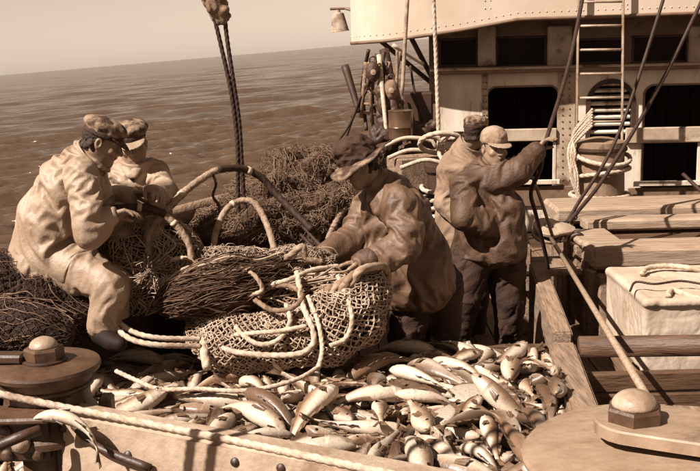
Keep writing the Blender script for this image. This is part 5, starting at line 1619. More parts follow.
J = cloth('jacket', [[(140, 222, 6.05, 31), (139, 200, 6.02, 30), (136, 178, 5.99, 24), (132, 166, 5.98, 13)], [(132, 170, 5.98, 15), (115, 173, 5.98, 13), (104, 191, 5.86, 13), (112, 197, 5.75, 12), (126, 195, 5.68, 10)],
                     [(134, 170, 5.98, 15), (153, 171, 5.98, 14), (165, 190, 5.86, 13), (160, 196, 5.75, 12), (153, 194, 5.68, 10)]], M_oilskin, e2_, fold=0, vox=.014, k=.018, seed=12, cuts=[(V3(140, 236, 6.0), (0, 0, -1))], hang=dict(pins=[(V3(132, 166, 5.98), .10), (V3(126, 195, 5.68), .05), (V3(153, 194, 5.68), .05)], gap=.016))
s = Sdf(V3(132, 164, 5.95) - Vector((.2,) * 3), V3(132, 164, 5.95) + Vector((.2,) * 3), .006)
s.rc(V3(122, 163, 5.93), V3(130, 175, 5.83), .03, .022, .01, flat=((0, -1, .3), .5)); s.rc(V3(142, 161, 5.93), V3(134, 175, 5.83), .03, .022, .01, flat=((0, -1, .3), .5))
s.rc(V3(122, 162, 5.95), V3(131, 160, 6.05), .03, .03, .01); s.rc(V3(142, 160, 5.95), V3(131, 160, 6.05), .03, .03, .01); s.mesh('collar', M_oilskin, J)
buttons([V3(133, 180, 5.835), V3(133.5, 190, 5.83), V3(134, 200, 5.83)], J, (0.1, -1, .1))
cloth('trousers', [[(132, 228, 6.0, 18), (120, 238, 5.68, 16), (122, 285, 5.7, 13)], [(148, 228, 6.0, 18), (160, 236, 5.68, 16), (160, 285, 5.7, 13)]], M_oiltrouser, e2_, fold=.01, seed=14)
cap(p2, E2, 1, e2_, M_capcloth, M_darkcloth, M_cappale, peak=.045, crown_h=.052, crown_r=.104, shift=-.015, sag=-.03, tip=-.05)

# ---------------------------------------------------------------- 3: bending man in the brimmed hat
up3 = Vector((-.42, -.05, .90)); f3 = Vector((-.88, -.18, -.42))
hd = dict(c=V3(361, 166, 5.92), f=f3, u=up3, neck=V3(379, 184, 5.97))
bodyc = [[(424, 285, 6.02, 27), (416, 246, 6.0, 25), (400, 210, 5.98, 23), (388, 190, 5.98, 15)], [(398, 198, 5.78, 10), (403, 240, 5.66, 9), (364, 262, 5.6, 7)], [(374, 198, 6.18, 10), (354, 234, 6.1, 9), (326, 252, 5.92, 7)],
         [(412, 290, 6.05, 15), (404, 340, 6.02, 12), (402, 405, 6.08, 9)], [(438, 288, 6.1, 15), (440, 340, 6.12, 12), (440, 405, 6.14, 9)]]
hands = [dict(w=V3(364, 262, 5.6), d=(-.97, -.1, -.05), n=(0, -.25, -.95), side=1, curl=.45, sc=1.12), dict(w=V3(327, 252, 5.92), d=(-.75, -.45, -.35), n=(-.2, -.1, -.95), side=-1, curl=.45, sc=1.1)]
e3, b3, p3, E3 = person('bending man in a dark crushed brimmed hat and brown oilskin hauling at the net', Vector((V3(420, 300, 6.05).x, 6.05, 0)), bodyc, hd, hands)
face_parts(p3, E3, 1, b3)
J = cloth('jacket', [[(423, 286, 6.02, 34), (416, 250, 6.0, 32), (402, 212, 5.99, 26), (389, 191, 5.98, 19), (380, 182, 5.97, 12)], [(390, 195, 5.9, 19), (399, 202, 5.78, 18), (404, 224, 5.70, 16.5), (402, 241, 5.65, 15.5), (384, 253, 5.62, 13.5), (366, 261, 5.6, 11)],
                     [(380, 196, 6.1, 19), (372, 202, 6.18, 17), (354, 234, 6.1, 16), (328, 252, 5.93, 12)], [(407, 284, 5.98, 22), (386, 240, 5.98, 20), (378, 205, 5.98, 15)]], M_jacketmid, e3, fold=0, vox=.014, k=.018, seed=22, cuts=[(V3(425, 288, 6.0), (.38, 0, -1))], hang=dict(pins=[(V3(381, 183, 5.97), .10), (V3(366, 261, 5.6), .05), (V3(328, 252, 5.93), .05)], grow=.13))
s = Sdf(V3(380, 183, 5.97) - Vector((.2,) * 3), V3(380, 183, 5.97) + Vector((.2,) * 3), .006)
s.rc(V3(374, 181, 5.97), V3(388, 187, 5.97), .088, .092, 0, flat=((.9, 0, -.4), .32)); s.rough(.006, 14, 5); s.mesh('collar', M_jacketmid, J)
cloth('sleeve_cuff', [[(370, 259, 5.605, 12), (362, 262.5, 5.6, 12)]], M_jackettan, J, fold=.006, rough=.003, pad=.12)
cloth('trousers', [[(414, 288, 6.05, 24), (406, 340, 6.03, 19), (404, 385, 6.06, 16)], [(440, 284, 6.1, 24), (441, 340, 6.12, 19), (441, 385, 6.12, 16)]], M_darkcloth, e3, fold=.012, seed=26)
for q in ([(404, 372, 6.06, 13), (403, 408, 6.08, 12), (396, 420, 5.98, 10)], [(441, 372, 6.12, 13), (440, 404, 6.14, 12), (434, 416, 6.04, 10)]):
    cloth('boot', [q], M_boot, e3, fold=0, rough=.002, pad=.12, cuts=[(Vector((0, 0, 0.004)), (0, 0, -1))])
# crushed hat with an uneven brim
r_, f_, u_ = E3
lo = np.array(p3(0, 0, .08)) - .30; s = Sdf(lo, lo + .60, .006)
s.ell(p3(0, -.005, .075), (.102, .120, .11), E3, .01); s.ell(p3(0, .02, .145), (.088, .100, .05), E3, .02)
s.ell(p3(0, -.01, .200), (.05, .085, .022), E3, .02, 's')
s.rough(.012, 11, 3, True, 2); s.cut(p3(0, 0, .038), -u_)
hat = s.mesh('hat', mat('hat_felt', 0.060, 0.030, 0.85, 14, bump=0.3, bscale=90), e3)
M_hatbrim = mat('worn_brim', 0.24, 0.045, 0.8, 9, bump=0.3, bscale=80, contrast=(0.48, 0.62))
vs = []; fs = []; nA, nR = 56, 7
for top_ in (0, 1):
    for i in range(nR):
        for j in range(nA):
            a = 2 * math.pi * j / nA; t = i / (nR - 1)
            R0_ = (.088 * abs(math.cos(a)) ** 2 + .108 * abs(math.sin(a)) ** 2); R1_ = R0_ + .092 + .012 * math.sin(3 * a + 1) + (.02 if math.sin(a) < 0 else 0) * abs(math.sin(a))
            rr = R0_ + (R1_ - R0_) * t
            dz = .045 + t * (-.018 * math.sin(a) - .030 * math.cos(a) ** 2 + .016 * math.sin(2 * a + .6) + .010 * math.sin(5 * a)) + (.0045 if top_ else 0)
            vs.append(p3(rr * math.cos(a), rr * math.sin(a), dz))
for top_ in (0, 1):
    o_ = top_ * nA * nR
    for i in range(nR - 1):
        for j in range(nA):
            q = (o_ + i * nA + j, o_ + i * nA + (j + 1) % nA, o_ + (i + 1) * nA + (j + 1) % nA, o_ + (i + 1) * nA + j); fs.append(q if top_ else q[::-1])
for j in range(nA):
    k2 = (nR - 1) * nA
    fs.append((k2 + j, k2 + (j + 1) % nA, nA * nR + k2 + (j + 1) % nA, nA * nR + k2 + j)); fs.append((j, nA * nR + j, nA * nR + (j + 1) % nA, (j + 1) % nA))
MB().add(vs, fs).build('brim', M_hatbrim, hat, smooth=True)

# ---------------------------------------------------------------- 4: man in the peaked cap reaching for the rope
hd = dict(c=V3(494, 149, 6.95), f=(.34, -.94, -.02), u=(.03, -.02, 1), neck=V3(487, 168, 7.0), smile=.7)
bodyc = [[(487, 244, 7.02, 25), (484, 210, 7.0, 24), (481, 186, 7.0, 20), (484, 174, 7.0, 14)], [(492, 178, 6.9, 9), (518, 168, 6.84, 7.5), (536, 152, 6.94, 6)], [(466, 184, 6.9, 9.5), (464, 213, 6.76, 9), (502, 224, 6.86, 6)],
         [(474, 255, 7.02, 15), (462, 300, 6.9, 11), (452, 352, 6.95, 8)], [(504, 255, 7.05, 15), (510, 300, 7.0, 11), (508, 352, 7.02, 8)]]
hands = [dict(w=V3(536, 152, 6.94), d=(.60, .12, .78), n=(.75, -.25, -.45), side=1, curl=.95, sc=1.12, thumb=1.0), dict(w=V3(502, 224, 6.86), d=(.85, .35, .05), n=(.1, .1, -.95), side=-1, curl=.7)]
e4, b4, p4, E4 = person('man in a pale peaked cap raising his arm to grip a dark rope', Vector((V3(485, 300, 7.0).x, 7.0, 0)), bodyc, hd, hands)
face_parts(p4, E4, 1, b4)
J = cloth('jacket', [[(487, 240, 7.02, 32), (483, 212, 7.0, 29), (480, 188, 7.0, 25), (483, 176, 7.0, 17), (487, 168, 7.0, 11)], [(484, 179, 6.95, 16), (494, 179, 6.9, 15), (517, 169, 6.84, 12), (533, 154.5, 6.93, 9)],
                     [(478, 180, 6.95, 16), (466, 184, 6.9, 14), (464, 212, 6.76, 11.5), (482, 221, 6.78, 10.5), (500, 224, 6.85, 9)], [(500, 240, 6.92, 24), (502, 205, 6.92, 20), (490, 180, 6.95, 15)]], M_jackettan, e4, fold=0, vox=.014, k=.018, seed=32, cuts=[(V3(487, 250, 7.0), (-.05, 0, -1))], hang=dict(pins=[(V3(487, 168, 7.0), .09), (V3(533, 154.5, 6.93), .05), (V3(500, 224, 6.85), .05)]))
s = Sdf(V3(487, 168, 6.98) - Vector((.2,) * 3), V3(487, 168, 6.98) + Vector((.2,) * 3), .006)
s.rc(V3(485, 167, 7.0), V3(489, 170, 6.98), .086, .09, 0, flat=((.1, -.1, 1), .32)); s.rough(.006, 14, 5); s.mesh('collar', M_jackettan, J)
cloth('sleeve_cuff', [[(530, 157, 6.92, 11), (535.5, 152.5, 6.94, 11)]], M_jackettan, J, fold=.004, rough=.002, pad=.1)
cloth('trousers', [[(474, 250, 7.02, 24), (464, 300, 6.92, 17), (454, 348, 6.95, 13)], [(503, 250, 7.05, 24), (509, 300, 7.0, 17), (508, 348, 7.02, 13)]], M_darkcloth, e4, fold=.011, seed=36)
for q in ([(454, 338, 6.95, 11), (451, 362, 6.96, 10), (447, 372, 6.86, 8)], [(508, 338, 7.02, 11), (508, 360, 7.03, 10), (514, 368, 6.92, 8)]):
    cloth('boot', [q], M_boot, e4, fold=0, rough=.002, pad=.12, cuts=[(Vector((0, 0, 0.004)), (0, 0, -1))])
cap(p4, E4, 1, e4, M_cappale, M_cappale, M_cappale, peak=.050, crown_h=.072, crown_r=.094, shift=-.005, band=False, tip=-.06)

# ---------------------------------------------------------------- 5: man mostly hidden behind him
hd = dict(c=V3(476, 133, 7.65), f=(.55, .80, -.10), u=(.08, .05, 1), neck=V3(466, 146, 7.68))
bodyc = [[(462, 240, 7.7, 20), (462, 195, 7.7, 19), (464, 162, 7.7, 15)], [(450, 165, 7.66, 8), (448, 200, 7.6, 7), (470, 222, 7.45, 6)], [(482, 160, 7.75, 8), (492, 195, 7.75, 7), (500, 215, 7.6, 6)],
         [(454, 245, 7.7, 14), (456, 295, 7.68, 10), (458, 338, 7.7, 8)], [(472, 245, 7.75, 14), (474, 295, 7.75, 10), (474, 338, 7.75, 8)]]
hands = [dict(w=V3(470, 222, 7.45), d=(.8, .2, -.3), n=(0, -.2, -.95), side=1, curl=.6), dict(w=V3(500, 215, 7.6), d=(.8, .2, -.3), n=(0, -.2, -.95), side=-1, curl=.6)]
e5, b5, p5, E5 = person('man turned away in a paler jacket close behind the man in the peaked cap', Vector((V3(464, 300, 7.7).x, 7.7, 0)), bodyc, hd, hands)
face_parts(p5, E5, 1, b5)
J = cloth('jacket', [[(463, 234, 7.7, 26), (462, 195, 7.7, 25), (463, 166, 7.7, 22), (466, 152, 7.69, 15), (467, 146, 7.68, 11)], [(458, 162, 7.68, 15), (451, 170, 7.65, 13), (448, 200, 7.58, 12), (468, 221, 7.46, 10)], [(474, 160, 7.72, 15), (483, 165, 7.75, 13), (492, 195, 7.75, 11), (499, 214, 7.62, 9)]],
          mat('pale_work_jacket', 0.26, 0.17, 0.8, 5, bump=0.25, bscale=60, stain=0.16, stain_scale=4, stain_at=0.64), e5, fold=0, vox=.014, k=.018, seed=42, cuts=[(V3(463, 246, 7.7), (0, 0, -1))], hang=dict(pins=[(V3(467, 146, 7.68), .09), (V3(468, 221, 7.46), .05), (V3(499, 214, 7.62), .05)], steps=40))
cloth('trousers', [[(455, 246, 7.7, 20), (456, 295, 7.68, 15), (458, 336, 7.7, 12)], [(473, 246, 7.75, 20), (474, 295, 7.75, 15), (474, 336, 7.75, 12)]], M_darkcloth, e5, fold=.011, seed=46)
for q in ([(458, 330, 7.7, 10), (458, 345, 7.7, 9), (462, 350, 7.76, 8)], [(474, 330, 7.75, 10), (474, 345, 7.75, 9), (480, 349, 7.83, 8)]):
    cloth('boot', [q], M_boot, e5, fold=0, rough=.002, pad=.12, cuts=[(Vector((0, 0, 0.004)), (0, 0, -1))])
cap(p5, E5, 1, e5, M_capcloth, M_darkcloth, M_darkcloth, peak=.05, crown_h=.048, crown_r=.100)
# ================================================================ FISH
def prof(xs, ys, x):
    """smooth interpolation of a profile"""
    x = np.asarray(x, dtype=float); xs = np.array(xs); ys = np.array(ys)
    m = np.gradient(ys, xs)
    i = np.clip(np.searchsorted(xs, x) - 1, 0, len(xs) - 2); h = xs[i + 1] - xs[i]; t = np.clip((x - xs[i]) / h, 0, 1)
    return (2 * t ** 3 - 3 * t ** 2 + 1) * ys[i] + (t ** 3 - 2 * t ** 2 + t) * h * m[i] + (-2 * t ** 3 + 3 * t ** 2) * ys[i + 1] + (t ** 3 - t ** 2) * h * m[i + 1]


FISH = {
    #        length  top profile                      bottom profile                    half width
    'cod': dict(L=0.60, top=[.012, .050, .082, .098, .100, .085, .060, .036, .026, .030], bot=[.014, .055, .088, .112, .118, .090, .055, .032, .024, .028],
                wid=[.016, .052, .072, .080, .078, .060, .038, .020, .011, .006]),
    'haddock': dict(L=0.50, top=[.010, .048, .088, .112, .108, .084, .056, .033, .024, .028], bot=[.010, .042, .070, .088, .090, .070, .048, .030, .022, .027],
                    wid=[.014, .045, .062, .068, .066, .052, .033, .018, .010, .006]),
    'redfish': dict(L=0.38, top=[.016, .080, .135, .165, .160, .125, .082, .050, .040, .044], bot=[.020, .085, .128, .150, .152, .118, .072, .045, .036, .042],
                    wid=[.022, .070, .090, .095, .088, .068, .043, .024, .014, .008]),
    'flounder': dict(L=0.46, top=[.012, .090, .180, .245, .262, .225, .150, .070, .038, .040], bot=[.012, .080, .170, .240, .260, .225, .150, .070, .038, .040],
                     wid=[.008, .024, .036, .044, .046, .040, .030, .018, .010, .006]),
}
XS = [0, .06, .15, .26, .38, .52, .66, .79, .88, .93]


class FishShape:
    def __init__(self, kind, bend, sc=1.0):
        self.k = kind; self.d = FISH[kind]; self.L = self.d['L'] * sc * 0.80; self.bend = bend

    def warp(self, P):
        """bend the straight fish sideways (y) along x"""
        P = np.asarray(P, dtype=float); L = self.L
        x = P[:, 0] / L
        u = np.linspace(0, 1.1, 60); ang = self.bend[0] * (u - 0.35) + self.bend[1] * np.sin(2 * math.pi * u) * 0.5
        cx = np.concatenate([[0], np.cumsum(np.cos(ang[:-1]) * np.diff(u))]); cy = np.concatenate([[0], np.cumsum(np.sin(ang[:-1]) * np.diff(u))])
        bx_, by_, a = np.interp(x, u, cx), np.interp(x, u, cy), np.interp(x, u, ang)
        X = bx_ * L - np.sin(a) * P[:, 1]; Y = by_ * L + np.cos(a) * P[:, 1]
        X = X - 0.42 * L
        Z = P[:, 2]
        if self.k == 'flounder':                   # flatfish lie on their side: swap axes
            return np.stack([X, Z, Y], 1)
        return np.stack([X, Y, Z], 1)

    def body(self):
        n, m = 30, 20
        x = np.concatenate([np.linspace(0, .22, 10), [.225, .235], np.linspace(.27, .93, n - 12)])
        t, b, w_ = (prof(XS, self.d[k], x) for k in ('top', 'bot', 'wid'))
        gill = np.where(np.abs(x - .22) < .006, 1.05, np.where((x > .222) & (x < .25), 0.93, 1.0))
        vs = []
        for i in range(n):
            for j in range(m):
                a = 2 * math.pi * j / m; c, s = math.cos(a), math.sin(a)
                z = (t[i] if s > 0 else b[i]) * np.sign(s) * abs(s) ** 0.9
                y = w_[i] * gill[i] * np.sign(c) * abs(c) ** 0.85
                xx = x[i]
                if x[i] < .10 and -0.75 < s < -0.05:                    # the cleft of the mouth
                    y *= 0.25 + 6.0 * x[i]; xx += 0.034 * (1 - x[i] / .10)
                vs.append((xx * self.L, y * self.L, z * self.L))
        fs = [(i * m + j, i * m + (j + 1) % m, (i + 1) * m + (j + 1) % m, (i + 1) * m + j) for i in range(n - 1) for j in range(m)]
        fs += [tuple(range(m - 1, -1, -1)), tuple((n - 1) * m + j for j in range(m))]
        return self.warp(vs), fs

    def fin(self, base, tip, y0=0.0, lean=0.0, th=0.0022, rip=0.004):
        """thin fin between base [(x, z)...] and tip [(x, z)...], fractions of the length"""
        n = len(base); L = self.L; vs = []
        for side in (-1, 1):
            for (x, z), (x2, z2), i in zip(base, tip, range(n)):
                vs.append((x * L, y0 * L + side * th, z * L)); r = rip * math.sin(i * 2.3)
                vs.append((x2 * L, (y0 + lean) * L + side * th * 0.4 + r, z2 * L))
        fs = []
        for s in (0, 1):
            o = s * 2 * n
            for i in range(n - 1):
                q = (o + 2 * i, o + 2 * i + 1, o + 2 * i + 3, o + 2 * i + 2); fs.append(q if s else q[::-1])
        for i in range(n - 1):
            a, b = 2 * i + 1, 2 * i + 3; fs.append((a, b, b + 2 * n, a + 2 * n))
        fs.append((0, 1, 2 * n + 1, 2 * n)); fs.append((2 * n - 2, 2 * n - 1, 4 * n - 1, 4 * n - 2)[::-1])
        return self.warp(vs), fs

    def parts(self):
        T = lambda x: float(prof(XS, self.d['top'], x)); B = lambda x: -float(prof(XS, self.d['bot'], x)); W = lambda x: float(prof(XS, self.d['wid'], x))
        out = []
        lin = lambda a, b, n: [a + (b - a) * i / (n - 1) for i in range(n)]
        tz = T(.92)
        out.append(('tail_fin', self.fin([(.915, z) for z in lin(-tz, tz, 7)], [(1.04 - 0.03 * math.cos(i * math.pi / 3 - math.pi), z) for i, z in enumerate(lin(-.105, .105, 7))], rip=.006)))
        if self.k == 'flounder':
            xs = lin(.16, .84, 14)
            for f, nm in ((T, 'dorsal_fin'), (B, 'anal_fin')):
                sg = 1 if f is T else -1
                out.append((nm, self.fin([(x, f(x) * .97) for x in xs], [(x + .03, f(x) + sg * (.012 + .045 * math.sin(math.pi * (x - .16) / .68))) for x in xs], rip=.004)))
            out.append(('pectoral_fin', self.fin([(.26, z) for z in lin(-.02, .03, 4)], [(.36, z * 2.4) for z in lin(-.02, .03, 4)], W(.26) * .98, .02)))
        elif self.k == 'redfish':
            xs = lin(.27, .78, 12)
            out.append(('dorsal_fin', self.fin([(x, T(x) * .97) for x in xs], [(x + .03, T(x) + (.055 if i % 2 == 0 else .030) * (1 if i < 8 else 1.4 - .1 * i + .6)) for i, x in enumerate(xs)])))
            xs = lin(.60, .77, 5)
            out.append(('anal_fin', self.fin([(x, B(x) * .97) for x in xs], [(x + .05, B(x) - .055 + .006 * i) for i, x in enumerate(xs)])))
        else:
            for x0, x1, h in ((.27, .42, .062), (.45, .65, .045), (.68, .84, .036)):
                xs = lin(x0, x1, 6)
                out.append(('dorsal_fin', self.fin([(x, T(x) * .96) for x in xs], [(x + .035, T(x) + h * (1 - .72 * i / 5)) for i, x in enumerate(xs)])))
            for x0, x1, h in ((.48, .66, .042), (.69, .84, .033)):
                xs = lin(x0, x1, 6)
                out.append(('anal_fin', self.fin([(x, B(x) * .96) for x in xs], [(x + .03, B(x) - h * (1 - .7 * i / 5)) for i, x in enumerate(xs)])))
        if self.k != 'flounder':
            for s in (-1, 1):
                out.append(('pectoral_fin', self.fin([(.265, z) for z in lin(-.035, .012, 5)], [(.375 - .004 * i, z * 1.7 - .012) for i, z in enumerate(lin(-.035, .012, 5))], s * W(.26) * .97, s * .022)))
        eyes = []
        for s in ((-1, 1) if self.k != 'flounder' else (1, 2)):
            mb = MB(); ex, ez = (.105, .022) if self.k != 'flounder' else ((.10, .035) if s == 1 else (.085, -.03))
            r = .018 if self.k != 'redfish' else .034
            if self.k == 'redfish': ex, ez = .11, .035
            ss = 1 if self.k == 'flounder' else s
            mb.lathe((0, 0, 0), [(r * math.cos(a), r * .55 * math.sin(a)) for a in np.linspace(-0.4, 1.45, 7)], 12, (0, ss, 0))
            v = np.array(mb.v) * self.L + np.array([ex, ss * (W(ex) * (.93 if self.k != 'flounder' else 1.0)), ez]) * [self.L, self.L, self.L]
            eyes.append(('eye', (self.warp(v), mb.f)))
        return out + eyes


VARIANTS = [('cod', (0.5, 0.1), 1.0), ('cod', (-0.8, 0.15), 1.08), ('cod', (0.15, -0.35), 0.86), ('haddock', (0.35, 0.0), 1.0), ('haddock', (-0.6, 0.2), 0.92),
            ('haddock', (0.05, 0.3), 1.12), ('redfish', (0.25, 0.0), 1.0), ('redfish', (-0.3, 0.0), 0.85), ('flounder', (0.2, 0.0), 1.0), ('flounder', (-0.3, 0.1), 0.84),
            ('cod', (1.1, 0.0), 0.72), ('haddock', (-1.0, 0.0), 0.78)]

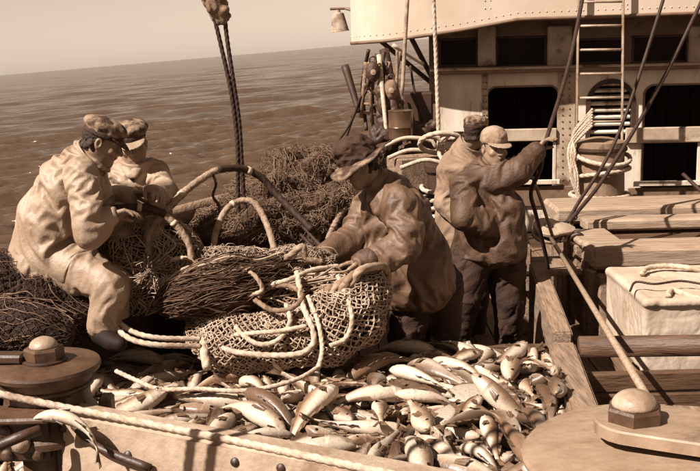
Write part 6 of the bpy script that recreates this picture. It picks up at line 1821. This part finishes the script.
# resting places of the fish: shape, position, rotation
FISH_AT = [
    (4, 1.035, 4.727, 0.296, 0.535, 0.573, 0.336, 0.523), (10, 0.862, 5.285, 0.277, 0.344, -0.936, 0.061, -0.051), (5, -1.41, 4.487, 0.29, 0.247, 0.958, 0.146, -0.024), (7, 0.21, 5.107, 0.281, 0.587, -0.651, -0.32, 0.36),
    (3, 0.966, 4.888, 0.288, 0.555, 0.648, -0.342, -0.394), (10, 0.279, 5.504, 0.303, 0.401, 0.817, -0.359, -0.209), (8, 0.534, 5.685, 0.276, 0.547, 0.044, 0.016, -0.836), (11, 0.234, 5.719, 0.271, 0.587, 0.52, 0.365, 0.502),
    (2, 0.449, 5.873, 0.271, 0.05, -0.079, -0.669, 0.737), (10, 0.561, 4.585, 0.29, 0.996, -0.044, 0.073, -0.026), (4, 0.826, 4.087, 0.375, 0.35, 0.463, 0.463, 0.67), (9, -1.023, 5.383, 0.294, 0.841, -0.308, -0.065, 0.441),
    (1, 0.394, 5.559, 0.305, 0.076, 0.712, -0.697, -0.032), (1, 1.07, 5.037, 0.284, 0.317, 0.586, -0.67, -0.327), (4, 0.595, 4.096, 0.304, 0.727, -0.656, -0.16, 0.125), (0, 0.633, 3.93, 0.34, 0.023, 0.236, -0.415, -0.878),
    (3, 0.936, 5.464, 0.289, 0.594, 0.557, 0.476, 0.333), (0, 1.102, 5.494, 0.297, 0.381, 0.535, -0.518, -0.548), (0, -1.093, 5.54, 0.309, 0.948, 0.172, 0.154, 0.219), (11, 0.065, 5.284, 0.295, 0.47, -0.51, 0.526, -0.492),
    (10, 0.048, 5.021, 0.315, 0.653, 0.388, 0.229, 0.609), (0, -0.271, 5.181, 0.35, 0.415, 0.695, -0.43, -0.399), (1, 0.88, 5.202, 0.333, 0.005, -0.25, -0.691, 0.678), (5, -0.1, 4.406, 0.33, 0.672, 0.538, 0.373, 0.347),
    (0, 0.706, 4.542, 0.307, 0.099, 0.065, -0.67, -0.733), (5, 0.553, 4.042, 0.323, 0.133, 0.311, -0.612, -0.715), (8, 0.639, 5.206, 0.32, 0.98, -0.11, -0.059, 0.155), (8, 0.59, 4.315, 0.275, 0.937, 0.004, 0.041, -0.347),
    (3, 0.992, 5.884, 0.286, 0.108, -0.057, -0.076, 0.99), (4, 0.019, 5.166, 0.303, 0.255, -0.198, -0.646, 0.692), (4, 0.452, 4.352, 0.292, 0.493, 0.463, 0.381, 0.631), (4, 0.593, 4.741, 0.334, 0.39, 0.404, 0.666, 0.491),
    (2, 0.346, 4.64, 0.302, 0.566, -0.586, 0.394, -0.425), (1, -0.219, 4.421, 0.31, 0.579, 0.098, -0.268, -0.764), (4, 0.072, 5.698, 0.27, 0.601, 0.656, -0.349, -0.293), (11, -1.438, 4.317, 0.273, 0.42, 0.875, 0.201, 0.136),
    (0, 0.734, 5.807, 0.308, 0.098, -0.172, -0.966, 0.163), (2, 0.008, 4.521, 0.366, 0.029, -0.26, -0.833, 0.487), (1, 0.827, 4.388, 0.298, 0.169, 0.015, -0.423, -0.89), (3, -1.33, 5.464, 0.284, 0.116, -0.196, 0.713, -0.663),
    (3, -0.508, 5.188, 0.35, 0.71, -0.092, -0.111, 0.689), (7, -0.364, 5.298, 0.293, 0.138, -0.46, 0.876, -0.045), (2, 0.773, 5.326, 0.338, 0.198, -0.346, 0.691, -0.603), (3, 0.578, 4.387, 0.328, 0.631, -0.585, -0.417, 0.292),
    (4, -0.451, 5.039, 0.366, 0.358, 0.523, 0.468, 0.616), (6, -0.631, 4.746, 0.336, 0.547, -0.576, 0.403, -0.454), (1, 0.157, 5.488, 0.308, 0.961, 0.121, -0.051, -0.242), (3, 0.683, 5.342, 0.348, 0.245, 0.32, -0.577, -0.71),
    (11, 0.902, 5.123, 0.272, 0.173, 0.099, 0.351, 0.915), (8, 1.045, 5.319, 0.317, 0.755, 0.14, -0.247, -0.592), (4, -0.108, 4.937, 0.396, 0.784, 0.599, 0.03, 0.157), (3, -1.379, 5.776, 0.288, 0.68, 0.73, 0.043, -0.049),
    (9, 0.158, 4.553, 0.366, 0.31, 0.74, -0.556, 0.218), (6, 0.373, 4.28, 0.349, 0.194, 0.472, -0.576, -0.639), (8, -0.317, 4.496, 0.316, 0.641, 0.105, -0.026, -0.76), (3, 0.635, 4.198, 0.341, 0.782, -0.596, 0.132, 0.122),
    (1, -0.111, 4.231, 0.345, 0.521, 0.721, 0.283, 0.358), (4, -0.596, 5.426, 0.297, 0.697, 0.193, -0.332, -0.605), (11, -0.963, 5.673, 0.272, 0.891, 0.342, 0.08, 0.288), (5, 0.259, 4.01, 0.344, 0.574, 0.646, 0.431, 0.258),
    (0, -1.389, 5.303, 0.305, 0.232, 0.246, -0.701, -0.628), (7, -0.061, 5.083, 0.401, 0.244, -0.197, -0.578, 0.753), (1, 0.134, 5.239, 0.411, 0.827, 0.474, 0.088, 0.291), (1, -0.185, 4.786, 0.29, 0.813, 0.265, 0.163, 0.492),
    (4, 0.283, 5.038, 0.356, 0.746, 0.526, -0.202, -0.353), (0, -0.082, 5.348, 0.298, 0.341, 0.206, 0.704, 0.588), (2, 0.717, 4.56, 0.353, 0.42, -0.437, -0.547, 0.578), (0, 0.289, 3.854, 0.364, 0.297, -0.737, -0.555, 0.247),
    (7, -0.302, 5.094, 0.349, 0.529, 0.389, 0.251, 0.711), (5, 0.362, 5.276, 0.322, 0.224, 0.257, 0.724, 0.6), (2, 0.618, 5.428, 0.309, 0.552, -0.822, -0.126, 0.063), (2, -0.725, 5.409, 0.3, 0.275, -0.358, 0.57, -0.687),
    (0, -0.833, 4.982, 0.349, 0.463, -0.599, -0.462, 0.461), (11, 0.437, 4.118, 0.329, 0.394, 0.007, 0.432, 0.811), (2, 0.894, 4.798, 0.271, 0.42, -0.41, -0.534, 0.608), (0, 0.279, 4.221, 0.343, 0.006, -0.804, -0.594, 0.026),
    (2, -0.035, 4.626, 0.329, 0.108, 0.166, 0.924, -0.328), (5, 0.066, 5.457, 0.294, 0.741, 0.598, -0.236, -0.195), (8, -0.487, 5.587, 0.266, 0.006, 0.873, -0.488, -0.011), (3, 0.329, 3.762, 0.358, 0.217, 0.538, -0.7, -0.418),
    (2, -1.506, 3.548, 0.415, 0.172, -0.518, -0.208, -0.812), (3, -0.685, 5.327, 0.301, 0.751, 0.342, 0.369, 0.427), (4, 0.796, 5.158, 0.369, 0.773, -0.584, 0.248, -0), (4, -0.743, 4.505, 0.387, 0.543, 0.597, 0.534, 0.251),
    (1, -1.384, 4.32, 0.355, 0.17, 0.239, -0.573, -0.766), (2, 0.251, 4.673, 0.367, 0.685, -0.632, -0.201, 0.3), (0, -1.132, 5.368, 0.363, 0.241, -0.142, 0.778, -0.563), (0, -0.042, 4.135, 0.424, 0.601, 0.757, 0.011, -0.254),
    (4, -0.387, 4.765, 0.366, 0.508, -0.813, 0.126, -0.254), (4, 0.484, 4.62, 0.358, 0.682, 0.519, 0.205, 0.473), (3, 0.12, 4.311, 0.384, 0.662, 0.726, 0.182, 0.03), (2, -0.899, 4.711, 0.348, 0.683, -0.463, 0.221, -0.52),
    (9, -1.155, 5.258, 0.33, 0.592, 0.556, 0.546, 0.204), (1, -1.081, 5.215, 0.36, 0.269, 0.89, 0.322, 0.178), (6, 0.465, 5.609, 0.306, 0.351, 0.521, -0.504, -0.593), (5, -0.342, 4.239, 0.371, 0.416, 0.419, -0.683, -0.43),
    (5, 0.473, 4.213, 0.334, 0.748, 0.644, 0.157, -0.016), (0, -0.663, 5.034, 0.375, 0.492, 0.428, -0.604, -0.458), (5, 0.428, 4.438, 0.352, 0.302, 0.187, 0.69, 0.63), (5, 0.771, 5.553, 0.3, 0.236, -0.014, 0.253, -0.938),
    (2, -1.071, 5.862, 0.278, 0.412, -0.907, 0.082, -0.006), (1, 0.291, 5.81, 0.326, 0.176, 0.097, 0.72, 0.664), (3, -0.18, 4.997, 0.392, 0.773, -0.625, -0.087, -0.062), (4, -0.125, 5.633, 0.296, 0.811, 0.482, -0.267, -0.195),
    (1, -1.336, 5.834, 0.305, 0.12, 0.116, 0.763, 0.624), (5, 0.199, 4.968, 0.335, 0.45, 0.335, 0.628, 0.539), (10, -1.365, 5.121, 0.302, 0.013, -0.062, -0.696, 0.715), (1, 0.372, 4.022, 0.397, 0.428, 0.758, -0.392, -0.297),
    (3, -0.843, 5.357, 0.339, 0.413, -0.414, 0.544, -0.602), (1, 0.966, 4.846, 0.338, 0.628, 0.338, -0.357, -0.604), (1, 0.58, 5.092, 0.356, 0.618, 0.656, -0.285, -0.327), (3, -0.155, 4.87, 0.362, 0.021, -0.121, -0.504, 0.855),
    (0, 0.732, 4.7, 0.413, 0.892, -0.209, 0.353, -0.192), (8, -0.76, 5.602, 0.298, 0.891, -0.104, -0.088, -0.433), (0, 0.116, 4.842, 0.346, 0.543, 0.428, -0.518, -0.504), (10, -0.849, 5.215, 0.373, 0.372, -0.629, -0.651, 0.206),
    (5, 0.849, 3.697, 0.315, 0.325, -0.452, -0.757, 0.342), (0, 0.042, 4.387, 0.421, 0.055, 0.001, -0.865, -0.499), (0, -0.165, 4.559, 0.39, 0.618, 0.495, -0.403, -0.458), (1, -0.14, 5.158, 0.325, 0.322, 0.674, -0.655, -0.113),
    (0, -0.625, 4.36, 0.419, 0.405, -0.476, 0.603, -0.496), (11, 0.911, 4.466, 0.326, 0.128, 0.097, -0.794, -0.586), (10, -0.002, 4.975, 0.311, 0.342, 0.626, 0.648, 0.266), (3, -0.52, 4.375, 0.403, 0.679, -0.503, -0.279, 0.456),
    (8, 0.845, 4.931, 0.365, 0.767, 0.021, 0.188, 0.613), (0, 0.542, 4.451, 0.414, 0.225, -0.371, 0.535, -0.725), (11, 0.202, 5.209, 0.309, 0.116, -0.897, -0.407, -0.13), (7, -0.003, 4.758, 0.364, 0.614, -0.663, 0.283, -0.322),
    (7, 0.533, 4.931, 0.318, 0.428, 0.885, 0.025, -0.181), (0, -1.422, 4.385, 0.302, 0.056, 0.957, 0.286, -0.011), (1, -0.184, 4.767, 0.397, 0.258, -0.335, -0.898, -0.121), (3, 0.215, 4.22, 0.388, 0.574, 0.073, -0.012, -0.815),
    (10, 0.405, 4.89, 0.362, 0.632, -0.066, -0.237, 0.735), (2, 0.361, 4.743, 0.404, 0.626, -0.76, 0.041, 0.17), (4, 0.498, 5.597, 0.341, 0.644, 0.722, 0.247, 0.047), (0, -1.38, 5.265, 0.367, 0.562, -0.66, 0.334, -0.371),
    (3, 0.09, 4.182, 0.363, 0.38, -0.204, 0.659, -0.616), (4, -1.209, 5.229, 0.32, 0.169, -0.565, 0.666, -0.458), (4, 0.31, 4.915, 0.331, 0.288, 0.395, 0.593, 0.64), (6, -0.292, 4.593, 0.394, 0.563, 0.683, 0.159, 0.437),
    (3, -1.399, 5.603, 0.273, 0.676, -0.732, -0.058, 0.064), (7, -0.518, 4.558, 0.376, 0.55, 0.38, -0.531, -0.521), (3, 0.394, 4.095, 0.391, 0.28, 0.755, -0.364, -0.468), (2, -0.074, 5.175, 0.341, 0.48, -0.551, 0.594, -0.336),
    (3, 0.602, 4.272, 0.334, 0.103, 0.163, -0.549, 0.813), (2, -0.519, 5.337, 0.279, 0.602, -0.614, -0.374, 0.348), (3, 0.489, 3.946, 0.375, 0.378, 0.301, 0.376, 0.791), (1, -0.478, 4.528, 0.428, 0.254, 0.277, 0.596, 0.71),
    (5, -1.124, 4.749, 0.414, 0.332, 0.282, -0.596, -0.674), (8, 0.4, 4.52, 0.401, 0.132, 0.822, 0.539, 0.126), (3, -0.967, 4.498, 0.385, 0.427, 0.359, -0.298, -0.774), (1, 0.87, 5.237, 0.382, 0.584, 0.522, 0.468, 0.409),
    (1, 0.711, 4.832, 0.354, 0.963, -0.23, 0.045, -0.136), (0, 0.833, 3.909, 0.338, 0.235, -0.404, -0.736, 0.489), (4, -1.033, 4.647, 0.362, 0.1, -0.154, 0.717, 0.672), (10, 0.252, 4.746, 0.368, 0.54, 0.774, 0.32, 0.084),
    (3, -0.137, 4.069, 0.382, 0.006, -0.067, -0.697, 0.714), (3, 0.407, 5.817, 0.298, 0.053, -0.184, -0.813, 0.549), (1, 0.424, 5.159, 0.405, 0.444, 0.769, -0.427, -0.172), (10, -0.49, 4.688, 0.365, 0.306, -0.944, -0.101, 0.069),
    (3, -0.575, 5.235, 0.35, 0.545, 0.432, 0.365, 0.619), (1, 0.797, 4.295, 0.366, 0.068, 0.032, -0.13, 0.989), (1, 0.487, 3.835, 0.398, 0.44, 0.86, -0.166, -0.198), (3, 0.118, 4.548, 0.436, 0.452, -0.549, 0.455, -0.536),
    (0, 0.976, 5.243, 0.389, 0.276, -0.646, 0.439, -0.561), (4, -0.419, 4.36, 0.352, 0.722, 0.643, 0.171, 0.192), (11, 0.632, 5.519, 0.336, 0.675, 0.706, 0.171, 0.131), (3, -1.124, 5.808, 0.273, 0.075, -0.092, -0.729, 0.674),
    (2, -0.67, 5.693, 0.284, 0.596, -0.663, 0.313, -0.327), (0, 0.928, 5.58, 0.376, 0.297, 0.381, -0.655, -0.581), (2, 0.16, 3.936, 0.4, 0.602, -0.623, -0.361, 0.346), (10, -0.398, 5.34, 0.336, 0.376, -0.543, -0.534, 0.528),
    (11, 0.395, 5.408, 0.36, 0.782, 0.612, -0, 0.119), (0, -1.263, 4.805, 0.385, 0.033, -0.223, 0.974, 0.024), (4, 0.558, 4.627, 0.377, 0.275, 0.408, -0.531, -0.69), (3, 0.404, 4.674, 0.366, 0.021, -0.276, 0.819, -0.503),
    (0, 0.711, 4.183, 0.412, 0.582, -0.216, -0.475, 0.624), (2, 0.478, 5.012, 0.344, 0.538, -0.818, 0.185, -0.085), (0, -1.09, 4.659, 0.45, 0.169, 0.265, -0.538, -0.782), (10, 0.534, 4.057, 0.392, 0.433, -0.742, 0.43, -0.278),
    (1, -0.21, 4.064, 0.428, 0.088, -0.042, 0.729, 0.678), (10, -1.409, 5.702, 0.275, 0.817, -0.565, -0.099, 0.055), (5, -0.222, 5.188, 0.394, 0.501, 0.532, -0.36, -0.58), (3, -0.09, 4.564, 0.427, 0.472, 0.215, 0.433, 0.737),
    (1, 0.085, 4.749, 0.415, 0.137, 0.086, -0.712, -0.684), (3, -0.803, 4.561, 0.408, 0.731, -0.618, -0.156, 0.244), (8, -0.446, 4.669, 0.403, 0.213, -0.294, -0.93, -0.06), (11, 0.266, 4.456, 0.349, 0.905, -0.136, -0.062, -0.398),
    (5, -0.971, 4.775, 0.393, 0.684, 0.69, 0.103, 0.213), (3, 0.606, 4.257, 0.421, 0.56, -0.441, 0.494, -0.498), (3, -0.027, 5.516, 0.342, 0.819, -0.544, 0.005, -0.181), (6, -0.791, 5.229, 0.348, 0.383, -0.22, 0.617, -0.651),
    (8, 0.29, 4.917, 0.409, 0.943, 0.015, 0.038, -0.33), (0, 1.03, 4.87, 0.42, 0.669, -0.38, -0.236, 0.594), (11, 0.037, 5.013, 0.356, 0.522, -0.066, 0.024, 0.85), (0, -0.938, 5.068, 0.366, 0.612, -0.357, -0.361, 0.607),
    (2, -0.301, 4.871, 0.372, 0.339, -0.738, -0.355, 0.462), (10, 0.913, 4.981, 0.373, 0.547, -0.317, 0.207, -0.747), (7, 0.971, 4.567, 0.323, 0.335, 0.084, -0.029, -0.938), (2, -1.536, 5.382, 0.309, 0.443, -0.429, 0.526, -0.585),
    (0, 0.309, 4.45, 0.437, 0.58, 0.318, 0.434, 0.612), (1, 0.648, 5.743, 0.318, 0.096, 0.402, 0.767, 0.491), (0, 0.331, 5.04, 0.428, 0.45, -0.794, 0.344, -0.221), (11, -0.342, 4.963, 0.285, 0.628, 0.7, 0.254, 0.228),
    (3, 0.228, 5.182, 0.368, 0.289, 0.103, 0.444, 0.842), (2, -1.084, 5.428, 0.293, 0.542, -0.824, -0.163, 0.034), (5, 0.776, 4.741, 0.331, 0.222, 0.042, 0.486, 0.844), (0, 0.011, 5.365, 0.383, 0.099, 0.078, 0.856, -0.502),
    (3, -0.007, 4.928, 0.369, 0.331, 0.397, 0.677, 0.523), (2, -1.335, 5.065, 0.323, 0.982, 0.102, -0.151, -0.057), (4, 0.178, 5.367, 0.351, 0.573, 0.48, 0.282, 0.601), (1, -0.186, 4.569, 0.449, 0.325, 0.406, -0.581, -0.626),
    (1, -1.073, 4.435, 0.413, 0.496, 0.809, 0.154, 0.277), (4, -1.18, 5.58, 0.3, 0.317, 0.016, -0.455, -0.832), (3, 0.61, 5.577, 0.345, 0.192, -0.029, 0.56, -0.806), (3, 0.116, 4.112, 0.427, 0.357, 0.747, 0.509, 0.236),
    (2, -0.354, 5.106, 0.354, 0.007, -0.734, -0.658, 0.166), (4, -0.75, 5.105, 0.317, 0.548, 0.4, 0.56, 0.475), (1, -0.381, 5.495, 0.308, 0.743, 0.624, -0.139, -0.199), (4, 0.639, 5.476, 0.381, 0.359, 0.174, -0.462, -0.792),
    (7, 1.083, 5.104, 0.412, 0.273, 0.769, 0.578, 0.028), (1, 0.25, 3.955, 0.456, 0.395, 0.537, 0.592, 0.453), (2, 0.201, 5.643, 0.324, 0.511, -0.757, 0.273, -0.302), (6, -1.367, 4.099, 0.369, 0.189, -0.904, -0.375, 0.08),
    (4, -0.675, 4.526, 0.405, 0.609, 0.246, -0.292, -0.695), (3, 0.945, 4.343, 0.384, 0.248, -0.427, 0.519, -0.697), (3, -1.176, 4.981, 0.4, 0.242, 0.105, 0.557, 0.788), (11, 0.15, 4.053, 0.405, 0.545, 0.252, -0.204, -0.773),
    (8, 0.593, 4.857, 0.4, 0.052, -0.984, -0.165, -0.04), (2, 0.573, 5.241, 0.397, 0.593, -0.718, 0.326, -0.165), (5, 1.017, 5.445, 0.335, 0.638, 0.538, -0.428, -0.346), (3, -1.407, 5.033, 0.383, 0.004, -0.611, 0.759, 0.226),
    (4, -0.421, 4.297, 0.411, 0.16, 0.152, -0.833, -0.507), (1, 0.111, 5.061, 0.377, 0.642, 0.29, -0.558, -0.44), (4, -0.423, 5.201, 0.324, 0.699, 0.2, 0.28, 0.627), (4, -0.247, 4.267, 0.38, 0.411, 0.225, -0.459, -0.755),
    (1, -0.404, 4.569, 0.435, 0.782, 0.465, -0.091, -0.406), (6, -0.798, 4.696, 0.412, 0.075, -0.023, -0.692, 0.717), (4, 0.833, 5.865, 0.27, 0.759, 0.651, -0.031, -0.009), (0, -0.665, 4.761, 0.421, 0.052, 0.012, -0.991, -0.12),
    (6, 0.08, 4.847, 0.405, 0.057, -0.152, 0.64, -0.751), (9, 0.842, 4.154, 0.365, 0.099, -0.176, 0.932, 0.299), (2, -0.735, 5.157, 0.374, 0.267, -0.293, 0.625, -0.673), (3, 0.003, 3.976, 0.418, 0.635, -0.494, -0.424, 0.416),
    (3, -1.033, 4.986, 0.399, 0.065, -0.302, -0.59, 0.746), (10, 1.07, 5.647, 0.334, 0.244, -0.72, -0.609, 0.227), (9, -0.786, 4.958, 0.411, 0.465, -0.042, -0.189, -0.864), (10, 0.778, 5.59, 0.344, 0.179, -0.552, 0.68, -0.447),
    (11, -1.565, 4.165, 0.307, 0.408, 0.484, 0.352, 0.689), (0, -0.466, 4.872, 0.375, 0.124, -0.134, -0.944, -0.274), (2, -0.536, 5.053, 0.397, 0.536, -0.66, 0.359, -0.385), (1, 0.818, 4.412, 0.399, 0.669, 0.287, -0.441, -0.525),
    (11, -0.887, 5.398, 0.312, 0.737, 0.309, 0.307, 0.516), (2, 0.953, 5.722, 0.296, 0.902, -0.346, -0.146, 0.213),
]
def fish_mat(name, back, belly, spot, split=(0.42, 0.60), axis='Z', L=0.1, rough=0.42, speck=70):
    m = bpy.data.materials.new(name); m.use_nodes = True
    n = m.node_tree.nodes; l = m.node_tree.links.new; p = n['Principled BSDF']
    p.inputs['Roughness'].default_value = rough; p.inputs['Specular IOR Level'].default_value = 0.5
    tc = n.new('ShaderNodeTexCoord'); sx = n.new('ShaderNodeSeparateXYZ'); l(tc.outputs['Object'], sx.inputs[0])
    nz = n.new('ShaderNodeTexNoise'); nz.inputs['Scale'].default_value = 11; nz.inputs['Detail'].default_value = 5; l(tc.outputs['Object'], nz.inputs['Vector'])
    mr = n.new('ShaderNodeMapRange'); mr.inputs['From Min'].default_value = -L; mr.inputs['From Max'].default_value = L; l(sx.outputs[axis], mr.inputs['Value'])
    ad = n.new('ShaderNodeMath'); ad.operation = 'MULTIPLY_ADD'; ad.inputs[1].default_value = 0.38; l(nz.outputs['Fac'], ad.inputs[0]); l(mr.outputs[0], ad.inputs[2])
    sb = n.new('ShaderNodeMath'); sb.operation = 'SUBTRACT'; sb.inputs[1].default_value = 0.19; l(ad.outputs[0], sb.inputs[0])
    r = n.new('ShaderNodeValToRGB'); e = r.color_ramp.elements
    e[0].position = split[0]; e[0].color = tone(belly); e[1].position = split[1] + 0.14; e[1].color = tone(back)
    q = e.new(split[1]); q.color = tone((back + belly) * 0.42)
    l(sb.outputs[0], r.inputs[0])
    n2 = n.new('ShaderNodeTexNoise'); n2.inputs['Scale'].default_value = speck; n2.inputs['Detail'].default_value = 4; l(tc.outputs['Object'], n2.inputs['Vector'])
    r2 = n.new('ShaderNodeValToRGB'); r2.color_ramp.elements[0].position = 0.54; r2.color_ramp.elements[1].position = 0.66; l(n2.outputs['Fac'], r2.inputs[0])
    fm = n.new('ShaderNodeMath'); fm.operation = 'MULTIPLY'; fm.inputs[1].default_value = 0.30; l(r2.outputs[0], fm.inputs[0])
    mx = n.new('ShaderNodeMix'); mx.data_type = 'RGBA'; l(fm.outputs[0], mx.inputs['Factor']); l(r.outputs[0], mx.inputs['A']); mx.inputs['B'].default_value = tone(spot)
    oi = n.new('ShaderNodeObjectInfo'); hs = n.new('ShaderNodeHueSaturation')
    mv = n.new('ShaderNodeMapRange'); mv.inputs['To Min'].default_value = 0.72; mv.inputs['To Max'].default_value = 1.22; l(oi.outputs['Random'], mv.inputs['Value'])
    l(mv.outputs[0], hs.inputs['Value']); l(mx.outputs['Result'], hs.inputs['Color']); l(hs.outputs[0], p.inputs['Base Color'])
    bp = n.new('ShaderNodeBump'); bp.inputs['Strength'].default_value = 0.35; bp.inputs['Distance'].default_value = 0.006
    n3 = n.new('ShaderNodeTexNoise'); n3.inputs['Scale'].default_value = 60; n3.inputs['Detail'].default_value = 6; l(tc.outputs['Object'], n3.inputs['Vector'])
    l(n3.outputs['Fac'], bp.inputs['Height']); l(bp.outputs[0], p.inputs['Normal'])
    return m


FM = {'cod': fish_mat('cod_skin', 0.14, 0.50, 0.10, (0.36, 0.56), 'Z', 0.075), 'haddock': fish_mat('haddock_skin', 0.08, 0.50, 0.13, (0.42, 0.56), 'Z', 0.065, speck=45),
      'redfish': fish_mat('redfish_skin', 0.19, 0.38, 0.15, (0.35, 0.70), 'Z', 0.07, 0.35), 'flounder': fish_mat('flounder_skin', 0.12, 0.52, 0.10, (0.46, 0.52), 'Z', 0.03)}
M_fin = mat('fish_fin', 0.17, 0.09, 0.4, 30, spec=0.5)
FNAME = {'cod': 'cod', 'haddock': 'haddock', 'redfish': 'redfish', 'flounder': 'flatfish'}
PROTO = []
for kind, bend, sc in VARIANTS:
    fs = FishShape(kind, bend, sc)
    v, f = fs.body(); me = bpy.data.meshes.new(FNAME[kind] + '_body'); me.from_pydata([tuple(q) for q in v], [], f); me.update()
    me.materials.append(FM[kind]); me.polygons.foreach_set('use_smooth', [True] * len(me.polygons))
    P_ = [('body', me)]
    for nm, (v, f) in fs.parts():
        pm_ = bpy.data.meshes.new(nm); pm_.from_pydata([tuple(q) for q in v], [], f); pm_.update()
        pm_.materials.append(M_eye if nm == 'eye' else M_fin); pm_.polygons.foreach_set('use_smooth', [nm == 'eye'] * len(pm_.polygons))
        P_.append((nm, pm_))
    PROTO.append(P_)
FISH_DZ = 0.14
o = MB().box((-0.25, 4.85, 0.34), (2.75, 2.05, 0.10), None, 0.01).build('pound_floor', M_wooddark); tag(o, kind='structure')
MARKS = [('at the foot of the codend', 285, 372), ('by the winch drum', 110, 400), ('beside two pale ropes', 140, 360), ('against the far dark board', 450, 352), ('in the far corner', 530, 362),
         ('against the right board', 560, 400), ('by the round plate', 520, 445), ('in mid heap', 400, 395), ('under the loose rope', 215, 395), ('near the bending man', 385, 358),
         ('in the near heap', 420, 445), ('along the foreground rope', 270, 430), ('right of mid heap', 470, 400)]


def project(p):
    d = Vector(p) - CAM; z = d.dot(FWD)
    return 350 + 1000 * d.dot(RGT) / z, 235.5 - 1000 * d.dot(UP) / z


LAB = {}
for (vi, x, y, z, qw, qx, qy, qz) in FISH_AT:
    kind = VARIANTS[vi][0]
    M = Matrix.Translation((x, y, z + FISH_DZ)) @ __import__('mathutils').Quaternion((qw, qx, qy, qz)).normalized().to_matrix().to_4x4()
    up = M.to_3x3() @ Vector((0, 0, 1)); fw = M.to_3x3() @ Vector((-1, 0, 0))
    e = bpy.data.objects.new(FNAME[kind], None); COL.objects.link(e); e.matrix_world = M; e.empty_display_size = 0.05
    for nm, me in PROTO[vi]:
        c = bpy.data.objects.new(nm, me); COL.objects.link(c); c.parent = e
    px, py = project((x, y, z + FISH_DZ))
    mk = min(MARKS, key=lambda q: (q[1] - px) ** 2 + 2.2 * (q[2] - py) ** 2)[0]
    if kind == 'flounder': pose = 'pale side up' if up.z < 0 else 'dark side up'
    else: pose = 'belly up' if up.z < -0.55 else ('back up' if up.z > 0.6 else 'on its side')
    hd = 'head left' if fw.x < -0.5 else ('head right' if fw.x > 0.5 else ('head nearest' if fw.y < 0 else 'head away'))
    big = {'cod': ('plump', 'big plump', 'plump'), 'haddock': ('slim', 'slim', 'long slim'), 'redfish': ('deep-bodied', 'deep-bodied', 'small deep-bodied'), 'flounder': ('broad', 'broad', 'small')}[kind][min(2, [i for i, q in enumerate(VARIANTS) if q[0] == kind].index(vi) if [i for i, q in enumerate(VARIANTS) if q[0] == kind].index(vi) < 3 else 0)]
    if vi in (10, 11): big = 'curled'
    LAB.setdefault('%s %s %s, %s, %s' % (big, FNAME[kind], pose, hd, mk), []).append((px, e))
ORD = {1: [''], 2: [', the left one', ', the right one'], 3: [', the leftmost', ', the middle one', ', the rightmost']}
for lb, li in LAB.items():
    li.sort(key=lambda q: q[0])
    for k, (_, e) in enumerate(li):
        ex = ORD[len(li)][k] if len(li) < 4 else [', leftmost', ', second from left', ', third from left', ', fourth from left', ', fifth from left', ', sixth from left', ', farthest right'][min(k, 6)]
        tag(e, lb + ex, 'fish', 'catch of fish heaped in the pound')

# one fish has slid off and hangs limp over the winch gear at the lower left
fs = FishShape('haddock', (1.75, 0.0), 0.86)
a_, b_ = at(22, 404, 3.5), at(116, 432, 3.42)
ex_ = (b_ - a_).normalized(); ez_ = (ray(70, 430).normalized() + Vector((0, 0, -0.25))).normalized(); ez_ = (ez_ - ex_ * ez_.dot(ex_)).normalized(); ey_ = ez_.cross(ex_)
M = Matrix((ex_, ey_, ez_)).transposed().to_4x4(); M.translation = (a_ + b_) / 2 + Vector((0, 0, -0.045))
e = bpy.data.objects.new('haddock', None); COL.objects.link(e); e.matrix_world = M; e.empty_display_size = 0.05
tag(e, 'limp pale fish hanging bent over the gear below the left winch drum', 'fish')
for nm, (v, f) in [('body', fs.body())] + fs.parts():
    me = bpy.data.meshes.new(nm); me.from_pydata([tuple(q) for q in v], [], f); me.update()
    me.materials.append(FM['haddock'] if nm == 'body' else (M_eye if nm == 'eye' else M_fin)); me.polygons.foreach_set('use_smooth', [nm in ('body', 'eye')] * len(me.polygons))
    c = bpy.data.objects.new(nm, me); COL.objects.link(c); c.parent = e
